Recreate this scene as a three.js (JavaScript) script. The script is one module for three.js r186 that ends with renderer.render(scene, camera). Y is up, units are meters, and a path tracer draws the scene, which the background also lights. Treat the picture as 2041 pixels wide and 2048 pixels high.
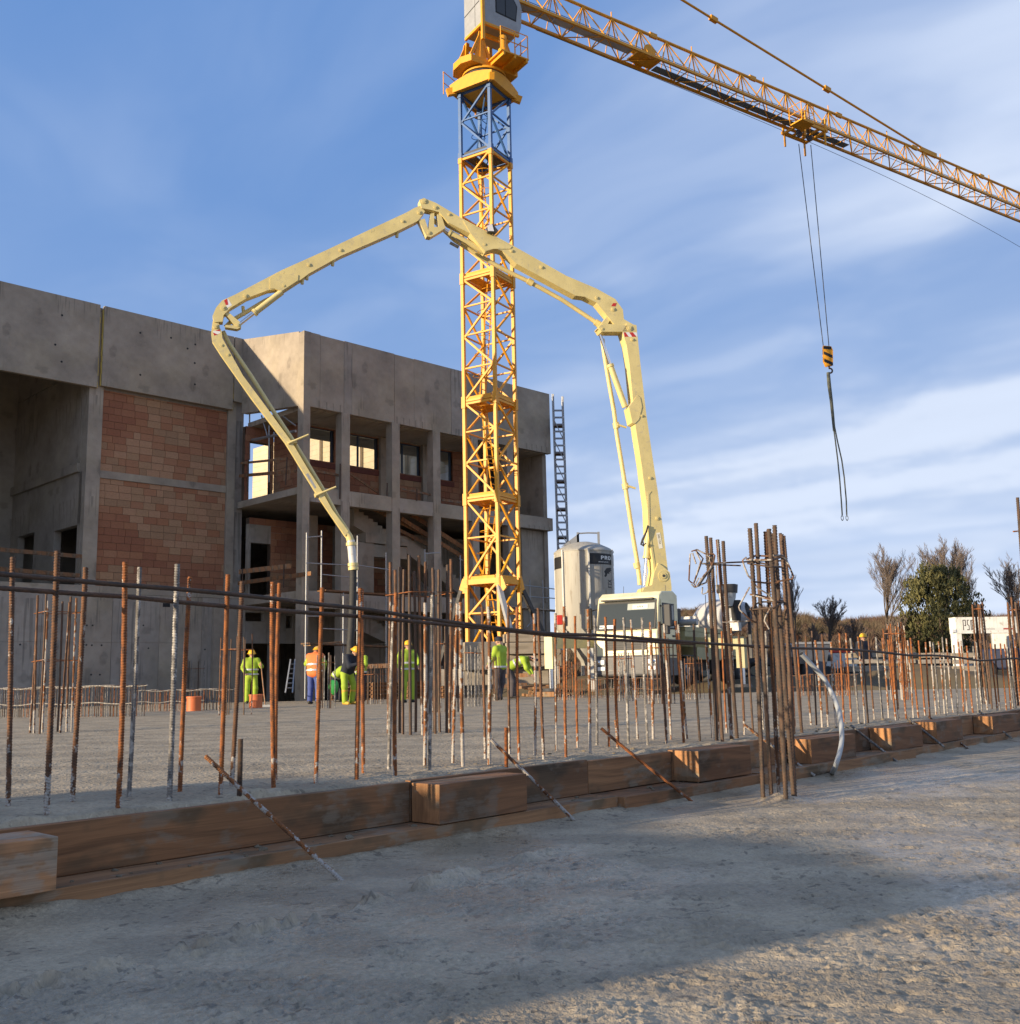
import * as THREE from 'three';
import { mergeGeometries } from 'three/addons/utils/BufferGeometryUtils.js';
import { RoundedBoxGeometry } from 'three/addons/geometries/RoundedBoxGeometry.js';
// ------------------------------------------------------------ camera, sky, sun, exposure
const W = 2041, H = 2048, FPX = 2070, EYE = 0.91, D2R = Math.PI / 180;
const scene = new THREE.Scene();
const camera = new THREE.PerspectiveCamera(2 * Math.atan(H / 2 / FPX) / D2R, 1020 / 1024, 0.1, 3000);
camera.position.set(0, EYE, 0);
camera.rotation.set(9 * D2R, 0, -1.2 * D2R, 'YXZ');
camera.updateMatrixWorld(true);
const renderer = new THREE.WebGLRenderer({ antialias: true });
renderer.toneMapping = THREE.LinearToneMapping;
renderer.toneMappingExposure = 1.5;
renderer.shadowMap.enabled = true;
const SUN_AZ = 57 * D2R, SUN_EL = 10.5 * D2R;      // light travels forward and 57 degrees to the right, low winter sun
const sunPos = new THREE.Vector3(-Math.sin(SUN_AZ) * Math.cos(SUN_EL), Math.sin(SUN_EL), Math.cos(SUN_AZ) * Math.cos(SUN_EL));
const sun = new THREE.DirectionalLight(new THREE.Color().setRGB(1, 0.81, 0.56), 5.0);
sun.position.copy(sunPos).multiplyScalar(120).add(new THREE.Vector3(0, 0, -30));
sun.target.position.set(0, 0, -30);
sun.castShadow = true; sun.shadow.mapSize.set(4096, 4096);
Object.assign(sun.shadow.camera, { left: -75, right: 75, top: 60, bottom: -60, near: 1, far: 320 });
scene.add(sun, sun.target);
// ------------------------------------------------------------ noise
function rng(s) { s = (s * 2654435761) >>> 0 || 1; return () => { s ^= s << 13; s >>>= 0; s ^= s >>> 17; s ^= s << 5; s >>>= 0; return s / 4294967296; }; }
function h2(x, y, s) { let n = (x * 374761393 + y * 668265263 + s * 1442695041) | 0; n = Math.imul(n ^ (n >>> 13), 1274126177); n ^= n >>> 16; return (n >>> 0) / 4294967296; }
const sm = t => t * t * (3 - 2 * t), mix = (a, b, t) => a + (b - a) * t, clamp = (x, a = 0, b = 1) => Math.min(b, Math.max(a, x));
const step = (a, b, x) => sm(clamp((x - a) / (b - a)));
function vn(x, y, p, s) {      // value noise, period p in both directions (0 = none)
  const xi = Math.floor(x), yi = Math.floor(y), fx = sm(x - xi), fy = sm(y - yi);
  const w = v => p ? ((v % p) + p) % p : v;
  const a = w(xi), b = w(xi + 1), c = w(yi), d = w(yi + 1);
  return mix(mix(h2(a, c, s), h2(b, c, s), fx), mix(h2(a, d, s), h2(b, d, s), fx), fy);
}
function fbm(x, y, p, o, s, g = 0.5) { let v = 0, a = 1, t = 0; for (let i = 0; i < o; i++) { v += a * vn(x, y, p, s + i * 17); t += a; a *= g; x *= 2; y *= 2; p *= 2; } return v / t; }
function vn2(x, y, px, py, s) { const xi = Math.floor(x), yi = Math.floor(y), fx = sm(x - xi), fy = sm(y - yi), w = (v, p) => ((v % p) + p) % p, a = w(xi, px), b = w(xi + 1, px), c = w(yi, py), d = w(yi + 1, py); return mix(mix(h2(a, c, s), h2(b, c, s), fx), mix(h2(a, d, s), h2(b, d, s), fx), fy); }
function fbm2(x, y, px, py, o, s, g = 0.5) { let v = 0, a = 1, t = 0; for (let i = 0; i < o; i++) { v += a * vn2(x, y, px, py, s + i * 17); t += a; a *= g; x *= 2; y *= 2; px *= 2; py *= 2; } return v / t; }
// sky: clear winter blue, paler towards the horizon, thin drawn-out cirrus
{
  const w = 2048, h = 1024, d = new Float32Array(w * h * 4);
  for (let j = 0; j < h; j++) for (let i = 0; i < w; i++) {
    const el = (j + 0.5) / h * Math.PI - Math.PI / 2, az = ((i + 0.5) / w - 0.5) * 2 * Math.PI;
    const y = Math.sin(el), x = Math.cos(el) * Math.cos(az), z = Math.cos(el) * Math.sin(az);
    const e = Math.max(y, 0), k = Math.pow(1 - e, 3.2), k2 = Math.pow(1 - e, 9);
    let r = mix(0.088, 0.29, k), g = mix(0.222, 0.45, k), b = mix(0.53, 0.73, k);
    r = mix(r, 0.44, k2 * 0.55); g = mix(g, 0.56, k2 * 0.5); b = mix(b, 0.78, k2 * 0.35);
    { const c = x * sunPos.x + y * sunPos.y + z * sunPos.z, g1 = Math.pow(clamp((c + 0.25) / 1.25), 5), g2 = Math.pow(clamp(c), 40); r += 0.34 * g1 + 1.1 * g2; g += 0.25 * g1 + 0.85 * g2; b += 0.12 * g1 + 0.5 * g2; }      // brighter, warmer air round the low sun
    if (y > -0.02) {
      // clouds lie on a high flat layer; the streaks run along one wind direction
      const q = 1 / (Math.max(y, 0) + 0.12), cx = x * q, cz = z * q;
      const u = cx * 0.8 + cz * 0.6, v = -cx * 0.6 + cz * 0.8;
      const wx = fbm(u * 0.9 + 31, v * 0.9 + 7, 0, 4, 5) * 1.6, wz = fbm(u * 0.9 + 3, v * 0.9 + 77, 0, 4, 9) * 1.6;
      const big = fbm(u * 0.55 + 12.3 + wx * 0.5, v * 0.8 + 4.4, 0, 4, 21);
      const st = fbm(u * 1.5 + wx * 1.3, v * 5.2 + wz * 1.3, 0, 6, 41, 0.6);
      const soft = fbm(u * 1.1 + wx * 1.4 + 9, v * 2.6 + wz * 1.4, 0, 6, 61, 0.56);
      let c = step(0.32, 0.66, big) * (0.25 + 0.75 * step(0.3, 0.7, st)) * 0.46 + step(0.36, 0.78, soft) * 0.3 + 0.13 * st + 0.42 * Math.pow(1 - Math.max(y, 0), 4);
      c *= step(-0.02, 0.05, y) * (0.5 + 0.8 * step(-0.3, 0.5, x + 0.7 * (big - 0.5))); c = clamp(c + 0.12 * Math.pow(1 - Math.max(y, 0), 5), 0, 0.85);
      const br = 1.0 + 0.12 * st;
      r = mix(r, 0.64 * br, c); g = mix(g, 0.71 * br, c); b = mix(b, 0.84 * br, c);
    }
    const o = (j * w + i) * 4; d[o] = r * 0.77; d[o + 1] = g * 0.77; d[o + 2] = b * 0.77; d[o + 3] = 1;
  }
  const t = new THREE.DataTexture(d, w, h, THREE.RGBAFormat, THREE.FloatType);
  t.mapping = THREE.EquirectangularReflectionMapping; t.magFilter = THREE.LinearFilter; t.minFilter = THREE.LinearFilter; t.needsUpdate = true;
  scene.background = t; scene.environment = t;
}
// ------------------------------------------------------------ pixel -> world, used only to read positions off the photograph
const V = (x, y, z) => new THREE.Vector3(x, y, z);
function ray(px, py) { return V((px - W / 2) / FPX, -(py - H / 2) / FPX, -1).applyQuaternion(camera.quaternion); }
function onY(px, py, y) { const d = ray(px, py), t = (y - EYE) / d.y; return V(d.x * t, y, d.z * t); }
function atD(px, py, dep) { const d = ray(px, py), t = -dep / d.z; return V(d.x * t, EYE + d.y * t, d.z * t); }
function onPl(px, py, p, n) { const d = ray(px, py), c = V(0, EYE, 0), t = p.clone().sub(c).dot(n) / d.dot(n); return d.multiplyScalar(t).add(c); }
// zoom crops used while measuring: origin + scale -> source pixel
const crop = (ox, oy, s) => (x, y) => [ox + x * s, oy + y * s];
const Z1 = crop(860, 0, 0.2078), Z2 = crop(1000, 0, 0.5408), Z3 = crop(0, 540, 0.3415), Z4 = crop(400, 640, 0.3416), Z6 = crop(400, 380, 0.4675),
  ZT = crop(1080, 1000, 0.2597), ZR = crop(1540, 980, 0.2692), ZB = crop(1180, 600, 0.3105), Z5 = crop(860, 300, 0.518), ZW1 = crop(470, 800, 0.1553), ZW2 = crop(690, 800, 0.1553), ZL = crop(470, 1060, 0.176), ZM = crop(690, 1060, 0.176), ZC = crop(1360, 1030, 0.1553), ZK = crop(920, 1160, 0.1351), ZG = crop(1840, 1150, 0.1398);
// ------------------------------------------------------------ mesh builder
class MB {
  constructor() { this.p = []; this.n = []; this.t = []; }
  tri(a, b, c, ua, ub, uc, na, nb, nc) {
    if (!na) { const n = V().subVectors(b, a).cross(V().subVectors(c, a)).normalize(); na = nb = nc = n; }
    for (const [v, u, n] of [[a, ua, na], [b, ub, nb], [c, uc, nc]]) { this.p.push(v.x, v.y, v.z); this.n.push(n.x, n.y, n.z); this.t.push(u[0], u[1]); }
  }
  quad(a, b, c, d, o = [0, 0]) {      // uv in metres
    const u = V().subVectors(b, a), lu = u.length() || 1e-6; u.divideScalar(lu);
    const n = V().subVectors(b, a).cross(V().subVectors(d, a)); if (n.lengthSq() < 1e-14) n.copy(V().subVectors(c, a).cross(V().subVectors(d, a)));
    const w = n.normalize().clone().cross(u), uv = q => { const e = V().subVectors(q, a); return [o[0] + e.dot(u), o[1] + e.dot(w)]; };
    this.tri(a, b, c, uv(a), uv(b), uv(c)); this.tri(a, c, d, uv(a), uv(c), uv(d)); return this;
  }
  hexa(P, o) {      // 0-3 bottom loop (counter-clockwise from above), 4-7 top loop
    const q = (a, b, c, d) => this.quad(P[a], P[b], P[c], P[d], o);
    q(4, 5, 6, 7); q(3, 2, 1, 0); q(0, 1, 5, 4); q(1, 2, 6, 5); q(2, 3, 7, 6); q(3, 0, 4, 7); return this;
  }
  box(x0, x1, y0, y1, z0, z1, o) { return this.hexa([V(x0, y0, z1), V(x1, y0, z1), V(x1, y0, z0), V(x0, y0, z0), V(x0, y1, z1), V(x1, y1, z1), V(x1, y1, z0), V(x0, y1, z0)], o || [x0 + z0 * 0.7, y0]); }
  beam(a, b, w, h, up) {      // rectangular bar from a to b
    const d = V().subVectors(b, a).normalize(); up = up || (Math.abs(d.y) > 0.95 ? V(0, 0, 1) : V(0, 1, 0));
    const s = V().crossVectors(d, up).normalize(), t = V().crossVectors(s, d).normalize();
    const P = (c, i, j) => c.clone().addScaledVector(s, i * w / 2).addScaledVector(t, j * h / 2);
    return this.hexa([P(a, -1, -1), P(a, 1, -1), P(b, 1, -1), P(b, -1, -1), P(a, -1, 1), P(a, 1, 1), P(b, 1, 1), P(b, -1, 1)], [a.x * 1.7 + a.z, a.y + a.x * 0.37]);
  }
  tube(pts, r, n = 7, cap = true) {      // round bar through points
    const R = Array.isArray(r) ? r : pts.map(() => r); let t0 = V().subVectors(pts[1], pts[0]).normalize();
    let s = V().crossVectors(t0, Math.abs(t0.y) > 0.9 ? V(1, 0, 0) : V(0, 1, 0)).normalize(); let L = 0; const rings = [];
    for (let i = 0; i < pts.length; i++) {
      const t = V().subVectors(pts[Math.min(i + 1, pts.length - 1)], pts[Math.max(i - 1, 0)]).normalize();
      s.addScaledVector(t, -s.dot(t)).normalize(); const b = V().crossVectors(t, s);
      if (i) L += pts[i].distanceTo(pts[i - 1]);
      const ring = []; for (let k = 0; k <= n; k++) { const a = k / n * 2 * Math.PI, nn = s.clone().multiplyScalar(Math.cos(a)).addScaledVector(b, Math.sin(a)); ring.push([pts[i].clone().addScaledVector(nn, R[i]), nn, [a * R[0], L]]); }
      rings.push(ring);
    }
    for (let i = 0; i + 1 < rings.length; i++) for (let k = 0; k < n; k++) {
      const [a, b, c, d] = [rings[i][k], rings[i][k + 1], rings[i + 1][k + 1], rings[i + 1][k]];
      this.tri(a[0], b[0], c[0], a[2], b[2], c[2], a[1], b[1], c[1]); this.tri(a[0], c[0], d[0], a[2], c[2], d[2], a[1], c[1], d[1]);
    }
    if (cap) for (const [ring, f, c] of [[rings[0], 1, pts[0]], [rings[rings.length - 1], 0, pts[pts.length - 1]]]) for (let k = 0; k < n; k++) f ? this.tri(c, ring[k + 1][0], ring[k][0], [0, 0], [0, 0.01], [0.01, 0]) : this.tri(c, ring[k][0], ring[k + 1][0], [0, 0], [0.01, 0], [0, 0.01]);
    return this;
  }
  bar(a, b, r, n = 7) { return this.tube([a, b], r, n); }
  prism(poly, f) {      // poly: [[x,y]...]; f(x,y,side) -> world, side 0 back 1 front; outline given counter-clockwise seen from the front
    const sh = THREE.ShapeUtils.triangulateShape(poly.map(p => new THREE.Vector2(p[0], p[1])), []);
    const A = poly.map(p => f(p[0], p[1], 1)), B = poly.map(p => f(p[0], p[1], 0)), uv = i => [poly[i][0], poly[i][1]];
    for (const [i, j, k] of sh) { this.tri(A[i], A[j], A[k], uv(i), uv(j), uv(k)); this.tri(B[i], B[k], B[j], uv(i), uv(k), uv(j)); }
    for (let i = 0; i < poly.length; i++) { const j = (i + 1) % poly.length; this.quad(B[i], B[j], A[j], A[i]); }
    return this;
  }
  geo(g, m) {
    g = g.index ? g.toNonIndexed() : g.clone(); if (m) g.applyMatrix4(m);
    this.p.push(...g.attributes.position.array); this.n.push(...g.attributes.normal.array); this.t.push(...g.attributes.uv.array); return this;
  }
  geometry() {
    const g = new THREE.BufferGeometry();
    g.setAttribute('position', new THREE.Float32BufferAttribute(this.p, 3)); g.setAttribute('normal', new THREE.Float32BufferAttribute(this.n, 3)); g.setAttribute('uv', new THREE.Float32BufferAttribute(this.t, 2)); return g;
  }
  build(name, m, parent) { return put(name, this.geometry(), m, parent); }
}
const used = {};
function numbered(n) { const k = used[n] = (used[n] ?? -1) + 1; return k ? n + '_' + String(k).padStart(3, '0') : n; }
function put(name, g, m, parent) { const o = new THREE.Mesh(g, m); o.castShadow = o.receiveShadow = true; if (parent) { o.name = name; parent.add(o); } else { o.name = numbered(name); scene.add(o); } return o; }
function tag(o, label, category, group, kind) { o.userData = { label, category }; if (group) o.userData.group = group; if (kind) o.userData.kind = kind; return o; }
function thing(name, label, category, pos, turn = 0, group) { const o = new THREE.Group(); o.name = numbered(name); scene.add(o); if (pos) o.position.copy(pos); o.rotation.y = turn; o.updateMatrixWorld(true); tag(o, label, category, group); return o; }
function structure(o) { o.userData = { kind: 'structure' }; return o; }
const M4 = (x, y, z, rx = 0, ry = 0, rz = 0, sx = 1, sy = sx, sz = sx) => new THREE.Matrix4().compose(V(x, y, z), new THREE.Quaternion().setFromEuler(new THREE.Euler(rx, ry, rz, 'YXZ')), V(sx, sy, sz));
// ------------------------------------------------------------ textures and materials
const lin2s = c => c <= 0.0031308 ? c * 12.92 : 1.055 * Math.pow(c, 1 / 2.4) - 0.055;
function tex(w, h, fn, srgb = true) {
  const d = new Uint8Array(w * h * 4);
  for (let j = 0; j < h; j++) for (let i = 0; i < w; i++) {
    const c = fn(i / w, j / h, i, j), o = (j * w + i) * 4;
    for (let k = 0; k < 3; k++) { const v = clamp(Array.isArray(c) ? c[k] : c); d[o + k] = Math.round(255 * (srgb ? lin2s(v) : v)); } d[o + 3] = 255;
  }
  const t = new THREE.DataTexture(d, w, h, THREE.RGBAFormat); t.wrapS = t.wrapT = THREE.RepeatWrapping; t.magFilter = THREE.LinearFilter; t.minFilter = THREE.LinearMipmapLinearFilter; t.generateMipmaps = true;
  if (srgb) t.colorSpace = THREE.SRGBColorSpace; t.needsUpdate = true; return t;
}
function rep(t, sx, sy = sx) { const c = t.clone(); c.repeat.set(1 / sx, 1 / sy); c.needsUpdate = true; return c; }
function mat(col, rough, o = {}) { const m = new THREE.MeshStandardMaterial({ roughness: rough, ...o }); m.color.setRGB(...col); return m; }
const lerp3 = (a, b, t) => [mix(a[0], b[0], t), mix(a[1], b[1], t), mix(a[2], b[2], t)], mul3 = (a, k) => [a[0] * k, a[1] * k, a[2] * k];
// cast concrete: cloudy tone, pores, drip stains, a few rust spots
function concreteTex(s, n, base, warm) {
  return tex(n, n, (u, v) => {
    const big = fbm(u * 4, v * 4, 4, 5, s), mid = fbm(u * 24, v * 24, 24, 4, s + 3), fine = h2(Math.floor(u * n), Math.floor(v * n), s + 9);
    const drip = fbm(u * 60, v * 3, 60, 3, s + 21); let k = 0.62 + 0.56 * big + 0.2 * (mid - 0.5) + 0.07 * (fine - 0.5);
    k *= 1 - 0.34 * step(0.5, 0.72, drip) * step(0.45, 0.7, fbm(u * 5, v * 2, 5, 3, s + 40));
    const pore = vn(u * 190, v * 190, 190, s + 55); if (pore > 0.93) k *= 0.72;
    let c = mul3(lerp3(base, warm, step(0.4, 0.75, fbm(u * 3, v * 3, 3, 4, s + 70))), k);
    const dark = step(0.66, 0.8, fbm(u * 7, v * 7, 7, 5, s + 88)); return lerp3(c, mul3(c, 0.68), dark * 0.75);
  });
}
const T = {};
T.conA = concreteTex(11, 1024, [0.375, 0.318, 0.25], [0.39, 0.328, 0.24]);
T.conB = concreteTex(57, 1024, [0.352, 0.308, 0.256], [0.375, 0.326, 0.256]);
T.conBump = tex(512, 512, (u, v) => 0.6 * fbm(u * 16, v * 16, 16, 5, 5) + 0.4 * vn(u * 150, v * 150, 150, 8), false);
const con = (t, o = {}) => mat(o.col || [1, 1, 1], 0.92, { map: rep(T[t], 4.2), bumpMap: rep(T.conBump, 1.6), bumpScale: 0.006 });
const M = {};
M.con = con('conA'); M.conBlue = con('conB');
// clay block
const clay = s => tex(256, 256, (u, v) => { const k = 0.78 + 0.3 * fbm(u * 6, v * 6, 6, 5, s) + 0.12 * (h2(u * 256 | 0, v * 256 | 0, s) - 0.5), g = fbm(u * 40, v * 3, 40, 3, s + 4); return [k * (0.96 + 0.08 * g), k * (0.95 + 0.1 * g), k]; });
T.clay = clay(3);
M.clay = [[0.36, 0.165, 0.085], [0.38, 0.185, 0.10], [0.43, 0.245, 0.14], [0.325, 0.14, 0.075], [0.34, 0.15, 0.08], [0.40, 0.235, 0.13], [0.295, 0.12, 0.064], [0.35, 0.205, 0.115]].map(c => mat(c, 0.95, { map: rep(T.clay, 0.7), bumpMap: rep(T.conBump, 0.5), bumpScale: 0.004 }));
M.mortar = mat([0.25, 0.2, 0.165], 0.97, { map: rep(T.conA, 2), bumpMap: rep(T.conBump, 0.8), bumpScale: 0.01 });
M.clayRed = mat([0.16, 0.055, 0.04], 0.95, { map: rep(T.clay, 0.6) });
// timber
T.wood = tex(512, 1024, (u, v) => {      // v = along the grain
  const w = fbm2(u * 3, v * 3, 3, 3, 3, 4) * 1.2, g = fbm2(u * 22 + w * 6, v * 3, 22, 3, 4, 9), f = fbm2(u * 110, v * 8, 110, 8, 3, 14);
  let k = 0.42 + 0.75 * g + 0.35 * (f - 0.5); const st = step(0.45, 0.68, fbm2(u * 3, v * 9, 3, 9, 5, 33)), mo = step(0.56, 0.72, fbm2(u * 5, v * 14, 5, 14, 5, 47, 0.6));
  let c = mul3([0.33, 0.18, 0.09], k); c = lerp3(c, mul3([0.13, 0.10, 0.062], k), st * 0.8); return lerp3(c, mul3([0.27, 0.25, 0.21], 0.6 + 0.6 * f), mo * 0.55);
});
const woodM = (col, s = 1) => { const m = mat(col, 0.86, { map: rep(T.wood, 0.5 * s, 2.6 * s), bumpMap: rep(T.wood, 0.5 * s, 2.6 * s), bumpScale: 0.004 }); return m; };
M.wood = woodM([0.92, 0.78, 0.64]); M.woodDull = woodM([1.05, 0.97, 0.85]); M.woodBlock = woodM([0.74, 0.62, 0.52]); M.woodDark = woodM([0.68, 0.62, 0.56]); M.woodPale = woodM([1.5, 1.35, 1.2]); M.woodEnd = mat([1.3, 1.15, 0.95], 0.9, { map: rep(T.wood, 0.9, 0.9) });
// reinforcement steel: rust with mortar splashes, v runs up the bar
const rustTex = (s, a, b, dk, splash, low) => tex(128, 1024, (u, v) => {
  const n = fbm(u * 4, v * 44, 4, 5, s), m = fbm(u * 10, v * 160, 10, 3, s + 5); let c = lerp3(a, b, step(0.3, 0.7, n)); c = lerp3(c, dk, step(0.55, 0.72, fbm(u * 4, v * 20, 4, 5, s + 30)) * 0.7); c = mul3(c, 0.75 + 0.5 * m);
  const th = mix(0.76, 0.58, splash) - low * 0.17 * Math.pow(clamp(1 - v * 1.5), 2); const sp = step(th, th + 0.05, 0.55 * fbm2(u * 3, v * 38, 3, 38, 5, s + 60, 0.65) + 0.45 * fbm2(u * 2, v * 7, 2, 7, 3, s + 80)); return lerp3(c, mul3([0.43, 0.40, 0.355], 0.6 + 0.7 * m), sp * 0.92);
});
const steel = (t, o = {}) => mat([1, 1, 1], 0.82, { map: t, ...o });
T.rust = [rustTex(1, [0.29, 0.095, 0.022], [0.15, 0.055, 0.02], [0.05, 0.027, 0.017], 0.45, 1), rustTex(2, [0.17, 0.075, 0.032], [0.095, 0.05, 0.028], [0.04, 0.028, 0.02], 0.6, 1),
  rustTex(3, [0.10, 0.057, 0.034], [0.066, 0.046, 0.033], [0.03, 0.025, 0.022], 0.1, 0.6), rustTex(4, [0.22, 0.20, 0.175], [0.13, 0.12, 0.11], [0.055, 0.05, 0.045], 1.0, 1), rustTex(5, [0.27, 0.10, 0.026], [0.16, 0.065, 0.022], [0.07, 0.035, 0.02], 1.15, 1.2), rustTex(6, [0.125, 0.07, 0.043], [0.082, 0.054, 0.037], [0.05, 0.04, 0.03], 0.1, 0.3)];
M.bar = T.rust.map(t => steel(rep(t, 1, 1)));
const rustM = (t, sx = 0.12, sy = 1.3) => steel(rep(t, sx, sy));
M.rustO = rustM(T.rust[0]); M.rustB = rustM(T.rust[1]); M.rustD = rustM(T.rust[2]); M.rustG = rustM(T.rust[3]); M.rustS = rustM(T.rust[4]); M.rustK = rustM(T.rust[5]);
// machine paint with scuffs and dust
const paintTex = (s, c, d, amt) => tex(512, 512, (u, v) => { const n = fbm(u * 8, v * 8, 8, 5, s), sc = step(0.66, 0.74, fbm(u * 22, v * 22, 22, 4, s + 8)), st = step(0.58, 0.8, fbm(u * 50, v * 4, 50, 3, s + 15)); return lerp3(mul3(c, 0.86 + 0.28 * n), d, clamp(sc * amt + st * amt * 0.4)); });
const paint = (t, r, s = 2.2, o = {}) => mat([1, 1, 1], r, { map: rep(t, s), ...o });
T.yel = paintTex(2, [0.76, 0.335, 0.010], [0.38, 0.18, 0.04], 0.4); T.cream = paintTex(7, [0.68, 0.56, 0.24], [0.42, 0.37, 0.26], 0.33); T.white = paintTex(12, [0.6, 0.6, 0.57], [0.3, 0.25, 0.19], 0.5); T.blue = paintTex(17, [0.04, 0.12, 0.30], [0.1, 0.13, 0.18], 0.4); T.dark = paintTex(22, [0.045, 0.045, 0.047], [0.12, 0.11, 0.1], 0.5); T.gal = paintTex(27, [0.33, 0.34, 0.35], [0.2, 0.18, 0.16], 0.5);
M.yel = paint(T.yel, 0.5); M.yelD = paint(T.yel, 0.6, 1.3); M.cream = paint(T.cream, 0.42, 2.6); M.white = paint(T.white, 0.5); M.blue = paint(T.blue, 0.5); M.dark = paint(T.dark, 0.6); M.gal = paint(T.gal, 0.45, 2.2, { metalness: 0.5 }); M.grey = paint(T.gal, 0.6);
M.rubber = mat([0.02, 0.02, 0.021], 0.75, { map: rep(T.dark, 1.2) }); M.rubber.color.setRGB(0.6, 0.6, 0.6); M.chrome = mat([0.75, 0.75, 0.76], 0.15, { metalness: 1 }); M.black = mat([0.012, 0.012, 0.013], 0.7);
M.red = mat([0.5, 0.03, 0.02], 0.5); M.sign = mat([0.75, 0.75, 0.73], 0.5); M.orange = mat([0.62, 0.16, 0.05], 0.55, { map: rep(T.clay, 0.8) });
M.cabPaint = paint(paintTex(33, [0.33, 0.335, 0.33], [0.26, 0.26, 0.255], 0.4), 0.45);
M.glass = new THREE.MeshPhysicalMaterial({ roughness: 0.04, transmission: 1, thickness: 0, ior: 1.5 }); M.glass.color.setRGB(0.78, 0.82, 0.82);
M.darkGlass = mat([0.02, 0.024, 0.028], 0.06, { metalness: 0 });
function textTex(w, h, draw) { const c = document.createElement('canvas'); c.width = w; c.height = h; draw(c.getContext('2d'), w, h); const t = new THREE.CanvasTexture(c); t.colorSpace = THREE.SRGBColorSpace; return t; }
const SCREEN_H = 2.45, SCREEN_TURN = Math.atan2(0.583, 0.812), SCREEN_X = -8.8, SCREEN_Z = 2.65;
// ============================================================ ground, slabs, formwork
const FA = 42.5 * D2R, FU = V(Math.sin(FA), 0, -Math.cos(FA)), FN = V(Math.cos(FA), 0, Math.sin(FA)), FO = V(-0.041, 0, -6.333);
const F = (s, t, y = 0) => FO.clone().addScaledVector(FU, s).addScaledVector(FN, t).setY(y);
const toF = p => { const d = p.clone().sub(FO); return [d.dot(FU), d.dot(FN)]; };
const FARN = FN.clone();
function farY(x, z) { const d = Math.hypot(x, z); return d < 14 ? 0.335 - 0.0035 * (d - 4.4) : 0.3014 - 0.0055 * (Math.min(d, 44) - 14); }
function onFar(px, py) { let y = 0.3, p; for (let i = 0; i < 12; i++) { p = onY(px, py, y); y = farY(p.x, p.z); } p.y = y; return p; }
const planeT = (px, py, t) => onPl(px, py, F(0, t), FARN);      // point on the upright plane t metres in front of the formwork line
// --- soil under everything, out to the horizon
T.soil = tex(512, 512, (u, v) => { const k = 0.6 + 0.8 * fbm(u * 12, v * 12, 12, 6, 3); return lerp3(mul3([0.13, 0.095, 0.06], k), mul3([0.105, 0.088, 0.052], k), step(0.5, 0.7, fbm(u * 3, v * 3, 3, 5, 8))); });
M.soil = mat([1, 1, 1], 0.98, { map: rep(T.soil, 7) });
{
  const b = new MB(); const ph = [0, 90, 180, 270, 360].map(a => a * D2R), R = [0, 30, 80, 200, 600, 2500];
  for (let i = 0; i + 1 < R.length; i++) for (let k = 0; k < 48; k++) { const a0 = k / 48 * 2 * Math.PI, a1 = (k + 1) / 48 * 2 * Math.PI, P = (r, a) => V(Math.cos(a) * r, -0.22, -Math.sin(a) * r); b.quad(P(R[i], a0), P(R[i + 1], a0), P(R[i + 1], a1), P(R[i], a1), [R[i] * 1.3, k]); }
  structure(b.build('ground', M.soil));
}
// --- fresh concrete: colour, relief and wetness
T.slab = tex(1024, 1024, (u, v) => {
  const a = fbm(u * 5, v * 5, 5, 6, 71), f = fbm(u * 90, v * 90, 90, 4, 75, 0.6), sp = vn(u * 260, v * 260, 260, 79);
  let c = mul3(lerp3([0.308, 0.248, 0.166], [0.402, 0.326, 0.219], step(0.35, 0.68, a)), 0.74 + 0.52 * f); if (sp > 0.9) c = mul3(c, 1.25); if (sp < 0.1) c = mul3(c, 0.72); const pit = step(0.62, 0.72, fbm(u * 34, v * 40, 0, 4, 83, 0.6)) * step(0.4, 0.6, fbm(u * 6, v * 6, 6, 3, 87)); return mul3(c, 1 - 0.45 * pit);
});
T.slabBump = tex(1024, 1024, (u, v) => { const r = 1 - Math.abs(fbm(u * 26, v * 26, 26, 5, 91, 0.6) * 2 - 1); return clamp(0.55 * fbm(u * 70, v * 70, 70, 4, 95, 0.62) + 0.45 * r * r); }, false);
T.slabRough = tex(1024, 1024, (u, v) => { const a = fbm(u * 7, v * 3, 0, 5, 131), f = fbm(u * 80, v * 80, 80, 3, 137); const w = step(0.44, 0.64, a); return [0, mix(0.3, 0.74, w) + 0.24 * (f - 0.5), 0]; }, false);
M.slab = mat([1, 1, 1], 1, { map: rep(T.slab, 1.35), bumpMap: rep(T.slabBump, 0.9), bumpScale: 0.007, roughnessMap: rep(T.slabRough, 7.3) });
M.slabFar = mat([1, 1, 1], 0.96, { map: rep(T.slab, 1.7), bumpMap: rep(T.slabBump, 1.3), bumpScale: 0.008 });
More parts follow.
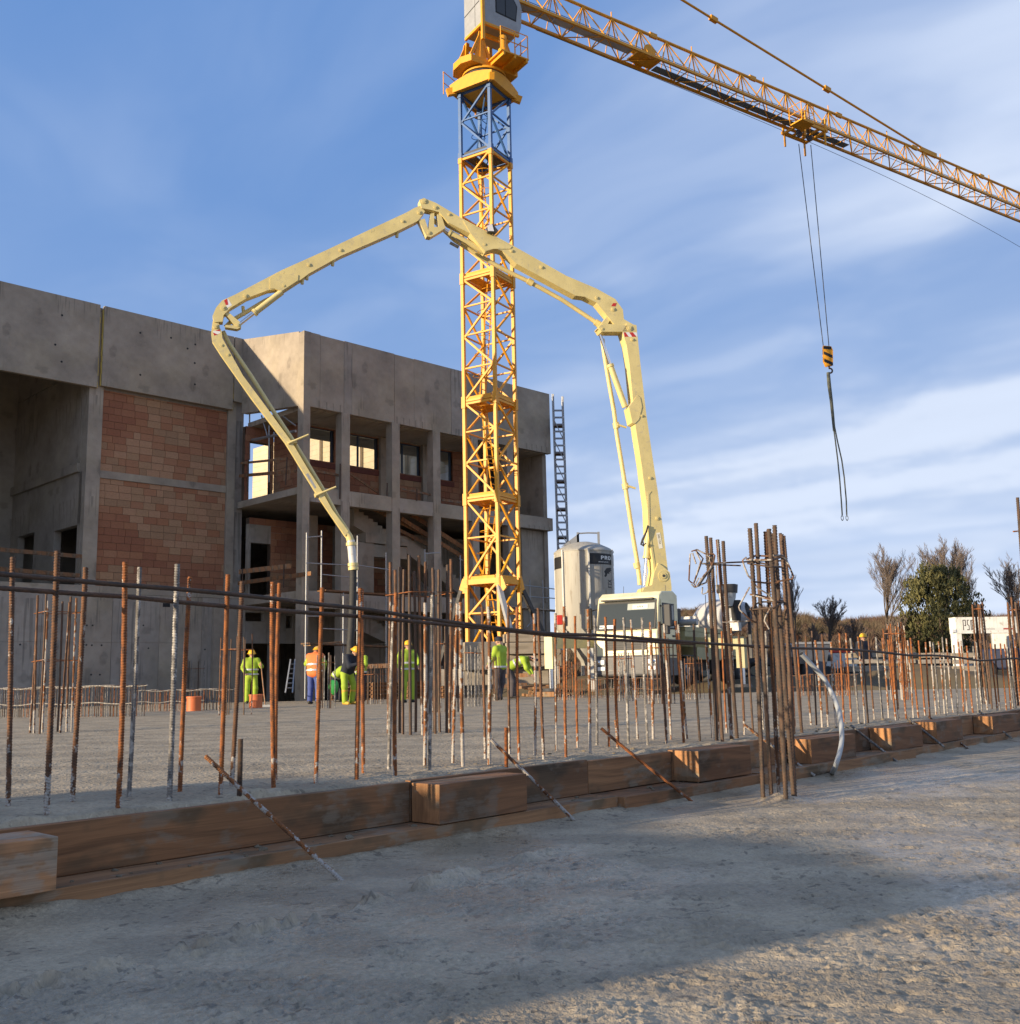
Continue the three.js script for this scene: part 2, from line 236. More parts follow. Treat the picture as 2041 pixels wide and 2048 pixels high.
// a sheet on a ring grid round the camera's standing point, fine where it is near
function sheet(name, r0, r1, k, a0, a1, inside, height, m, snap) {
  const nr = Math.ceil(Math.log(r1 / r0) / k), na = Math.ceil((a1 - a0) / k), P = new Float32Array((nr + 1) * (na + 1) * 3), U = new Float32Array((nr + 1) * (na + 1) * 2), ok = new Uint8Array((nr + 1) * (na + 1)), I = [];
  for (let i = 0; i <= nr; i++) { const r = r0 * Math.exp(i * k); for (let j = 0; j <= na; j++) { const a = a0 + (a1 - a0) * j / na; let x = Math.sin(a) * r, z = -Math.cos(a) * r; const o = i * (na + 1) + j, q = inside(x, z); if (snap) [x, z] = snap(x, z); ok[o] = q ? 1 : 0; P[o * 3] = x; P[o * 3 + 1] = q ? height(x, z, r) : 0; P[o * 3 + 2] = z; U[o * 2] = x; U[o * 2 + 1] = -z; } }
  for (let i = 0; i < nr; i++) for (let j = 0; j < na; j++) { const a = i * (na + 1) + j, b = a + 1, c = a + na + 1, d = c + 1; if (ok[a] && ok[b] && ok[c] && ok[d]) I.push(a, b, d, a, d, c); }
  const g = new THREE.BufferGeometry(); g.setAttribute('position', new THREE.BufferAttribute(P, 3)); g.setAttribute('uv', new THREE.BufferAttribute(U, 2)); g.setIndex(I); g.computeVertexNormals();
  return structure(put(name, g, m));
}
const ridge = [[-120, 2018], [0, 1995], [140, 1965], [300, 1925], [450, 1890], [600, 1850], [740, 1810], [870, 1772], [1000, 1738], [1090, 1712]].map(([x, y]) => toF(onY(x, y, 0)));
function ridgeT(s) { for (let i = 0; i + 1 < ridge.length; i++) if (s >= ridge[i][0] && s < ridge[i + 1][0]) return mix(ridge[i][1], ridge[i + 1][1], (s - ridge[i][0]) / (ridge[i + 1][0] - ridge[i][0])); return s < ridge[0][0] ? ridge[0][1] : null; }
const rn = (x, y, o, s) => 1 - Math.abs(fbm(x, y, 0, o, s, 0.55) * 2 - 1);
const ridgeEnd = ridge[ridge.length - 1][0];
function nearH(x, z) {
  const dx = x - FO.x, dz = z - FO.z, s = dx * FU.x + dz * FU.z, t = dx * FN.x + dz * FN.z;
  const rt = ridgeT(s) ?? ridge[ridge.length - 1][1], fade = 1 - step(ridgeEnd - 0.5, ridgeEnd + 0.8, s);
  let y = 0.012 * (fbm(x * 0.7, z * 0.7, 0, 3, 201) - 0.5);
  const rough = mix(step(0.0, 0.8, t - 0.25), step(-0.02, 0.05, t - rt), fade) * (1 - 0.55 * step(2.5, 9, s + t * 0.2) * step(0.35, 0.6, fbm(x * 0.4, z * 0.9, 0, 3, 250)));
  const q = s * 0.9 + t * 0.25, w = t * 1.5 - s * 0.2;      // torn flakes, drawn out by the screed
  const r1 = rn(q * 14, w * 17, 4, 211), r2 = rn(q * 36 + 5, w * 44, 3, 217);
  y += rough * 0.85 * (0.013 * Math.pow(r1, 4) * step(0.3, 0.7, fbm(x * 1.6, z * 1.6, 0, 3, 224)) + 0.012 * Math.pow(r2, 3) * (0.35 + 0.9 * step(0.4, 0.6, fbm(x * 5, z * 7, 0, 3, 227))) + 0.005 * fbm(x * 60, z * 60, 0, 2, 229) - 0.012 * step(0.66, 0.78, fbm(x * 16, z * 20, 0, 3, 231)));
  y += (1 - rough) * (0.004 * fbm(s * 3, t * 14, 0, 3, 233) + 0.002 * fbm(x * 40, z * 40, 0, 2, 239));
  if (fade > 0) { const e = Math.abs(t - rt - 0.05 * (fbm(s * 3, 1.5, 0, 3, 241) - 0.5)); y += fade * 0.055 * Math.exp(-e * e / 0.0018) * step(0.42, 0.6, fbm(s * 9, t * 9, 0, 4, 244, 0.6)) * (0.4 + 0.9 * fbm(s * 30, t * 30, 0, 3, 245)); }
  // clotted mortar round the foot of the free-standing bars
  { const ex = x - 1.85, ez = z + 7.5, e2 = ex * ex + ez * ez; if (e2 < 0.2) y += 0.05 * Math.exp(-e2 / 0.02) * (0.2 + 1.3 * fbm(x * 18, z * 18, 0, 3, 262)); }
  // slurry squeezed up against the boards
  y += (0.035 + 0.03 * step(0.5, -1.5, s + 2.2)) * Math.exp(-Math.max(t, 0) / 0.08) * (0.3 + 1.2 * fbm(s * 4, t * 9, 0, 4, 247)) * (t > -0.05 ? 1 : 0.4);
  return y;
}
sheet('wet_slab', 1.35, 46, 0.0038, -58 * D2R, 68 * D2R, (x, z) => (x - FO.x) * FN.x + (z - FO.z) * FN.z > -0.3, nearH, M.slab);
function farH(x, z) {
  const dx = x - FO.x, dz = z - FO.z, t = -(dx * FN.x + dz * FN.z) - 0.25, s = dx * FU.x + dz * FU.z;
  const edge = Math.exp(-Math.max(t, 0) / 0.28), far = step(16, 30, Math.hypot(x, z));
  let y = farY(x, z) + 0.008 * (fbm(x * 0.5, z * 0.5, 0, 3, 301) - 0.5);
  y += (1 - far * 0.8) * (0.008 * Math.pow(rn(s * 12, t * 13, 4, 307), 2.5) * (0.4 + 0.8 * step(0.35, 0.65, fbm(x * 0.8, z * 0.8, 0, 3, 311))) + 0.011 * Math.pow(fbm(x * 26, z * 26, 0, 3, 313), 2));
  y += edge * 0.05 * Math.pow(fbm(s * 7, t * 9, 0, 4, 317), 2) * 1.6 - 0.016 * edge;
  return mix(0.295, y, step(0.026, 0.085, t + 0.012 * fbm(s * 14, 3, 0, 3, 331)));
}
const farIn = (x, z) => { const r = Math.hypot(x, z); const dx = x - FO.x, dz = z - FO.z, t = -(dx * FN.x + dz * FN.z), s = dx * FU.x + dz * FU.z; return t > 0.276 - r * 0.0085 && z > -37.5 + 0.12 * x && s < 60; };
sheet('new_floor_slab', 3.2, 62, 0.0052, -52 * D2R, 60 * D2R, farIn, farH, M.slabFar, (x, z) => { const t = -((x - FO.x) * FN.x + (z - FO.z) * FN.z); if (t < 0.276) { x -= FN.x * (0.276 - t); z -= FN.z * (0.276 - t); } return [x, z]; });
// --- the timber edge: each piece is a thing
function sfAt(px, py, y) { return toF(onY(px, py, y)); }
function timber(name, label, s0, s1, t0, t1, y0, y1, m, o = {}) {
  const L = s1 - s0, w = t1 - t0, h = y1 - y0, g = new RoundedBoxGeometry(w, h, L, 2, Math.min(0.006, w / 5, h / 5)), p = g.attributes.position, uv = g.attributes.uv, nn = g.attributes.normal, sd = o.seed || 1;
  for (let i = 0; i < p.count; i++) { const ax = Math.abs(nn.getX(i)), ay = Math.abs(nn.getY(i)), az = Math.abs(nn.getZ(i)); if (az > ax && az > ay) uv.setXY(i, p.getX(i) + sd, p.getY(i)); else uv.setXY(i, (ax > ay ? p.getY(i) : p.getX(i)) + sd * 0.37, p.getZ(i) + sd * 0.71); }
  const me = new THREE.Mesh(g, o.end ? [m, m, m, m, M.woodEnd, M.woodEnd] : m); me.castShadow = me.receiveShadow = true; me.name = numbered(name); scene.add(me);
  me.position.copy(F((s0 + s1) / 2, (t0 + t1) / 2, (y0 + y1) / 2)); me.rotation.y = Math.atan2(-FU.x, -FU.z) + (o.turn || 0); me.rotation.z = o.roll || 0; tag(me, label, o.cat || 'timber', o.group); return me;
}
const sOf = (px, py, y) => sfAt(px, py, y)[0];
const TOP = 0.325, LED = 0.1;
const bx = [[-900, 1960], [1252, 1624], [1518, 1573], [1786, 1516], [2120, 1462]].map(([x, y]) => sfAt(x, y, 0.0));
// lower beams on the wet slab
const lb = ['long weathered beam on the wet slab, under the planks with the longest slanted bar', 'short orange-brown beam on the wet slab ending at the free-standing bar cluster', 'mortar-smeared beam on the wet slab where the grey conduit comes down', 'distant lower beam on the wet slab, past the grey conduit'];
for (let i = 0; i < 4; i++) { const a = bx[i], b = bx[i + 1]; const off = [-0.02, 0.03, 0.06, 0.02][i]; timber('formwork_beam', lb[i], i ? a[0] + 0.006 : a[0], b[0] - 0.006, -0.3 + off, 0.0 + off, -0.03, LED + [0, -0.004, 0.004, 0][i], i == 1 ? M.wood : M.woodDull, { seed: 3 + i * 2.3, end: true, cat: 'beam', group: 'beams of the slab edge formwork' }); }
// upright planks and the square blocks standing on the ledge, from left to right
const P = x => sOf(x, 1654 - 0.1127 * x, TOP);
const plankSpec = [[-700, 811, M.wood], [811, 1178, M.woodDark], [1178, 1352, M.woodDull], [1352, 1590, M.woodDull], [1590, 1763, M.woodDark], [1763, 1857, M.woodDull], [1857, 1982, M.woodDull], [1982, 2130, M.woodDark]];
const plankL = ['long brown plank with dark knots behind the longest slanted bar', 'dark mortar-stained plank behind the largest sunlit block', 'greyish plank between the largest block and the second block', 'grey plank behind the free-standing bar cluster', 'dark plank beside the lower end of the grey conduit', 'short plank just past the grey conduit', 'grey plank between the two farthest blocks', 'dark plank at the far end of the slab edge'];
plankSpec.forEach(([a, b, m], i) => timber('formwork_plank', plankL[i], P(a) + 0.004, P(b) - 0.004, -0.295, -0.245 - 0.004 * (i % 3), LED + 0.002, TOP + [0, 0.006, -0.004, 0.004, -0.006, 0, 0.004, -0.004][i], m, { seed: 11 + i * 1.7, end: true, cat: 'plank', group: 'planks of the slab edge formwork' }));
const blk = [[-150, 106, 'big pale sawn timber block at the near end of the ledge'], [811, 1006, 'large timber block on the ledge, its end half lit orange'], [1352, 1468, 'timber block with a round-ringed bright end, second along the ledge'], [1588, 1692, 'timber block with glowing orange end beside the free-standing bars'], [1763, 1832, 'timber block with splashed orange end past the grey conduit'], [1858, 1920, 'small dark timber block with a bright reddish end'], [1982, 2045, 'farthest timber block at the end of the ledge']];
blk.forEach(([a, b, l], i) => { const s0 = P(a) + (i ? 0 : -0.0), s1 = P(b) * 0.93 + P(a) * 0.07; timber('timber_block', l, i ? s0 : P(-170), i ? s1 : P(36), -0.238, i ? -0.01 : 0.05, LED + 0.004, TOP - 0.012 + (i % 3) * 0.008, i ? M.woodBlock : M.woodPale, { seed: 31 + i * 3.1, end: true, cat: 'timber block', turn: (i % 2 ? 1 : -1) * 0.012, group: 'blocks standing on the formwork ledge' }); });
// boarded screen added outside the frame as a shadow caster, up-sun: its shadow lies along the formwork and over the near slab
{
  const t = thing('added_shadow_screen', 'unseen boarded screen added up-sun to cast the slab shadow', 'shadow_screen', V(SCREEN_X, 0, SCREEN_Z), SCREEN_TURN), m = M.woodDull;
  for (let i = 0; i < 12; i++) new MB().box(-0.09, 0.0, 0, SCREEN_H + 0.03 * Math.sin(i * 5.1), -i * 0.3 - 0.295, -i * 0.3).build('board', m, t);
  for (let i = 0; i < 2; i++) new MB().box(-0.2, -0.1, 0, SCREEN_H, -i * 2.1 - 0.1, -i * 2.1).build('post', m, t);
}
// ============================================================ reinforcement bars
function ribbed(len, r, pitch, per, sides, seed) {
  const n = Math.ceil(len / pitch * per), pos = [], uv = [], idx = [], R = rng(seed), bx1 = (R() - 0.5) * 0.03, bz1 = (R() - 0.5) * 0.03, ph = R() * 6;
  for (let i = 0; i <= n; i++) {
    const y = i / n, yy = y * len, ox = bx1 * Math.sin(y * 2.6 + ph), oz = bz1 * Math.sin(y * 2.1 + ph * 2);
    for (let k = 0; k <= sides; k++) { const a = k / sides * 2 * Math.PI, q = yy / pitch + 0.55 * Math.sin(a), f = q - Math.floor(q), rib = Math.abs(Math.cos(a)) > 0.25 ? Math.pow(0.5 + 0.5 * Math.cos(2 * Math.PI * f), 2.2) : 0.25, rr = r * (0.88 + 0.3 * rib); pos.push(ox + Math.cos(a) * rr, yy, oz + Math.sin(a) * rr); uv.push(k / sides + seed * 0.37, yy / (len > 1.5 ? 2.2 : 1.3)); }
  }
  for (let i = 0; i < n; i++) for (let k = 0; k < sides; k++) { const a = i * (sides + 1) + k, b = a + 1, c = a + sides + 1, d = c + 1; idx.push(a, d, b, a, c, d); }
  const c = pos.length / 3; pos.push(pos[n * (sides + 1) * 3] - r, len, pos[n * (sides + 1) * 3 + 2]); uv.push(0.5, 0.5); for (let k = 0; k < sides; k++) idx.push(c, n * (sides + 1) + k + 1, n * (sides + 1) + k);
  const g = new THREE.BufferGeometry(); g.setAttribute('position', new THREE.Float32BufferAttribute(pos, 3)); g.setAttribute('uv', new THREE.Float32BufferAttribute(uv, 2)); g.setIndex(idx); g.computeVertexNormals(); return g;
}
const GB = [1, 2, 3, 4].map(s => ribbed(1.2, 0.0125, 0.013, 5, 10, s)), GM = [5, 6, 7, 8].map(s => ribbed(1.2, 0.0115, 0.02, 4, 7, s)), GC = [9, 10, 11].map(s => ribbed(2, 0.0155, 0.022, 4, 8, s)), GF = [0.0125, 0.0125].map((r, s) => ribbed(2, r, 0.06, 2, 5, 12 + s));
function stand(g, m, base, top, r, name, parent) { const o = new THREE.Mesh(g, m); o.castShadow = o.receiveShadow = true; if (parent) { o.name = name; parent.add(o); } else { o.name = numbered(name); scene.add(o); } const d = top.clone().sub(base), L = d.length(); g.computeBoundingBox(); o.position.copy(base); o.quaternion.setFromUnitVectors(V(0, 1, 0), d.normalize()); if (!o.userData.l) o.scale.set(r, L / g.boundingBox.max.y, r); return o; }
const rowG = 'starter bars standing in a row along the slab edge';
const rowL = ['rust-orange', 'brown mortar-flecked', 'dark brown', 'grey mortar-coated', 'white-splashed orange', 'dull brown'];
const zones = [[60, 'at the near end of the row'], [130, 'before the tall narrow cage'], [210, 'just past the tall narrow cage'], [310, 'before the middle of the clay block bay'], [420, 'before the grey cage in its orange sleeve'], [500, 'where the longest slanted bar leans'], [600, 'before the dark lower doorway'], [700, 'before the worker in the orange vest'], [770, 'beside the hanging pump hose'], [880, 'before the dense tall cage'], [950, 'before the crane mast'], [1050, 'before the worker in the dark cap'], [1120, 'before the pump outrigger leg'], [1190, 'before the lettered silo'], [1250, 'before the pump windscreen'], [1320, 'before the pump cab corner'], [1400, 'before the pump side lockers'], [1500, 'among the tall bars hung with spare links'], [1610, 'behind the free-standing cluster'], [1700, 'behind the grey conduit'], [1770, 'before the tall spreading bare tree'], [1850, 'before the orange-tipped cage'], [1920, 'before the evergreen tree'], [1990, 'before the pillar of the white gantry'], [9999, 'at the far end of the row']];
// [top x, top y, foot x, foot y, steel] read off the photograph
const row = [[28, 1114, 14, 1616, 1], [116, 1102, 92, 1632, 1], [167, 1135, 151, 1606, 1], [249, 1124, 234, 1623, 0], [280, 1134, 255, 1596, 3], [356, 1128, 337, 1607, 3], [381, 1154, 362, 1587, 0], [457, 1149, 442, 1593, 0], [483, 1162, 463, 1575, 1], [482, 1478, 478, 1597, 2], [551, 1164, 545, 1579, 0], [561, 1166, 554, 1565, 0], [643, 1175, 634, 1570, 0], [721, 1176, 714, 1564, 0], [728, 1178, 723, 1550, 0], [794, 1185, 793, 1555, 0], [788, 1210, 780, 1541, 3], [865, 1190, 860, 1545, 3], [851, 1205, 848, 1533, 4], [916, 1207, 906, 1527, 4], [923, 1204, 927, 1538, 4], [967, 1213, 969, 1519, 1], [974, 1213, 981, 1532, 4], [1019, 1215, 1020, 1509, 1], [1035, 1214, 1040, 1523, 0], [1013, 1455, 1012, 1536, 0], [1068, 1227, 1070, 1512, 4], [1078, 1216, 1088, 1521, 1], [1111, 1226, 1112, 1503, 4], [1126, 1213, 1136, 1515, 0], [1151, 1232, 1156, 1497, 0], [1176, 1218, 1180, 1508, 4], [1189, 1231, 1193, 1492, 3], [1209, 1234, 1221, 1496, 0], [1231, 1238, 1238, 1492, 0], [1246, 1235, 1257, 1489, 3], [1231, 1440, 1234, 1498, 4], [1263, 1239, 1275, 1481, 4], [1285, 1235, 1297, 1492, 3], [1300, 1244, 1307, 1481, 4], [1319, 1243, 1335, 1489, 1], [1331, 1248, 1340, 1481, 4], [1351, 1242, 1368, 1487, 0], [1357, 1249, 1375, 1480, 4], [1388, 1248, 1402, 1484, 2]];
{
  const R = rng(77);
  for (let x = 1424; x < 2062;) { const f = (x - 1400) / 640, back = R() < 0.45; const fy = mix(1479, 1419, f) - (back ? 7 - 3 * f : 0), hgt = mix(228, 133, Math.pow(f, 0.72)) + (R() - 0.5) * 16; const k = R(); row.push([x - (x - 1020) * hgt / 13500 - hgt * 0.021 + (R() - 0.5) * 5, fy - hgt, x, fy, k < 0.3 ? 0 : k < 0.55 ? 4 : k < 0.7 ? 1 : k < 0.85 ? 5 : 3]); x += mix(15.5, 8.2, f) * (0.55 + 0.9 * R()); }
}
row.forEach(([tx, ty, fx, fy, k], i) => {
  const base = onFar(fx, fy), d = -base.z, R = rng(900 + i), top = atD(tx, ty, d + (R() - 0.5) * 0.06); base.y -= 0.05; base.addScaledVector(top.clone().sub(base).normalize(), 0);
  tag(stand(d < 7.2 ? GB[i % 4] : GM[i % 4], M.bar[k], base, top, d < 7.2 ? 0.92 + 0.14 * R() : 0.9 + 0.2 * R(), 'starter_bar'), (fy - ty < 140 && fx < 1300 ? 'short ' : '') + rowL[k] + ' starter bar ' + zones.find(z => fx < z[0])[1], 'rebar', rowG);
  scene.children[scene.children.length - 1].rotateY(i * 1.3);
});
// two tie bars wired along the row
function rail(pts, t, r, m, label) {
  const q = pts.map(([x, y]) => planeT(x, y, t)), c = new THREE.CatmullRomCurve3(q), L = c.getLength(), n = Math.round(L / 0.016), b = new MB(), pp = c.getSpacedPoints(n), rr = pp.map((_, i) => r * (1 + 0.09 * (i % 2)));
  tag(b.tube(pp, rr, 7).build('tie_bar', m), label, 'rebar', 'long bars tied along the starter row');
}
rail([[-90, 1141], [0, 1148], [116, 1158], [249, 1170], [356, 1178], [520, 1194], [643, 1209], [721, 1217], [860, 1238], [974, 1253], [1100, 1267], [1210, 1271], [1301, 1278], [1418, 1287], [1506, 1292], [1578, 1294]], -0.36, 0.0115, M.rustD, 'upper long dark bar tied across the nearer starter bars');
rail([[-90, 1170], [0, 1176], [167, 1188], [249, 1193], [381, 1206], [558, 1221], [721, 1233], [848, 1245], [974, 1257], [1078, 1268], [1160, 1276], [1300, 1283], [1388, 1288]], -0.48, 0.0115, M.rustK, 'lower long brown bar tied across the nearer starter bars');
rail([[1500, 1293], [1578, 1296], [1691, 1299], [1769, 1305], [1825, 1311], [1870, 1311], [1917, 1315], [1960, 1321], [2025, 1317], [2090, 1320]], -0.4, 0.012, M.rustD, 'sagging dark bar tied across the farther starter bars');
// slanted props from the slab edge down to the wet slab
[[413, 1511, 681, 1762, 4, 0.011, 'longest slanted bar, crusted with white mortar, over the near plank'], [983, 1479, 1133, 1627, 4, 0.011, 'slanted mortar-splashed bar crossing the dark plank before the second block'], [1205, 1454, 1384, 1605, 0, 0.011, 'slanted rusty bar reaching the wet slab beside the free-standing bars'], [1489, 1449, 1619, 1543, 4, 0.012, 'slanted bar passing right behind the free-standing bars'], [1703, 1459, 1784, 1516, 3, 0.012, 'slanted pale bar just past the grey conduit'], [1817, 1446, 1879, 1487, 3, 0.012, 'slanted pale bar before the small dark block'], [1860, 1443, 1927, 1491, 1, 0.012, 'slanted dark bar in front of the small dark block'], [1960, 1430, 2017, 1470, 3, 0.013, 'farthest slanted bar at the end of the slab edge']].forEach(([x0, y0, x1, y1, k, r, l], i) => {
  let b = onY(x1, y1, 0.0); if (toF(b)[1] < 0.06) b = planeT(x1, y1, 0.05); const a = planeT(x0, y0, -0.3); if (a.y < TOP + 0.02) a.y = TOP + 0.04; const d = a.clone().sub(b).normalize(), o = stand(GB[i % 4], M.bar[k], b.addScaledVector(d, -0.06), a, r / 0.0125, 'slanted_bar'); tag(o, l, 'rebar', 'slanted bars propped over the formwork');
});
// column cages: a thing each, bars and links as parts
function cage(label, bars, links, m, r, linkM, o = {}) {
  const c = bars.reduce((a, b) => a.add(b[0]), V(0, 0, 0)).divideScalar(bars.length), t = thing(o.name || 'column_cage', label, 'rebar cage', c, 0, o.group);
  bars.forEach(([a, b], i) => { const g = o.far ? GF[i % 2] : GC[i % 3], q = stand(g, Array.isArray(m) ? m[i % m.length] : m, a.clone().sub(c), b.clone().sub(c), r / (o.far ? 0.0125 : 0.0155), 'bar', t); q.rotateY(i); });
  links.forEach(l => { const b = new MB(); b.tube(l.pts.map(p => p.clone().sub(c)), l.r || 0.005, 6); b.build('link', l.m || linkM, t); });
  return t;
}
const roundLoop = (pts, k = 0.03) => { const n = pts.length, out = []; for (let i = 0; i < n; i++) { const a = pts[(i + n - 1) % n], p = pts[i], b = pts[(i + 1) % n], d0 = V().subVectors(a, p), d1 = V().subVectors(b, p), e = Math.min(k, d0.length() / 3, d1.length() / 3), q0 = p.clone().addScaledVector(d0.normalize(), e), q1 = p.clone().addScaledVector(d1.normalize(), e); for (let j = 0; j <= 4; j++) { const u = j / 4; out.push(q0.clone().multiplyScalar((1 - u) * (1 - u)).addScaledVector(p, 2 * u * (1 - u)).addScaledVector(q1, u * u)); } } out.push(out[0].clone()); return out; };
// the free-standing cluster on the wet slab
{
  const B0 = onY(1560, 1603, 0), d0 = -B0.z, P2 = (q, d) => atD(q[0], q[1], d0 + d);
  const fp = (q, d) => { const a = P2(q, d); return a; };
  const list = [[ZC(878, 172), [1529, 1603], 0.0], [ZC(975, 105), [1545, 1592], 0.16], [ZC(1150, 180), [1568, 1606], -0.02], [ZC(1245, 132), [1586, 1598], 0.1], [ZC(1110, 215), [1556, 1590], 0.2], [ZC(1180, 250), [1577, 1592], 0.2], [ZC(1285, 250), [1592, 1594], 0.2]];
  const bars = list.map(([q, f, d]) => { const b = onY(f[0], f[1], 0.0); b.y = -0.08; return [b, atD(q[0], q[1], -b.z + 0.02)]; });
  const at = (i, f) => bars[i][0].clone().lerp(bars[i][1], f), out = (p, k) => { const c = at(0, 0.5).add(at(3, 0.5)).multiplyScalar(0.5).setY(p.y); return c.add(p.clone().sub(c).multiplyScalar(k)); };
  const ring = (f, k, sag = 0) => roundLoop([at(0, f + sag), at(2, f), at(3, f - sag), at(1, f)].map(p => out(p, k)), 0.03);
  const free = pts => pts.map(([x, y, d]) => { const q = ZC(x, y); return atD(q[0], q[1], d0 + d); });
  cage('cluster of seven tall ribbed bars standing alone in the wet slab', bars, [
    { pts: ring(0.885, 1.25), r: 0.0075 }, { pts: ring(0.86, 1.2, 0.012), r: 0.0065, m: M.rustD }, { pts: ring(0.74, 1.15, 0.02), r: 0.0065 }, { pts: ring(0.715, 1.22, -0.01), r: 0.0065, m: M.rustD },
    { pts: free([[860, 545, -0.05], [810, 580, -0.05], [830, 660, -0.05], [880, 780, -0.04], [960, 860, 0.0], [1150, 880, 0.1], [1270, 870, 0.1]]), r: 0.007 }, { pts: free([[1200, 520, 0.0], [1320, 520, 0.1], [1370, 570, 0.1], [1465, 790, 0.1], [1450, 825, 0.1], [1380, 835, 0.1], [1240, 860, 0.12]]), r: 0.007 },
    { pts: free([[900, 930, -0.05], [760, 1180, -0.06], [770, 1220, -0.06], [900, 1340, -0.05], [1000, 1400, 0.05]]), r: 0.006, m: M.rustB }, { pts: free([[1180, 1160, 0.15], [1100, 1320, 0.15], [1090, 1360, 0.15], [1150, 1470, 0.15]]), r: 0.006, m: M.rustB }, { pts: free([[950, 860, 0.15], [1000, 940, 0.15], [1140, 1020, 0.2], [1190, 1090, 0.2]]), r: 0.006 }], [M.bar[2], M.bar[5], M.bar[2], M.bar[2], M.bar[1]], 0.0165, M.rustB, {});
}
// the column group behind it, on the slab, with a bunch of spare links hung on it
{
  const b4 = [[ZC(320, 272), [1436, 1482]], [ZC(392, 292), [1447, 1484]], [ZC(488, 317), [1460, 1480]], [ZC(578, 335), [1473, 1478]], [ZC(1345, 268), [1603, 1466]], [ZC(1195, 235), [1575, 1462]], [ZC(1275, 235), [1590, 1468]]];
  const bars = b4.map(([q, f]) => { const b = onFar(f[0], f[1]); b.y -= 0.05; return [b, atD(q[0], q[1], -b.z + 0.02)]; }), d0 = -bars[1][0].z;
  const free = (pts, dd = 0) => pts.map(([x, y, d = 0]) => { const q = ZC(x, y); return atD(q[0], q[1], d0 + d + dd); });
  const L = [{ pts: free([[290, 628, -0.06], [450, 622, -0.05], [640, 612, 0], [810, 605, 0.1], [1100, 588, 0.3], [1340, 590, 0.5]]), r: 0.008 }, { pts: free([[330, 640, 0.1], [500, 642, 0.1], [785, 652, 0.1]]), r: 0.007, m: M.rustD },
    { pts: free([[210, 630], [165, 490], [135, 500], [118, 840], [150, 870], [180, 880], [300, 560], [200, 450], [150, 470]], -0.1), r: 0.007 }, { pts: free([[180, 460], [220, 445], [330, 500], [390, 545], [380, 600]], -0.09), r: 0.007 }, { pts: free([[210, 470], [270, 600], [180, 880], [210, 930], [260, 900]], -0.12), r: 0.007 }, { pts: free([[240, 920], [430, 640], [450, 520], [430, 500], [360, 505]], -0.11), r: 0.008 }, { pts: free([[150, 890], [190, 930], [340, 870], [420, 660], [400, 600]], -0.1), r: 0.008 }, { pts: free([[220, 925], [310, 780], [390, 690], [440, 600]], -0.13), r: 0.008, m: M.rustB }, { pts: free([[200, 900], [240, 810], [270, 815], [255, 880], [300, 900]], -0.12), r: 0.006, m: M.rustG }, { pts: free([[295, 930], [285, 1005], [300, 1020], [350, 1000], [365, 960]], -0.1), r: 0.006 }, { pts: free([[330, 1030], [335, 1180], [350, 1370]], -0.1), r: 0.003, m: M.black }, { pts: free([[470, 640], [480, 990], [500, 1010]], 0.1), r: 0.006 }, { pts: free([[550, 1380], [700, 1375], [900, 1365]], 0.2), r: 0.007 }, { pts: free([[490, 320], [500, 500], [505, 620]], 0.1), r: 0.004 }];
  cage('tall bars in a row with a bunch of bent spare links hung on them', bars, L, [M.bar[2], M.bar[5], M.bar[1], M.bar[2], M.bar[5], M.bar[2], M.bar[2]], 0.0165, M.rustB, {});
}
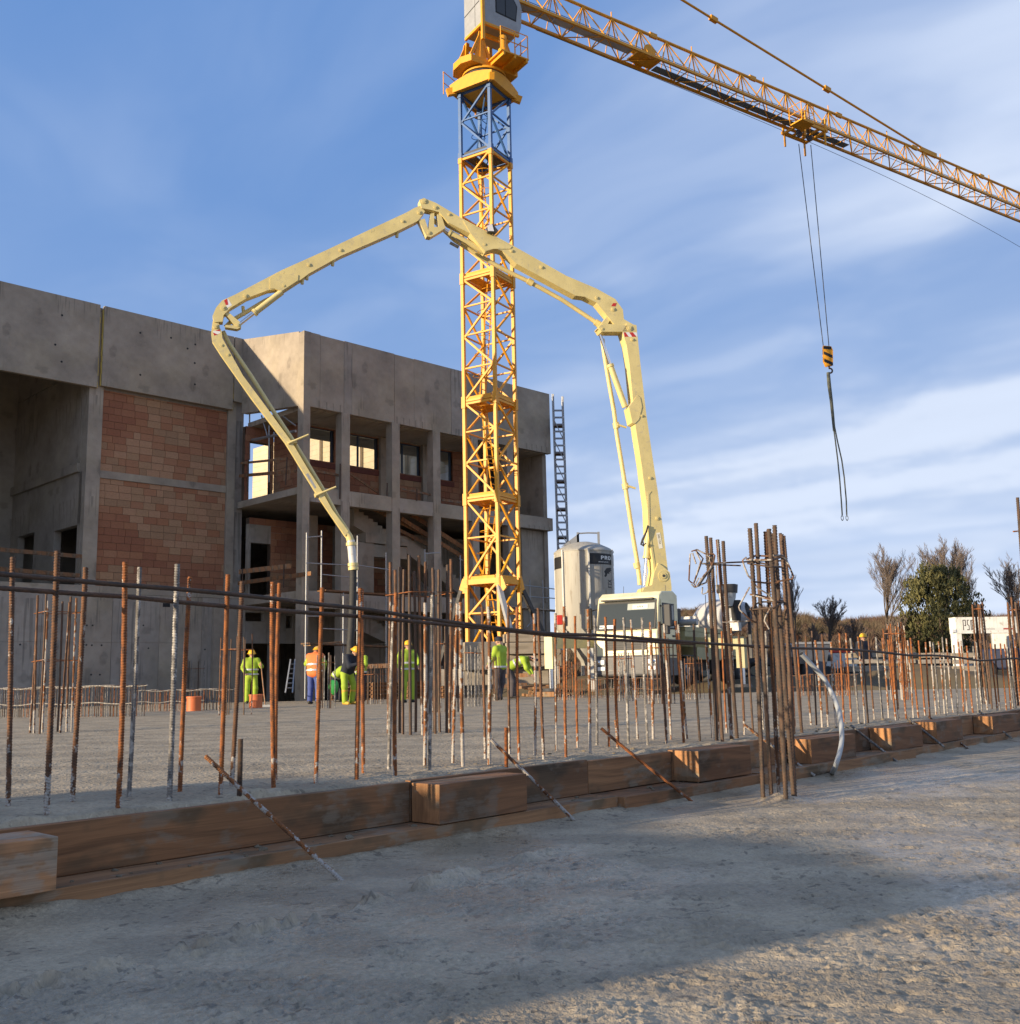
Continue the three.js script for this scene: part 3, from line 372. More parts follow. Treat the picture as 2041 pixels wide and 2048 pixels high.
// cages farther back on the slab: [label, centre x, foot y, half width px, top y, bars, link heights, steel, bar radius]
const cg = [['dense cage of thirteen tall ribbed bars beside the crane mast', 842, 1468, 58, 1124, 13, [0.8], [1, 2, 5], 0.0165, 0], ['tall narrow cage on the slab before the grey basement wall', 105, 1466, 40, 1196, 10, [0.87, 0.52], [1, 4, 5], 0.0145, 0], ['slim cage standing beside the worker with the rake', 472, 1430, 26, 1271, 8, [0.8], [1, 5], 0.013, 1], ['small rusty cage on the slab edge below the brick bay', 235, 1395, 17, 1330, 8, [0.83], [1, 0], 0.013, 1], ['second small rusty cage on the slab edge below the brick bay', 282, 1395, 10, 1338, 7, [0.8], [1], 0.013, 1], ['grey cage rising out of an orange pipe sleeve', 386, 1403, 17, 1321, 8, [0.78], [3, 5], 0.013, 1], ['small dark cage standing against the basement wall', 186, 1388, 12, 1357, 7, [0.7], [2], 0.013, 1], ['faint dark cage beside the tall narrow cage', 66, 1392, 11, 1347, 6, [0.7], [2, 1], 0.013, 1], ['rusty cage partly behind the nearest starter bar', 8, 1392, 9, 1343, 5, [0.7], [1], 0.013, 1], ['thin grey cage beside the worker in the orange vest', 652, 1417, 15, 1306, 8, [0.8], [3, 5], 0.013, 1], ['wide low cage between the hose and the dense tall cage', 750, 1408, 20, 1328, 10, [0.72], [1, 5], 0.012, 1], ['cage of thin bars at the foot of the crane mast', 892, 1425, 22, 1246, 10, [0.75], [1, 5], 0.014, 1], ['grey cage with many bars beside the worker in the dark cap', 950, 1413, 17, 1292, 11, [0.86], [3], 0.013, 1], ['low cage right behind the worker in the dark cap', 992, 1402, 8, 1310, 6, [0.7], [5, 1], 0.012, 1], ['rusty cage below the pump outrigger beam', 1133, 1400, 14, 1321, 9, [0.8], [1, 0], 0.013, 1], ['pale cage in front of the pump cab grille', 1252, 1402, 16, 1305, 9, [0.85], [3, 4], 0.013, 1], ['tall brown cage before the pump cab door step', 1325, 1408, 21, 1279, 12, [0.85], [1, 5], 0.014, 1], ['rusty cage standing beside the front wheel of the pump', 1391, 1399, 15, 1311, 10, [0.8], [1], 0.013, 1], ['orange-tipped cage on the slab below the evergreen', 1801, 1400, 20, 1249, 9, [0.86], [0, 4], 0.014, 1], ['tall brown cage crossing the pillar of the white gantry', 1974, 1408, 9, 1202, 7, [0.9], [1, 5], 0.016, 1], ['tall brown cage under the right half of the white gantry', 2047, 1412, 10, 1198, 7, [0.88], [1, 5], 0.016, 1], ['thin brown cage half hidden behind the bar row past the conduit', 1686, 1392, 9, 1320, 6, [0.6], [1, 0], 0.013, 1]];
cg.forEach(([label, cx, fy, hw, ty, n, lk, ks, r, far], i) => {
  const R = rng(500 + i), c = onFar(cx, fy), d = -c.z, w = hw * d / FPX, hgt = (fy - ty) * d / FPX, ro = 0.6 + R() * 0.5, bars = [], ex = V(Math.cos(ro), 0, -Math.sin(ro)), ez = V(Math.sin(ro), 0, Math.cos(ro)), k = w / 1.25;
  const lean = 0.00;
  for (let j = 0; j < n; j++) { const q = j / n * 4, e = Math.floor(q), f = (q - e) * 2 - 1, [a, b] = [[f, -1], [1, f], [-f, 1], [-1, -f]][e]; const p = c.clone().addScaledVector(ex, a * k + (R() - 0.5) * k * 0.12).addScaledVector(ez, b * k + (R() - 0.5) * k * 0.12); p.y = farY(p.x, p.z) - 0.04; bars.push([p, p.clone().add(V((R() - 0.5) * 0.04, hgt * (0.95 + 0.08 * R()), (R() - 0.5) * 0.04))]); }
  const links = lk.map(f => ({ r: far ? 0.009 : 0.006, pts: roundLoop([[-1, -1], [1, -1], [1, 1], [-1, 1]].map(([a, b]) => c.clone().addScaledVector(ex, a * k * 1.1).addScaledVector(ez, b * k * 1.1).setY(c.y + hgt * f + (R() - 0.5) * 0.02)), 0.03) }));
  cage(label, bars, links, ks.map(q => M.bar[q]), r, M.rustO, { far });
});
// the single tall bars at the right edge
{
  const d = 9.5, a = onFar(2062, 1425), t = atD(2033, 995, -a.z), L = atD(2027, 1063, -a.z - 0.03), L2 = atD(2075, 1060, -a.z + 0.1), a2 = onFar(2078, 1423);
  a.y -= 0.05; a2.y -= 0.05; cage('very tall dark bars at the edge of the slab beside the white gantry', [[a, t], [a2, atD(2052, 1010, -a2.z)]], [{ pts: [L, L2], r: 0.011 }], [M.bar[2]], 0.021, M.rustO, {});
}
// low edge cages lying along the far side of the slab
function lowCage(label, x0, y0, x1, y1, n, hgt, white) {
  const a = onFar(x0, y0), b = onFar(x1, y1), c = a.clone().lerp(b, 0.5), t = thing('edge_cage', label, 'rebar cage', c), R = rng(x0 + 5), up = V(0, hgt, 0), m = white ? M.rustG : M.rustK, back = V(0.1, 0, -0.45);
  for (const [o, f] of [[0, 1], [0, 0.45], [1, 1]]) { const bb = new MB(), P = u => a.clone().lerp(b, u).addScaledVector(back, o).add(V(0, hgt * f + 0.02 * Math.sin(u * 19), 0)).sub(c); const pts = []; for (let i = 0; i <= 24; i++) pts.push(P(i / 24)); bb.tube(pts, 0.014, 6).build('rail', m, t); }
  for (let i = 0; i < n; i++) { const u = (i + 0.2 + 0.6 * R()) / n, p = a.clone().lerp(b, u).sub(c), q = p.clone().add(back), bb = new MB(); p.y -= 0.05; q.y -= 0.05; bb.tube([p, p.clone().add(V(0, hgt + 0.06, 0)), q.clone().add(V(0, hgt + 0.06, 0)), q], 0.009, 5).build('link', R() < (white ? 0.4 : 0.15) ? M.rustG : R() < 0.5 ? M.rustO : M.rustK, t); }
}
lowCage('long low edge cage with white-splashed top rails before the basement wall', -40, 1436, 268, 1434, 46, 0.62, true);
lowCage('low edge cage with a white rail between the orange sleeves', 268, 1424, 455, 1420, 30, 0.5, true);
lowCage('low dark edge cage below the front of the pump', 1150, 1396, 1330, 1396, 26, 0.55, false);
lowCage('low dark edge cage behind the grey conduit', 1560, 1392, 1720, 1390, 24, 0.55, false);
// orange pipe sleeves
for (const [x, y, l] of [[388, 1422, 'orange plastic pipe sleeve round a grey cage'], [512, 1416, 'orange plastic pipe sleeve beside the worker with the rake']]) {
  const p = onFar(x, y), t = thing('pipe_sleeve', l, 'pipe', p), g = new THREE.LatheGeometry([[0.17, -0.05], [0.17, 0.3], [0.185, 0.31], [0.185, 0.35], [0.165, 0.35], [0.155, 0.3], [0.155, -0.05]].map(q => new THREE.Vector2(...q)), 20); put('tube', g, M.orange, t);
}
// bent grey conduit standing out of the wet slab
{
  const pts = [[1603, 1307, -0.1], [1626, 1332, -0.06], [1648, 1357, 0], [1662, 1382, 0.06], [1672, 1405, 0.12], [1680, 1430, 0.18], [1683, 1451, 0.22], [1684, 1478, 0.25], [1681, 1500, 0.28], [1673, 1528, 0.3]].map(([x, y, t]) => planeT(x, y, t)); const e = onY(1662, 1551, -0.02); pts.push(e);
  const c = new THREE.CatmullRomCurve3(pts).getSpacedPoints(60), t = thing('grey_conduit', 'bent grey plastic conduit curving up out of the wet slab', 'conduit', e), b = new MB();
  b.tube(c.map(p => p.sub(e)), 0.021, 12, false).build('pipe', mat([0.33, 0.35, 0.36], 0.5), t); new MB().tube([c[0].clone(), c[0].clone().lerp(c[1], 0.5)], 0.0185, 10).build('opening', M.black, t);
}
// mortar clods dropped round the formwork
{
  const R = rng(4242), b = new MB(); for (let i = 0; i < 330; i++) { const s = -4.5 + R() * R() * 17, q = R() * 0.8, t = q < 0.55 ? -0.34 - R() * 0.5 : q < 0.8 ? -0.24 + R() * 0.22 : 0.02 + R() * 0.5, y = q < 0.55 ? TOP : q < 0.8 ? LED : 0.004, r = 0.004 + 0.014 * R() * R(), p = F(s, t, y + r * 0.3), g = new THREE.IcosahedronGeometry(r, 1), a = g.attributes.position; for (let k = 0; k < a.count; k++) { const v = V(a.getX(k), a.getY(k), a.getZ(k)), f = 0.6 + 0.8 * vn(v.x / r * 1.3 + i, v.z / r * 1.3 + v.y / r, 0, 3); a.setXYZ(k, v.x * f * 1.4, v.y * f * 0.7, v.z * f * 1.4); } g.computeVertexNormals(); b.geo(g, M4(p.x, p.y, p.z, 0, R() * 6)); }
  tag(b.build('mortar_crumbs', M.slabFar), 'loose crumbs of mortar scattered along the formwork', 'mortar', null, 'stuff');
}
// ============================================================ the unfinished building: a hall and a wing, both on one frame turned 45 degrees
const BO = atD(606, 900, 42).setY(0), BQ = 45 * D2R, BU = V(Math.cos(BQ), 0, -Math.sin(BQ)), BN = V(Math.sin(BQ), 0, Math.cos(BQ));
const fac = (q, w) => { const p = onPl(q[0], q[1], BO.clone().addScaledVector(BN, w), BN).sub(BO); return [p.dot(BU), p.y]; };      // -> [u, v] on the facade plane w
const crs = (q, u) => { const p = onPl(q[0], q[1], BO.clone().addScaledVector(BU, u), BU).sub(BO); return [p.dot(BN), p.y]; };      // -> [w, v] on the cross plane u
const WH = -5.1, hall = thing('concrete_hall', 'tall concrete hall with clay block bay beside the stair wing', 'building', BO, BQ), wing = thing('stair_wing', 'concrete wing with open gallery, stairs and a blank parapet', 'building', BO, BQ);
const uAt = (q, w) => fac(q, w)[0], vAt = (q, w) => fac(q, w)[1];
const boxP = (name, m, par, a) => new MB().box(...a).build(name, m, par);
// clay blocks laid in a rectangle with openings; each block is a mesh of its own
M.clayV = mat([1, 1, 1], 0.95, { map: rep(T.clay, 0.7), vertexColors: true });
const brickG = [0, 1, 2].map(i => new MB().box(-0.5, 0.5, -0.5, 0.5, -0.5, 0.5, [i * 0.31, i * 0.17]).geometry());
function bricks(par, seed, u0, u1, v0, v1, w, holes, opt = {}) {
  const R = rng(seed), h = opt.h || 0.3, L = opt.l || 0.56, rest = new MB(), cols = []; let n = 0;
  for (let k = 0; v0 + k * h < v1 - 0.04; k++) {
    const y0 = v0 + k * h, y1 = Math.min(y0 + h - 0.014, v1); let x = u0 - (k % 2 ? L * 0.5 : 0) - R() * 0.06; const tone = R() * 0.6;
    while (x < u1) {
      const len = L * (R() < 0.12 ? 0.55 : 0.92 + 0.16 * R()); let segs = [[Math.max(x, u0), Math.min(x + len - 0.013, u1)]]; x += len;
      for (const [a, b, c, d] of holes) if (y1 > c + 0.03 && y0 < d - 0.03) segs = segs.flatMap(([p, q]) => q <= a || p >= b ? [[p, q]] : [[p, Math.min(q, a)], [Math.max(p, b), q]].filter(([e, f]) => f - e > 0.05));
      for (const [p, q] of segs) if (q - p > 0.05) {
        const big = fbm(p * 0.5 + seed, y0 * 0.6, 0, 3, 700), i = Math.min(7, Math.floor(clamp((big - 0.25) * 1.6 + (R() - 0.5) * 0.62 + tone * 0.15) * 8)); const mm = M.clay[[6, 3, 4, 0, 1, 7, 5, 2][i]];
        if (opt.stuff) { rest.box(p, q, y0, y1, w - 0.1, w + R() * 0.008); for (let e = 0; e < 36; e++) cols.push(mm.color.r, mm.color.g, mm.color.b); continue; }
        const o = new THREE.Mesh(brickG[n % 3], mm); o.castShadow = o.receiveShadow = true; o.name = 'brick'; o.position.set((p + q) / 2, (y0 + y1) / 2, w - 0.05 + R() * 0.009); o.scale.set(q - p, y1 - y0, 0.1); par.add(o); n++;
      }
    }
  }
  if (opt.stuff) { const o = rest.build('bricks', M.clayV, par); o.geometry.setAttribute('color', new THREE.Float32BufferAttribute(cols, 3)); o.userData.kind = 'stuff'; }
  return n;
}
function brickWall(bld, seed, u0, u1, v0, v1, w, holes, opt) {      // mortar bed as the wall, blocks proud of it
  const b = new MB(), us = [u0, ...holes.flatMap(h => [h[0], h[1]]), u1].filter(x => x >= u0 && x <= u1).sort((a, b) => a - b);
  for (let i = 0; i + 1 < us.length; i++) { if (us[i + 1] - us[i] < 0.01) continue; const m = (us[i] + us[i + 1]) / 2; let vs = [[v0, v1]]; for (const h of holes) if (m > h[0] && m < h[1]) vs = vs.flatMap(([p, q]) => [[p, Math.min(q, h[2])], [Math.max(p, h[3]), q]].filter(([e, f]) => f - e > 0.01)); for (const [p, q] of vs) b.box(us[i], us[i + 1], p, q, w - 0.3, w - 0.028); }
  const o = b.build('block_wall', M.mortar, bld); const n = bricks(o, seed, u0, u1, v0, v1, w, holes, opt); return n;
}
// ---------------- hall
const ROOF = vAt(Z3(300, 143), WH), c1L = uAt(Z3(508, 1100), WH), c1R = uAt(Z3(592, 1100), WH), c2L = uAt(Z4(160, 900), WH), c2R = uAt(Z4(206, 900), WH);
const vBand1 = vAt(Z3(950, 1216), WH), vBand0 = vAt(Z3(950, 1258), WH), vPan = vAt(Z3(975, 752), WH), vPanL = vAt(Z3(275, 640), WH), vFl = vAt([300, 1178], WH), uL = -26;

for (const [a, b] of [[c1L, c1R], [c2L, c2R], [c1L - 8.2, c1L - 7.5], [c1L - 16, c1L - 15.3]]) boxP('column', M.con, hall, [a, b, -0.3, ROOF - 0.25, WH - 0.55, WH]);
boxP('pier', M.conBlue, hall, [c2R + 0.01, 0.3, -0.3, vPan + 1.6, WH - 0.9, WH - 0.16]);
for (const [a, b, v] of [[uL, c1L - 8.0, vPanL], [c1L - 7.7, c1L + 0.24, vPanL], [c1R - 0.16, c2L + 0.12, vPan], [c2L + 0.17, 0.36, vPan + 0.4]]) boxP('parapet_panel', M.con, hall, [a, b, v, ROOF, WH - 0.02, WH + 0.16]);
{ // formwork tie holes in the panels, sealed foam in the joints
  const th = new THREE.CylinderGeometry(0.045, 0.045, 0.03, 10); for (const q of [[365, 265], [325, 437], [362, 537], [823, 368], [1003, 397], [1145, 436], [1142, 545], [823, 614], [1143, 670], [1100, 460]]) { const [u, v] = fac(Z3(...q), WH + 0.16); put('tie_hole', new MB().geo(th, M4(u, v, WH + 0.152, Math.PI / 2)).geometry(), M.black, hall); }
  const foam = mat([0.55, 0.4, 0.1], 0.9); for (const [u, v0, v1] of [[c1L + 0.25, vPanL, ROOF - 0.4], [c1R - 0.17, vPan, ROOF - 0.3], [c2L + 0.13, vPan, ROOF - 1.5]]) { const b = new MB(), R = rng(3); for (let v = v0; v < v1; v += 0.25) b.box(u - 0.02 - R() * 0.015, u + 0.02 + R() * 0.015, v, v + 0.25, WH + 0.02, WH + 0.09 + R() * 0.04); b.build('joint_foam', foam, hall); }
}
boxP('ring_beam', M.con, hall, [c1R + 0.01, c2L - 0.01, vBand0, vBand1, WH - 0.35, WH - 0.05]);
const nb = brickWall(hall, 5, c1R + 0.01, c2L - 0.01, vFl + 0.02, vBand0 - 0.01, WH - 0.1, []) + brickWall(hall, 9, c1R + 0.01, c2L - 0.01, vBand1 + 0.01, vPan - 0.1, WH - 0.1, []);
boxP('head_beam', M.conBlue, hall, [c1R + 0.01, c2L - 0.01, vPan - 0.2, ROOF - 0.35, WH - 0.5, WH - 0.14]);
boxP('floor_edge', M.con, hall, [uL, 0.3, vFl - 0.28, vFl, WH - 6, WH + 0.32]);
{ // basement wall in formwork bays
  const cut = [uL, c1L - 3.4, c1L - 1.55, c1L + 0.05, c1R + 0.6, c1R + 1.0, c1R + 2.6, c1R + 4.5, c2L - 0.4, 0.3]; for (let i = 0; i + 1 < cut.length; i++) for (const [a, b] of [[-0.3, 2.55], [2.562, vFl - 0.29]]) boxP('wall_panel', i % 3 ? M.conBlue : M.con, hall, [cut[i] + 0.006, cut[i + 1] - 0.006, a, b, WH - 0.1, WH + 0.3 + (i * 7 % 3) * 0.003]);
  boxP('wall_core', M.conBlue, hall, [uL + 0.1, 0.25, -0.3, vFl - 0.3, WH - 0.3, WH + 0.27]);
  const th = new THREE.CylinderGeometry(0.035, 0.035, 0.02, 8), zb = crop(0, 1100, 0.2899); for (const q of [[140, 652], [597, 655], [635, 657], [702, 657], [1025, 678], [1415, 686], [600, 520], [640, 520], [990, 520], [690, 860], [630, 860]]) { const [u, v] = fac(zb(...q), WH + 0.3); put('tie_hole', new MB().geo(th, M4(u, v, WH + 0.304, Math.PI / 2)).geometry(), M.black, hall); }
  const [uu, vv] = fac(zb(1150, 380), WH + 0.3); boxP('slot', M.black, hall, [uu - 0.16, uu + 0.16, vv - 0.08, vv + 0.08, WH + 0.2, WH + 0.308]);
}
{ // cross wall seen through the open bay, with two doorways and a ledge; the hall behind it is dark
  const u = c1L - 0.02, L = q => crs(q, u), d1 = [L(Z3(98, 1700))[0], L(Z3(194, 1700))[0]], d2 = [L(Z3(310, 1700))[0], L(Z3(461, 1700))[0]], t1 = L(Z3(150, 1550))[1], t2 = L(Z3(390, 1510))[1], led = L(Z3(300, 1195))[1], led2 = L(Z3(300, 1245))[1], wB = -13;
  
  const seg = (w0, w1, v0, v1, m = M.con, du = 0, nm = 'cross_wall') => boxP(nm, m, hall, [u, u + 0.3 + du, v0, v1, w0, w1]);
  const ed = [wB, d1[0], d1[1], d2[0], d2[1], WH - 0.56];
  for (let i = 0; i < 5; i++) seg(ed[i] + 0.005, ed[i + 1] - 0.005, i == 1 ? t1 : i == 3 ? t2 : vFl, led2);
  const wj = [wB, L(Z3(35, 1400))[0], L(Z3(200, 900))[0], L(Z3(470, 900))[0], WH - 0.56]; for (let i = 0; i < 4; i++) seg(wj[i] + 0.008, wj[i + 1] - 0.008, led + 0.01, vPanL + 0.9, i % 2 ? M.con : M.con);
  boxP('ledge', M.con, hall, [u - 0.12, u + 0.3, led2 + 0.01, led, wB, WH - 0.56]);
  boxP('roof_beam', M.con, hall, [u - 0.02, u + 0.3, vPanL + 0.92, ROOF - 0.3, wB, WH - 0.56]);
  const rm = M.conBlue; boxP('roof', M.con, hall, [uL, 0.3, ROOF - 0.3, ROOF - 0.06, wB - 0.3, WH - 0.02]); boxP('rear_wall', M.con, hall, [uL, 0.3, 0, ROOF - 0.31, wB - 0.3, wB]);
  boxP('end_wall', M.con, hall, [uL - 0.3, uL, vFl, ROOF, wB, WH]); boxP('hall_floor', M.con, hall, [uL, 0.3, vFl - 0.25, vFl - 0.02, wB, WH - 0.1]); boxP('inner_wall', rm, hall, [u + 3.2, u + 3.4, vFl, ROOF - 0.31, wB, WH - 0.6]);
}
// ---------------- wing
const PT = (vAt(Z4(600, 62), 0) + vAt([1101, 787], 0)) / 2, PB = (vAt(Z4(620, 517), 0) + vAt(Z4(1530, 665), 0)) / 2, uE = uAt([1101, 850], 0), FT = (vAt(Z4(640, 945), 0) + vAt(Z4(1530, 1112), 0)) / 2, FB = (vAt(Z4(640, 1025), 0) + vAt(Z4(1530, 1200), 0)) / 2, G0 = vAt(Z4(640, 1584), 0), WB = -2.6, WA = -4.6;

{ // parapet in shuttering bays
  const xs = [0.34, ...[705, 845, 892, 1140, 1255, 1470].map(x => uAt(Z4(x, 350), 0)), uAt([1000, 800], 0), uE]; for (let i = 0; i + 1 < xs.length; i++) boxP('parapet_panel', i % 4 == 2 ? M.conBlue : M.con, wing, [xs[i] + (i ? 0.007 : 0), xs[i + 1] - 0.007, PB, PT - 0.02 * (i % 3 == 1), -0.28, 0.0 - (i % 2) * 0.006]);
  boxP('parapet_core', M.conBlue, wing, [0.34, uE - 0.02, PB + 0.03, PT - 0.05, -0.3, -0.03]);
  // the return that catches the sun, its upper edge runs up towards the hall
  const a = crs(Z4(252, 95), 0), b = crs(Z4(600, 60), 0), c = crs(Z4(565, 511), 0), d = crs(Z4(240, 525), 0), w0 = WH + 0.17, w1 = -0.03; 
  const j = mix(w0, w1, 0.12); const top = w => mix(PT + 0.85, PT, (w - w0) / (w1 - w0)), bot = w => mix(PB + 0.6, PB, (w - w0) / (w1 - w0)); for (const [p, q] of [[w0, j - 0.006], [j + 0.006, w1 - 0.36]]) new MB().hexa([V(0, bot(q), q), V(0.3, bot(q), q), V(0.3, bot(p), p), V(0, bot(p), p), V(0, top(q), q), V(0.3, top(q), q), V(0.3, top(p), p), V(0, top(p), p)]).build('return_panel', M.con, wing);
}
const colU = [[0.0, 0.34], ...[[826, 880], [1126, 1171], [1366, 1411]].map(([a, b]) => { const m = uAt(Z4((a + b) / 2, 1000), 0); return [m - 0.22, m + 0.22]; })]; { const s = colU[3][0] - colU[2][0]; colU.push([colU[3][0] + s, colU[3][1] + s]); colU.push([colU[4][0] + s * 1.0, colU[4][1] + s]); }
colU.forEach(([a, b], i) => { boxP('column', i % 2 ? M.con : M.con, wing, [a, b, -0.3, i ? PB - 0.003 : PT + 0.004, i ? -0.42 : -0.39, i ? 0.012 : 0.02]); });
for (const [x0, x1] of [[640, 690]]) { const a = uAt(Z4(x0, 1300), -3), b = uAt(Z4(x1, 1300), -3); boxP('inner_column', M.con, wing, [a, b, -0.3, FB - 0.01, -3.35, -3]); }
for (let i = 0; i + 1 < colU.length; i++) boxP('floor_beam', i % 2 ? M.con : M.conBlue, wing, [colU[i][1] + 0.003, colU[i + 1][0] - 0.003, FB, FT, -0.36, -0.01]);
boxP('floor_beam', M.con, wing, [colU[5][1] + 0.003, uE, FB, FT, -0.36, -0.01]);
boxP('gallery_slab', M.con, wing, [0.02, uE - 0.1, FT - 0.32, FT - 0.03, WB - 8, -0.37]);
boxP('gallery_ceiling', M.con, wing, [0.31, uE - 0.1, PB - 0.02, PB + 0.2, WA - 0.3, -0.31]);
boxP('ground_floor_slab', M.con, wing, [0.02, uE - 0.1, G0 - 0.34, G0, WB - 8, -0.3]); for (let i = 0; i + 1 < colU.length; i++) boxP('ground_floor_beam', M.conBlue, wing, [colU[i][1] + 0.003, colU[i + 1][0] - 0.003, G0 - 0.7, G0 + 0.004, -0.29, -0.02]);
// upper back wall with windows
const win = [[ZW1(905, 270), ZW1(1285, 345), ZW1(1285, 755), 1], [ZW2(70, 405), ZW2(435, 495), ZW2(435, 882), 0.33], [ZW2(538, 515), ZW2(980, 640), ZW2(975, 1018), 0.5], [ZW2(1062, 668), ZW2(1387, 745), ZW2(1383, 1113), 0.5]].map(([a, b, c, k]) => { const A = fac(a, WB), B = fac(b, WB), C = fac(c, WB); return [A[0], B[0], C[1], (A[1] + B[1]) / 2 + 0.05, k]; });
const vS = win.reduce((a, w) => a + w[2], 0) / 4, vT = win.reduce((a, w) => a + w[3], 0) / 4; for (const w of win) { w[2] = vS; w[3] = vT; } win.push([win[3][1] + 1.9, win[3][1] + 3.6, vS, vT, 0.5]);
const dA = fac(ZW1(190, 540), WA), dB = fac(ZW1(468, 1075), WA), door = [dA[0], dB[0], FT, (dA[1] + fac(ZW1(468, 570), WA)[1]) / 2], uS = door[1] + 0.12; 
let wb = brickWall(wing, 21, uS, uE - 2.2, FT, PB - 0.03, WB, win, {});
wb += brickWall(wing, 23, Math.min(0.05, door[0] - 0.05), uS - 0.02, FT, PB - 0.03, WA, [door], {});
{ const s = new THREE.Group(); s.name = 'step_wall'; s.position.set(uS, 0, 0); s.rotation.y = -Math.PI / 2; wing.add(s); const o = new MB().box(WA, WB, FT, PB - 0.03, -0.3, -0.03).build('mortar_bed', M.mortar, s); wb += bricks(s, 27, WA, WB - 0.01, FT, PB - 0.03, 0, [], {}); }
// through-going lintel band, pilasters, dark sills, blue frames and panes
for (const w of win) { boxP('lintel', M.con, wing, [w[0] - 0.25, w[1] + 0.25, w[3] + 0.004, w[3] + 0.62, WB - 0.1, WB + 0.02]); boxP('sill', M.clayRed, wing, [w[0], w[1] + 0.08, w[2] - 0.26, w[2] - 0.01, WB - 0.2, WB + 0.03]); }
M.frame = mat([0.035, 0.05, 0.075], 0.4);
for (const w of win) {
  const fr = new MB(), f = 0.07, z0 = WB - 0.2, z1 = WB - 0.12; fr.box(w[0] + 0.005, w[1] - 0.005, w[2] + 0.005, w[2] + f, z0, z1).box(w[0] + 0.005, w[1] - 0.005, w[3] - f, w[3] - 0.005, z0, z1).box(w[0] + 0.005, w[0] + f, w[2] + f, w[3] - f, z0, z1).box(w[1] - f * 1.6, w[1] - 0.005, w[2] + f, w[3] - f, z0, z1); const mu = mix(w[0], w[1], w[4]); if (w[4] < 0.95) fr.box(mu - f / 2, mu + f / 2, w[2] + f, w[3] - f, z0, z1);
  const wi = fr.build('window_frame', M.frame, wing); const ed = w[4] < 0.95 ? [w[0] + f, mu, w[1] - f] : [w[0] + f, w[1] - f]; for (let i = 0; i + 1 < ed.length; i++) new MB().quad(V(ed[i], w[2] + f, WB - 0.16), V(ed[i + 1], w[2] + f, WB - 0.16), V(ed[i + 1], w[3] - f, WB - 0.16), V(ed[i], w[3] - f, WB - 0.16)).build('pane', M.glass, wi);
}
for (const x of [[440, 540], [985, 1055]]) { const a = uAt(ZW2(x[0], 900), WB + 0.02), b = uAt(ZW2(x[1], 900), WB + 0.02); boxP('pilaster', M.con, wing, [a, b, FT, PB - 0.04, WB - 0.05, WB + 0.16]); }
{ // rooms behind the windows: a long sunlit wall across, white-washed low, boarded above, and a boarded ceiling
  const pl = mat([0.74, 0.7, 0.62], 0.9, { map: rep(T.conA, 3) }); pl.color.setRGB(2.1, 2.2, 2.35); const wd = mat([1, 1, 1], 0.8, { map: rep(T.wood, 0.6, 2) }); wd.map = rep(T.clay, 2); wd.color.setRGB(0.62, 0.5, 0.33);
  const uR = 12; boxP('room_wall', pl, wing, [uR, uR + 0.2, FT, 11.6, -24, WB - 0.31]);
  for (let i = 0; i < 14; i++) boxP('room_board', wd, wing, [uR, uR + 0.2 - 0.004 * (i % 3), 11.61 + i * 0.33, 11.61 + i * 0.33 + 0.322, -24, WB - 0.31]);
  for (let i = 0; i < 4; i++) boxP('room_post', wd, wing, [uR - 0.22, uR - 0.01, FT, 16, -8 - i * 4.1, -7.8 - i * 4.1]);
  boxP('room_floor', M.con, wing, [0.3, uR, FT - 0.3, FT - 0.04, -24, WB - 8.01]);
}
// end pier beyond the mast
{ const a = uAt([1042, 950], -0.4); boxP('end_wall', M.con, wing, [uE - 0.28, uE, -0.3, PB - 0.01, -5, -0.38]); boxP('end_wall', M.con, wing, [a, uE - 0.29, -0.3, FB - 0.01, -0.75, -0.45]); boxP('end_wall', M.con, wing, [a + 0.3, uE - 0.29, FT, PB - 0.03, -2.6, -2.3]); boxP('rear_wall', M.con, wing, [uE - 0.3, uE - 0.02, -0.3, PT, -17, -5.01]); }
// lower back wall: block work with a doorway under a concrete lintel
const lo = [fac(Z4(275, 1300), WA), fac(Z4(412, 1600), WA)], lw = [lo[0][0], lo[1][0], G0, lo[0][1]];
wb += brickWall(wing, 31, 0.31, uAt(ZL(1110, 300), WA), G0, FB - 0.12, WA, [[lw[0], lw[1], lw[2], lw[3] + 0.85], [door[0] - 0.6, lw[0], G0, lw[3] + 0.85]], {});
boxP('door_lintel', M.conBlue, wing, [0.31, lw[1] + 0.75, lw[3], lw[3] + 0.84, WA - 0.3, WA - 0.02]); boxP('wall', M.conBlue, wing, [0.31, Math.max(lw[0], 0.4), G0, lw[3] - 0.002, WA - 0.3, WA - 0.03]);
{ const a = uAt(ZL(1110, 300), WA), b = uE - 1; boxP('wall', M.conBlue, wing, [a, a + 1.3, G0, FB - 0.12, WA - 0.3, WA]); boxP('wall', M.conBlue, wing, [a + 5, b, G0, FB - 0.12, WA - 0.3, WA]); brickWall(wing, 41, a + 1.3, a + 5, G0, FB - 0.12, WA, [], { stuff: 1 }); }

boxP('rear_core', M.conBlue, wing, [0.3, uE - 0.3, -0.3, FT - 0.31, WA - 8.4, WA - 8.1]);
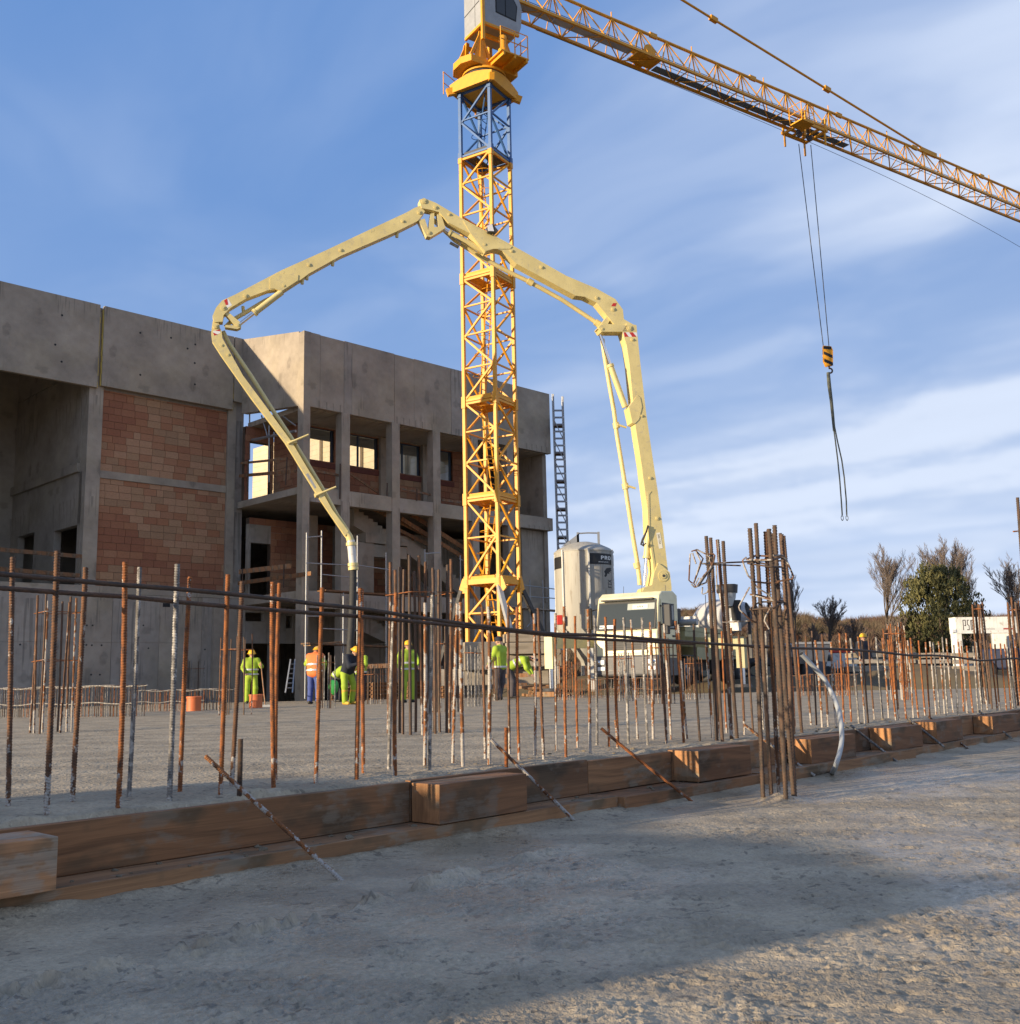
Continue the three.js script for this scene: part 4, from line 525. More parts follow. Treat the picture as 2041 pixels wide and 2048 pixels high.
// basement: grey wall with a slot, a small opening and a dark doorway
{ const s1 = [...fac(ZL(120, 935), WA), ...fac(ZL(335, 1040), WA)], s2 = [...fac(ZL(585, 975), WA), ...fac(ZL(660, 1115), WA)], vd = vAt(ZL(400, 1290), WA), u0 = -0.2, u1 = uE - 1; 
  const rows = [[s1[0] - 1.5, s1[0], vd, G0 - 0.35], [s1[0], s1[2], vd, s1[3]], [s1[0], s1[2], s1[1], G0 - 0.35], [s1[2], s2[0], vd, G0 - 0.35], [s2[0], s2[2], vd, s2[3]], [s2[0], s2[2], s2[1], G0 - 0.35], [s2[2], s2[2] + 3, vd, G0 - 0.35], [s2[2] + 3, u1, 0, G0 - 0.35], [s1[0] - 1.5, s1[0] - 0.1, -0.3, vd], [s1[2] + 0.35, s1[2] + 0.6, -0.3, vd]];
  rows.forEach((r, i) => boxP('basement_wall', i % 2 ? M.conBlue : M.con, wing, [r[0] + 0.004, r[1] - 0.004, r[2], r[3], WA - 0.3, WA])); }
// stairs: two flights with saw-tooth tops behind the columns
function flight(q0, q1, n, w0, w1, thick, m) {      // from upper left to lower right
  const a = fac(q0, w1), b = fac(q1, w1), du = (b[0] - a[0]) / n, dv = (b[1] - a[1]) / n, poly = []; for (let i = 0; i < n; i++) { poly.push([a[0] + i * du, a[1] + i * dv], [a[0] + (i + 1) * du, a[1] + i * dv]); } poly.push([b[0], b[1]], [b[0], b[1] - thick * 1.0], [a[0], a[1] - thick * 1.25]); poly.reverse();
  new MB().prism(poly, (x, y, s) => V(x, y, s ? w1 : w0)).build('stair_flight', m, wing); return [a, b];
}
const fl1 = flight(ZW2(120, 1395), ZW2(600, 1740), 8, -2.6, -1.2, 0.62, M.con), fl2 = flight(ZW2(800, 1760), ZM(1310, 590), 12, -2.6, -1.2, 0.62, M.con), fl3 = flight(ZM(210, 960), ZM(470, 1130), 5, -2.6, -1.2, 0.6, M.conBlue);
{ const a = fac(ZW2(268, 1800), -1.15), b = fac(ZW2(800, 1760), -1.2); boxP('landing', M.con, wing, [a[0], b[0] + 0.02, b[1] - 0.45, b[1], -2.7, -1.14]); boxP('landing_wall', M.con, wing, [a[0] - 0.3, a[0] + 0.5, G0, b[1] - 0.46, -1.6, -1.2]); boxP('landing_wall', M.con, wing, [colU[2][0] - 1.3, colU[2][0] - 0.9, G0, b[1] - 0.46, -1.6, -1.2]); const c = fac(ZM(220, 190), -1.2); boxP('landing_beam', M.con, wing, [a[0] - 0.3, b[0], b[1] - 1.05, b[1] - 0.5, -1.62, -1.21]); }
// timber stair rails: each a plank of its own
function facePlank(label, q0, q1, w, hgt, m, grp, name = 'guard_plank') { const a = fac(q0, w), b = fac(q1, w), P = ([u, v]) => BO.clone().addScaledVector(BU, u).addScaledVector(BN, w).setY(v); const A = P(a), B = P(b), c = A.clone().lerp(B, 0.5); const o = new MB().beam(A.sub(c), B.sub(c), 0.04, hgt).build(name, m); o.position.copy(c); return tag(o, label, 'plank', grp); }
const gS = 'timber guard rails on the stairs';
facePlank('upper guard plank running down beside the first stair flight', ZW2(300, 1360), ZW2(1150, 1790), -1.0, 0.22, M.woodDull, gS); facePlank('lower guard plank running down beside the first stair flight', ZW2(560, 1600), ZW2(1150, 1905), -1.0, 0.16, M.woodDark, gS);
facePlank('upper guard plank running down beside the second stair flight', ZW2(850, 1470), ZM(1345, 200), -0.8, 0.22, M.wood, gS); facePlank('lower guard plank running down beside the second stair flight', ZW2(730, 1530), ZM(1345, 310), -0.8, 0.2, M.wood, gS);
// guard planks in the hall and at the lower doorway
facePlank('upper grey guard plank across the open hall bay', [-60, 1094], [164, 1113], WH + 0.1, 0.16, M.woodDark, 'guard planks on the hall floor edge'); facePlank('lower grey guard plank across the open hall bay', [-60, 1133], [160, 1151], WH + 0.1, 0.16, M.woodDark, 'guard planks on the hall floor edge');
{ const cp = (label, q0, q1, h, m) => { const a = crs(q0, -0.03), b = crs(q1, -0.03), P = ([w, v]) => BO.clone().addScaledVector(BU, -0.03).addScaledVector(BN, w).setY(v), A = P(a), B = P(b), c = A.clone().lerp(B, 0.5), o = new MB().beam(A.sub(c), B.sub(c), 0.04, h).build('guard_plank', m); o.position.copy(c); tag(o, label, 'plank', 'guard planks before the lower doorway'); };
  cp('pale guard plank before the dark lower doorway', ZL(50, 475), ZL(640, 408), 0.2, M.woodPale); cp('brown guard plank before the dark lower doorway', ZL(40, 605), ZL(870, 492), 0.17, M.wood); cp('brown guard plank on the gallery by the open door', ZW1(60, 978), ZW1(790, 915), 0.14, M.wood); cp('thin guard plank high on the gallery by the open door', ZW1(80, 815), ZW1(680, 755), 0.1, M.woodDull);
  const post = (l, q0, q1) => { const a = crs(q0, -0.06), b = crs(q1, -0.06), P = ([w, v]) => BO.clone().addScaledVector(BU, -0.06).addScaledVector(BN, w).setY(v), A = P(a), B = P(b), o = new MB().bar(V(0, 0, 0), B.clone().sub(A), 0.03, 7).build('guard_post', M.rustD); o.position.copy(A); tag(o, l, 'post', 'steel guard posts clamped to the gallery edge'); };
  post('dark guard post clamped to the gallery slab beside the hall', ZW1(165, 1180), ZW1(178, 760)); post('dark guard post clamped to the middle of the gallery slab edge', ZW1(655, 1095), ZW1(675, 735)); post('dark guard post beside the lower doorway', ZL(85, 700), ZL(90, 440)); post('dark guard post in front of the lower block wall', ZL(553, 660), ZL(560, 390));
  const fp = (l, q0, q1) => { const P = q => { const [u, v] = fac(q, 0.04); return BO.clone().addScaledVector(BU, u).addScaledVector(BN, 0.04).setY(v); }, A = P(q0), B = P(q1), o = new MB().bar(V(0, 0, 0), B.sub(A), 0.03, 7).build('guard_post', M.rustD); o.position.copy(A); tag(o, l, 'post', 'steel guard posts clamped to the gallery edge'); };
  fp('dark guard post on the long gallery edge before the second column', ZW1(1355, 1275), ZW1(1360, 820)); fp('dark guard post on the long gallery edge past the second column', ZW2(545, 1235), ZW2(548, 1070)); fp('dark guard post on the long gallery edge past the third column', ZW2(928, 1300), ZW2(930, 1150));
  facePlank('thin guard plank along the gallery after the first window', ZW1(1030, 908), ZW1(1365, 975), -0.2, 0.1, M.woodDark, 'guard planks along the long gallery'); facePlank('thin guard plank along the gallery under the third window', ZW2(720, 1140), ZW2(1135, 1225), -0.2, 0.09, M.woodDark, 'guard planks along the long gallery'); facePlank('guard plank along the gallery beside the mast', ZW2(1250, 1285), ZW2(1520, 1320), -0.2, 0.12, M.woodDark, 'guard planks along the long gallery'); facePlank('sloping brace plank on the gallery under the second window', ZW2(75, 955), ZW2(430, 1195), -0.6, 0.09, M.woodDark, 'guard planks along the long gallery'); }
// ============================================================ tower crane
const CN = atD(1000, 1258, 40), CT = 32 * D2R, CL = V(-Math.cos(CT), 0, -Math.sin(CT)), CR = V(Math.sin(CT), 0, -Math.cos(CT)), CW = 1.5;
const yAt = py => atD(993, py, 40.6).y;
const craneBase = CN.clone().addScaledVector(CL, CW / 2).addScaledVector(CR, CW / 2).setY(0.2);
const crane = thing('tower_crane', 'tall yellow lattice tower crane with a blue mast section and grey cab', 'crane', craneBase);
const corner = [CN.clone(), CN.clone().addScaledVector(CL, CW), CN.clone().addScaledVector(CL, CW).addScaledVector(CR, CW), CN.clone().addScaledVector(CR, CW)].map(p => p.sub(craneBase).setY(0));
const sub = (name, par) => { const g = new THREE.Group(); g.name = name; par.add(g); return g; };
const HB = 0.2, yS = [1300, 1163, 997, 802, 554, 312, 180].map(p => yAt(p) - HB); yS[0] = 1.55;
function mastSection(y0, y1, n, m, k) {
  const s = sub('mast_section', crane), up = (p, y) => p.clone().setY(y), ch = 0.13;
  for (const c of corner) new MB().beam(up(c, y0), up(c, y1), ch, ch, CL).build('chord', m, s);
  for (let f = 0; f < 4; f++) {
    const A = corner[f], B = corner[(f + 1) % 4], dir = V().subVectors(B, A).normalize(), inn = dir.clone().multiplyScalar(0.06), h = (y1 - y0) / n;
    for (let i = 0; i < n; i++) {
      const ya = y0 + 0.1 + i * h, yb = y0 + 0.1 + (i + 1) * h - (i == n - 1 ? 0.16 : 0), flip = (i + k + (f % 2 ? 0 : 0)) % 2; const P = (c, y, e) => up(c, y).addScaledVector(inn, e);
      new MB().beam(flip ? P(A, yb, 1) : P(A, ya, 1), flip ? P(B, ya, -1) : P(B, yb, -1), 0.075, 0.075).build('diagonal', m, s);
      if (i) new MB().beam(P(A, ya + (flip ? 0.09 : -0.0), 1), P(B, ya + (flip ? 0.09 : 0), -1), 0.06, 0.06).build('strut', m, s);
    }
    for (const y of [y0 + 0.06, y1 - 0.06]) new MB().beam(up(A, y).addScaledVector(inn, 1), up(B, y).addScaledVector(inn, -1), 0.09, 0.09).build('strut', m, s);
  }
  for (const c of corner) for (const y of [y0 + 0.12, y1 - 0.12]) new MB().beam(up(c, y - 0.12), up(c, y + 0.12), ch + 0.05, ch + 0.05, CL).build('coupling', m, s);
  return s;
}
const nB = [2, 2, 3, 4, 4, 2];
for (let i = 0; i < 6; i++) mastSection(yS[i], yS[i + 1], nB[i], i == 5 ? M.blue : M.yel, (i + (i == 5 ? 1 : 0)) % 2);
// landings and slanted ladders inside the mast
for (let i = 1; i < 6; i++) {
  const y = yS[i], mid = (a, b, f) => corner[a].clone().lerp(corner[b], f), l = sub('landing', crane), b = new MB(); for (const [p, q] of [[0.08, 0.44], [0.6, 0.92]]) { const A = mid(0, 1, p).lerp(mid(3, 2, p), 0.08), B = mid(0, 1, q).lerp(mid(3, 2, q), 0.08), C = mid(0, 1, q).lerp(mid(3, 2, q), 0.92), D = mid(0, 1, p).lerp(mid(3, 2, p), 0.92); b.hexa([A, B, C, D].map(v => v.clone().setY(y + 0.02)).concat([A, B, C, D].map(v => v.clone().setY(y + 0.06)))); } b.build('deck', i == 5 ? M.dark : M.yelD, l);
  for (let e = 0; e < 4; e++) new MB().beam(mid(e, (e + 1) % 4, 0.12).setY(y + 0.14), mid(e, (e + 1) % 4, 0.88).setY(y + 0.14), 0.02, 0.16).build('toe_board', i == 5 ? M.dark : M.yelD, l);
}
for (let i = 0; i < 6; i++) {
  const L = sub('ladder', crane), y0 = yS[i] + 0.05, y1 = yS[i + 1] + (i < 5 ? 0.5 : 0), ctr = corner[0].clone().lerp(corner[2], 0.5), d = i % 2 ? 0.28 : -0.28, P = (f, e) => ctr.clone().addScaledVector(CL, d * (0.5 - f) * 2 + 0.1).addScaledVector(CR, e).setY(mix(y0, y1, f)), m = i == 5 ? M.blue : M.yel;
  for (const e of [-0.2, 0.2]) new MB().beam(P(0, e), P(1, e), 0.05, 0.05).build('rail', m, L); const n = Math.round((y1 - y0) / 0.3); const rg = new MB(); for (let j = 1; j < n; j++) rg.bar(P(j / n, -0.2), P(j / n, 0.2), 0.018, 5); rg.build('rungs', m, L);
  const hp = new MB(); for (let j = 1; j < n; j += 3) { const pts = []; for (let a = 0; a <= 8; a++) { const t = a / 8 * Math.PI; pts.push(P(j / n, -0.3 * Math.cos(t)).addScaledVector(CL, 0.5 * Math.sin(t) * (i % 2 ? -1 : 1) * -1)); } hp.tube(pts, 0.015, 5); } hp.build('hoops', m, L);
}
// foot: tie collar with lugs and slanted struts
{
  const s = sub('foot_collar', crane), y = yS[1]; for (let f = 0; f < 4; f++) { const A = corner[f], B = corner[(f + 1) % 4], d = V().subVectors(B, A).normalize(); new MB().beam(A.clone().setY(y).addScaledVector(d, -0.1), B.clone().setY(y).addScaledVector(d, 0.1), 0.12, 0.2).build('collar_beam', M.yel, s); }
  for (const [i, d] of [[1, CL], [3, CR], [0, CL.clone().negate()]]) { const c = corner[i].clone().setY(y), o = d.clone(), b = new MB(), lug = [[0.05, 0.16], [0.05, -0.42], [0.24, -0.42], [0.36, -0.3], [0.3, -0.14], [0.18, 0.16]].reverse(), nn = V().crossVectors(o, V(0, 1, 0)).normalize(); b.prism(lug, (x, v, e) => c.clone().addScaledVector(o, x).add(V(0, v, 0)).addScaledVector(nn, e ? 0.05 : -0.05)); b.build('lug', M.yel, s); }
  const st = [[corner[3].clone().setY(y - 0.3).addScaledVector(CR, 0.25), atD(1112, 1270, 42.5).sub(craneBase)], [corner[0].clone().setY(y - 0.2), atD(1035, 1316, 38.8).sub(craneBase)], [corner[1].clone().setY(y - 0.3).addScaledVector(CL, 0.25), atD(880, 1250, 41.8).sub(craneBase)]];
  st.forEach(([a, b], i) => { if (i != 1) b.y = 1.2; new MB().beam(a, b, 0.17, 0.17).build('strut', i == 1 ? M.grey : M.dark, s); });
}
// --- slewing part and everything that turns with the jib
const JT = 56.1 * D2R, JX = V(Math.sin(JT), 0, -Math.cos(JT)), JZ = V(Math.cos(JT), 0, Math.sin(JT)), C0 = V(0, 0, 0), yR = yS[6];
const J = (x, y, z) => V(0, y, 0).addScaledVector(JX, x).addScaledVector(JZ, z), Mx = (a, y, b) => V(0, y, 0).addScaledVector(CL, a).addScaledVector(CR, b);
{
  const s = sub('slewing_base', crane), w = 1.06, h0 = yR - 0.02, h1 = yR + 0.5;      // square collar with corner arms under the ring
  const pl = (x, y, m, nm, e) => { const b = new MB(); b.hexa([Mx(-x, y[0], -x), Mx(-x, y[0], x), Mx(x, y[0], x), Mx(x, y[0], -x), Mx(-x * e, y[1], -x * e), Mx(-x * e, y[1], x * e), Mx(x * e, y[1], x * e), Mx(x * e, y[1], -x * e)]); b.build(nm, m, s); };
  pl(0.98, [h0, h0 + 0.06], M.yelD, 'base_plate', 1);
  for (let f = 0; f < 4; f++) { const cs = [[-1, -1], [-1, 1], [1, 1], [1, -1]], [a, b] = cs[f], [c, d] = cs[(f + 1) % 4]; for (let g = 0; g < 5; g++) { const A = Mx(mix(a, c, g / 5) * w, 0, mix(b, d, g / 5) * w), B = Mx(mix(a, c, (g + 1) / 5) * w, 0, mix(b, d, (g + 1) / 5) * w), hh = k => h0 + 0.34 + 0.22 * Math.sin(Math.PI * k), k0 = g / 5, k1 = (g + 1) / 5, o = V().addVectors(A, B).setY(0).normalize().multiplyScalar(-0.08); new MB().hexa([A.clone().setY(h0 - 0.04), B.clone().setY(h0 - 0.04), B.clone().add(o).setY(h0 - 0.04), A.clone().add(o).setY(h0 - 0.04), A.clone().setY(hh(k0)), B.clone().setY(hh(k1)), B.clone().add(o).setY(hh(k1)), A.clone().add(o).setY(hh(k0))]).build('side_plate', M.yelD, s); } const arm = Mx(a, 0, b).normalize(); new MB().beam(arm.clone().multiplyScalar(1.25).setY(h0 + 0.1), arm.clone().multiplyScalar(1.62).setY(h0 - 0.02), 0.2, 0.3).build('corner_arm', M.yelD, s); }
  put('ring_drum', new THREE.CylinderGeometry(0.88, 0.98, 0.34, 32), M.dark, s).position.y = h1 + 0.1; put('ring_flange', new THREE.CylinderGeometry(0.95, 0.95, 0.1, 32), M.yelD, s).position.y = h1 + 0.3;
  // hand rail on the far left corner
  const r = sub('guard_rail', crane), g = [Mx(1.5, h0 + 0.15, -0.9), Mx(1.5, h0 + 0.15, 0.3), Mx(1.1, h0 + 0.25, 0.9)]; for (const p of g) new MB().bar(p, p.clone().add(V(0, 1.05, 0)), 0.022, 6).build('post', M.yel, r); for (const e of [0.55, 1.05]) new MB().tube(g.map(p => p.clone().add(V(0, e, 0))), 0.02, 6).build('rail', M.yel, r);
}
const yU = yR + 0.9;      // upper frame
{
  const s = sub('slewing_frame', crane); new MB().prism([[-1.1, -0.75], [1.25, -0.75], [1.25, 0.75], [-1.1, 0.75], [-1.35, 0.3], [-1.35, -0.3]].reverse(), (x, z, e) => J(x, e ? yU + 0.3 : yU, z)).build('turntable', M.yelD, s);
  for (const [x, z] of [[-0.55, 0.62], [-0.55, -0.62], [0.75, 0.62], [0.75, -0.62]]) { new MB().beam(J(x, yU + 0.3, z), J(x * 0.85, yU + (x < 0 ? 1.7 : 7), z * 0.95), 0.16, 0.16, JX).build('tower_leg', M.yel, s); for (const e of [-0.5, 0.5]) new MB().beam(J(x + e, yU + 0.3, z), J(x, yU + 1.45, z), 0.08, 0.12).build('leg_brace', M.yelD, s); new MB().prism([[-0.3, 0], [0.3, 0], [0.06, 1.3], [-0.06, 1.3]].reverse(), (a, b, e) => J(x + a, yU + 0.3 + b, z + (e ? 0.03 : -0.03))).build('gusset', M.yelD, s); }
  new MB().beam(J(-0.5, yU + 1.5, 0.6), J(0.72, yU + 1.5, 0.6), 0.12, 0.16).build('cross_beam', M.yel, s); new MB().beam(J(-0.5, yU + 1.5, -0.6), J(0.72, yU + 1.5, -0.6), 0.12, 0.16).build('cross_beam', M.yel, s);
  // slewing motor
  put('gear_motor', new THREE.LatheGeometry([[0, 0], [0.2, 0], [0.2, 0.35], [0.14, 0.4], [0.14, 0.75], [0.17, 0.78], [0.17, 0.95], [0.1, 1.0], [0, 1.0]].map(q => new THREE.Vector2(...q)), 18), M.yel, s).position.copy(J(0.2, yU + 0.3, 1.2));
  // service platform
  const pf = sub('platform', crane), cs = [[-0.25, 0.75], [1.15, 0.75], [1.15, 1.75], [-0.25, 1.75]]; new MB().hexa(cs.map(([x, z]) => J(x, yU + 0.2, z)).reverse().concat(cs.map(([x, z]) => J(x, yU + 0.26, z)).reverse())).build('deck', M.yelD, pf); for (const [x, z] of [[-0.1, 0.9], [0.45, 0.9], [1.05, 0.9]]) new MB().beam(J(x, yU + 0.12, 0.72), J(x, yU + 0.12, 1.75), 0.09, 0.14).build('bearer', M.yelD, pf);
  const rp = [[-0.25, 1.72], [0.45, 1.72], [1.12, 1.72], [1.12, 1.2], [1.12, 0.78]].map(([x, z]) => J(x, yU + 0.26, z)); for (const p of rp) new MB().bar(p, p.clone().add(V(0, 1.05, 0)), 0.025, 6).build('post', M.yel, pf); for (const e of [0.5, 1.05]) new MB().tube(rp.map(p => p.clone().add(V(0, e, 0))), 0.022, 6).build('rail', M.yel, pf);
}
{ // driver's cab with its big side window
  const c = sub('cab', crane), x0 = -0.75, x1 = 1.2, z0 = -0.32, z1 = 1.15, y0 = yU + 1.72, y1 = y0 + 2.25, prof = [[x0, y0], [x1 - 0.12, y0], [x1, y0 + 0.35], [x1 + 0.06, y0 + 1.25], [x1 - 0.3, y1], [x0, y1]];
  new MB().prism(prof, (x, y, e) => J(x, y, e ? z1 : z0)).build('body', M.cabPaint, c);
  const wn = [[-0.08, y0 + 0.62], [0.92, y0 + 0.55], [1.0, y0 + 1.25], [0.85, y0 + 1.5], [-0.08, y0 + 1.62]]; const inset = (k, cx = 0.45, cy = y0 + 1.1) => wn.map(([x, y]) => [cx + (x - cx) * k, cy + (y - cy) * k]);
  const win = new MB().prism(inset(1.04), (x, y, e) => J(x, y, e ? z1 + 0.012 : z1 - 0.02)).build('window', M.black, c); new MB().prism(inset(0.94), (x, y, e) => J(x, y, e ? z1 + 0.018 : z1 + 0.005)).build('pane', M.darkGlass, win); new MB().beam(J(0.4, y0 + 0.6, z1 + 0.02), J(0.4, y0 + 1.55, z1 + 0.02), 0.035, 0.02, JX).build('mullion', M.black, win);
  new MB().prism([[x1 - 0.02, y0 + 0.4], [x1 + 0.03, y0 + 1.2], [x1 - 0.22, y1 - 0.15]].flatMap(p => [p]).concat([[x1 - 0.25, y1 - 0.17], [x1 + 0.0, y0 + 1.2], [x1 - 0.05, y0 + 0.42]]), (x, y, e) => J(x + 0.04, y, e ? z1 - 0.12 : z0 + 0.12)).build('windscreen', M.darkGlass, c);
  new MB().beam(J(x0 - 0.004, y0 + 1.05, z1 - 0.25), J(x0 - 0.004, y0 + 0.95, z0 + 0.02), 0.02, 0.03).build('seam', M.dark, c); new MB().beam(J(x0 - 0.004, y0 + 0.05, 0.55), J(x0 - 0.004, y1, 0.55), 0.012, 0.01, JZ).build('seam', M.dark, c); new MB().beam(J(x0, y0 - 0.06, z1 - 0.05), J(x1 - 0.1, y0 - 0.06, z1 - 0.05), 0.1, 0.12).build('sill_beam', M.yelD, c); new MB().beam(J(x0 + 0.05, y0 - 0.06, z1), J(x0 + 0.05, y0 - 0.06, z0), 0.1, 0.12).build('sill_beam', M.yelD, c);
  new MB().beam(J(x0 - 0.02, y0 - 0.9, z1 + 0.03), J(x0 - 0.02, y1 + 0.6, z1 + 0.03), 0.13, 0.13, JX).build('corner_post', M.yel, c);
}
// --- jib: two lower chords, one upper chord, lattice in bays
const HJ = (atD(1045, 30, 40).y - EYE) * 1.05 + EYE - HB, jp = (q, y) => { const p = onY(q[0], q[1], y + HB).sub(craneBase); return [p.dot(JX), p.dot(JZ)]; };
const jn = [jp(Z2(560, 205), HJ), jp(Z2(1250, 490), HJ), jp(Z2(1925, 770), HJ)], jf = [jp(Z2(460, 228), HJ), jp(Z2(1250, 552), HJ), jp(Z2(1925, 820), HJ)]; const zN = (jn[0][1] + jn[1][1] + jn[2][1]) / 3, zF = (jf[0][1] + jf[1][1] + jf[2][1]) / 3, zC = (zN + zF) / 2;
const jc = q => { const p = onPl(q[0], q[1], craneBase.clone().addScaledVector(JZ, zC), JZ).sub(craneBase); return [p.dot(JX), p.y]; };
const tp = [jc(Z2(610, 150)), jc(Z2(1050, 345)), jc(Z2(1600, 575)), jc(Z2(1925, 710))]; 
const HT = (tp[0][1] + tp[1][1] + tp[2][1]) / 3 - HJ;
{
  const s = sub('jib', crane), L0 = -0.72, bay = 1.72, n = 27, L1 = L0 + bay * n, lo = (x, k) => J(x, HJ, k ? zF : zN), hi = x => J(x, HJ + HT, zC);
  for (const k of [0, 1]) new MB().beam(lo(L0, k), lo(L1, k), 0.11, 0.13).build('lower_chord', M.yel, s); new MB().tube([hi(L0 - 0.4), hi(L1)], 0.075, 8).build('upper_chord', M.yel, s);
  for (let i = 0; i < n; i++) { const x = L0 + i * bay, xm = x + bay / 2; for (const k of [0, 1]) { new MB().bar(lo(x, k), hi(xm), 0.033, 6).build('lattice_bar', M.yel, s); new MB().bar(lo(x + bay, k), hi(xm), 0.033, 6).build('lattice_bar', M.yel, s); new MB().bar(lo(xm, k), hi(xm), 0.026, 6).build('lattice_bar', M.yel, s); } new MB().bar(lo(x, 0), lo(x, 1), 0.03, 6).build('cross_bar', M.yel, s); new MB().bar(lo(x, i % 2), lo(x + bay, 1 - i % 2), 0.028, 6).build('cross_bar', M.yel, s); if (i % 3 == 1) new MB().bar(hi(xm).add(V(0, -0.1, 0)), hi(xm).add(V(0, 0.34, 0)), 0.03, 6).build('stub', M.yel, s); if (i % 4 == 2) new MB().beam(hi(x).add(V(0, 0.03, 0)).addScaledVector(JX, -0.2), hi(x).add(V(0, 0.03, 0)).addScaledVector(JX, 0.25), 0.12, 0.24).build('coupling', M.yelD, s); }
  // walkway grating, pale near the mast and blue-grey farther out
  const a = jp(Z2(70, 20), HJ + 0.1)[0], b = jp(Z2(470, 200), HJ + 0.1)[0], c = jp(Z2(565, 255), HJ + 0.1)[0], d = jp(Z2(1275, 545), HJ + 0.1)[0], gp = mat([0.45, 0.45, 0.5], 0.7), gb = mat([0.16, 0.2, 0.25], 0.6); for (const [u0, u1, m, z0, z1] of [[1.2, b, gp, zC - 0.05, zC + 0.42], [c, d, gb, zF + 0.08, zF + 0.5]]) { const q = new MB(); const nn = Math.round((u1 - u0) / 2); for (let i = 0; i < nn; i++) { const x0 = mix(u0, u1, i / nn) + 0.01, x1 = mix(u0, u1, (i + 1) / nn) - 0.01; q.hexa([J(x0, HJ + 0.09, z1), J(x1, HJ + 0.09, z1), J(x1, HJ + 0.09, z0), J(x0, HJ + 0.09, z0), J(x0, HJ + 0.115, z1), J(x1, HJ + 0.115, z1), J(x1, HJ + 0.115, z0), J(x0, HJ + 0.115, z0)]); } q.build('walkway', m, s); }
  new MB().bar(J(1, HJ + 0.55, zC + 0.12), J(L1, HJ + 0.55, zC + 0.12), 0.014, 5).build('trolley_rope', M.dark, s); new MB().bar(J(1, HJ + 0.35, zC - 0.12), J(L1, HJ + 0.35, zC - 0.12), 0.014, 5).build('hoist_rope_run', M.dark, s);
  const sag = []; const x0 = jp(Z2(460, 225), HJ - 0.1)[0]; for (let i = 0; i <= 20; i++) { const f = i / 20; sag.push(J(mix(3, L1, f), HJ - 0.12 - 2.3 * f * f * f, zF)); } new MB().tube(sag, 0.013, 5).build('slack_rope', M.dark, s);
  // trolley winch half way in
  const xw = jp(Z2(545, 220), HJ)[0], wn = sub('winch', crane); const dr = new MB(); dr.geo(new THREE.CylinderGeometry(0.26, 0.26, 0.75, 20), new THREE.Matrix4().makeBasis(JX, JZ, V(0, -1, 0)).setPosition(J(xw, HJ + 0.3, zC))); dr.build('drum', M.yelD, wn); for (const e of [-0.42, 0.42]) { const q = new MB(); q.geo(new THREE.CylinderGeometry(0.36, 0.36, 0.05, 20), new THREE.Matrix4().makeBasis(JX, JZ, V(0, -1, 0)).setPosition(J(xw, HJ + 0.3, zC + e))); q.build('flange', M.yelD, wn); } new MB().beam(J(xw - 0.7, HJ + 0.12, zC), J(xw + 0.7, HJ + 0.12, zC), 0.9, 0.08).build('bed', M.yelD, wn); new MB().geo(new THREE.CapsuleGeometry(0.14, 0.35, 4, 12), new THREE.Matrix4().makeBasis(JZ, JX, V(0, 1, 0)).setPosition(J(xw - 0.5, HJ + 0.35, zC))).build('motor', M.yelD, wn);
  // pendant bar from the tower head down to the upper chord
  const p1 = jc(Z2(1575, 555)), p0 = jc(Z2(675, 0)), dd = [(p0[0] - p1[0]), (p0[1] - p1[1])], P = f => J(p1[0] + dd[0] * f, p1[1] + dd[1] * f, zC), pd = sub('pendant', crane); new MB().tube([P(0), P(1.55)], 0.06, 8).build('tie_bar', M.yelD, pd); for (const q of [[790, 70], [1210, 332]]) { const c = jc(Z2(...q)), f = (c[0] - p1[0]) / dd[0]; new MB().beam(P(f - 0.012), P(f + 0.012), 0.2, 0.24).build('coupling', M.yelD, pd); } new MB().beam(J(p1[0] - 0.5, HJ + HT + 0.1, zC), J(p1[0] + 1.0, HJ + HT + 0.08, zC), 0.16, 0.28).build('anchor', M.yelD, pd);
}
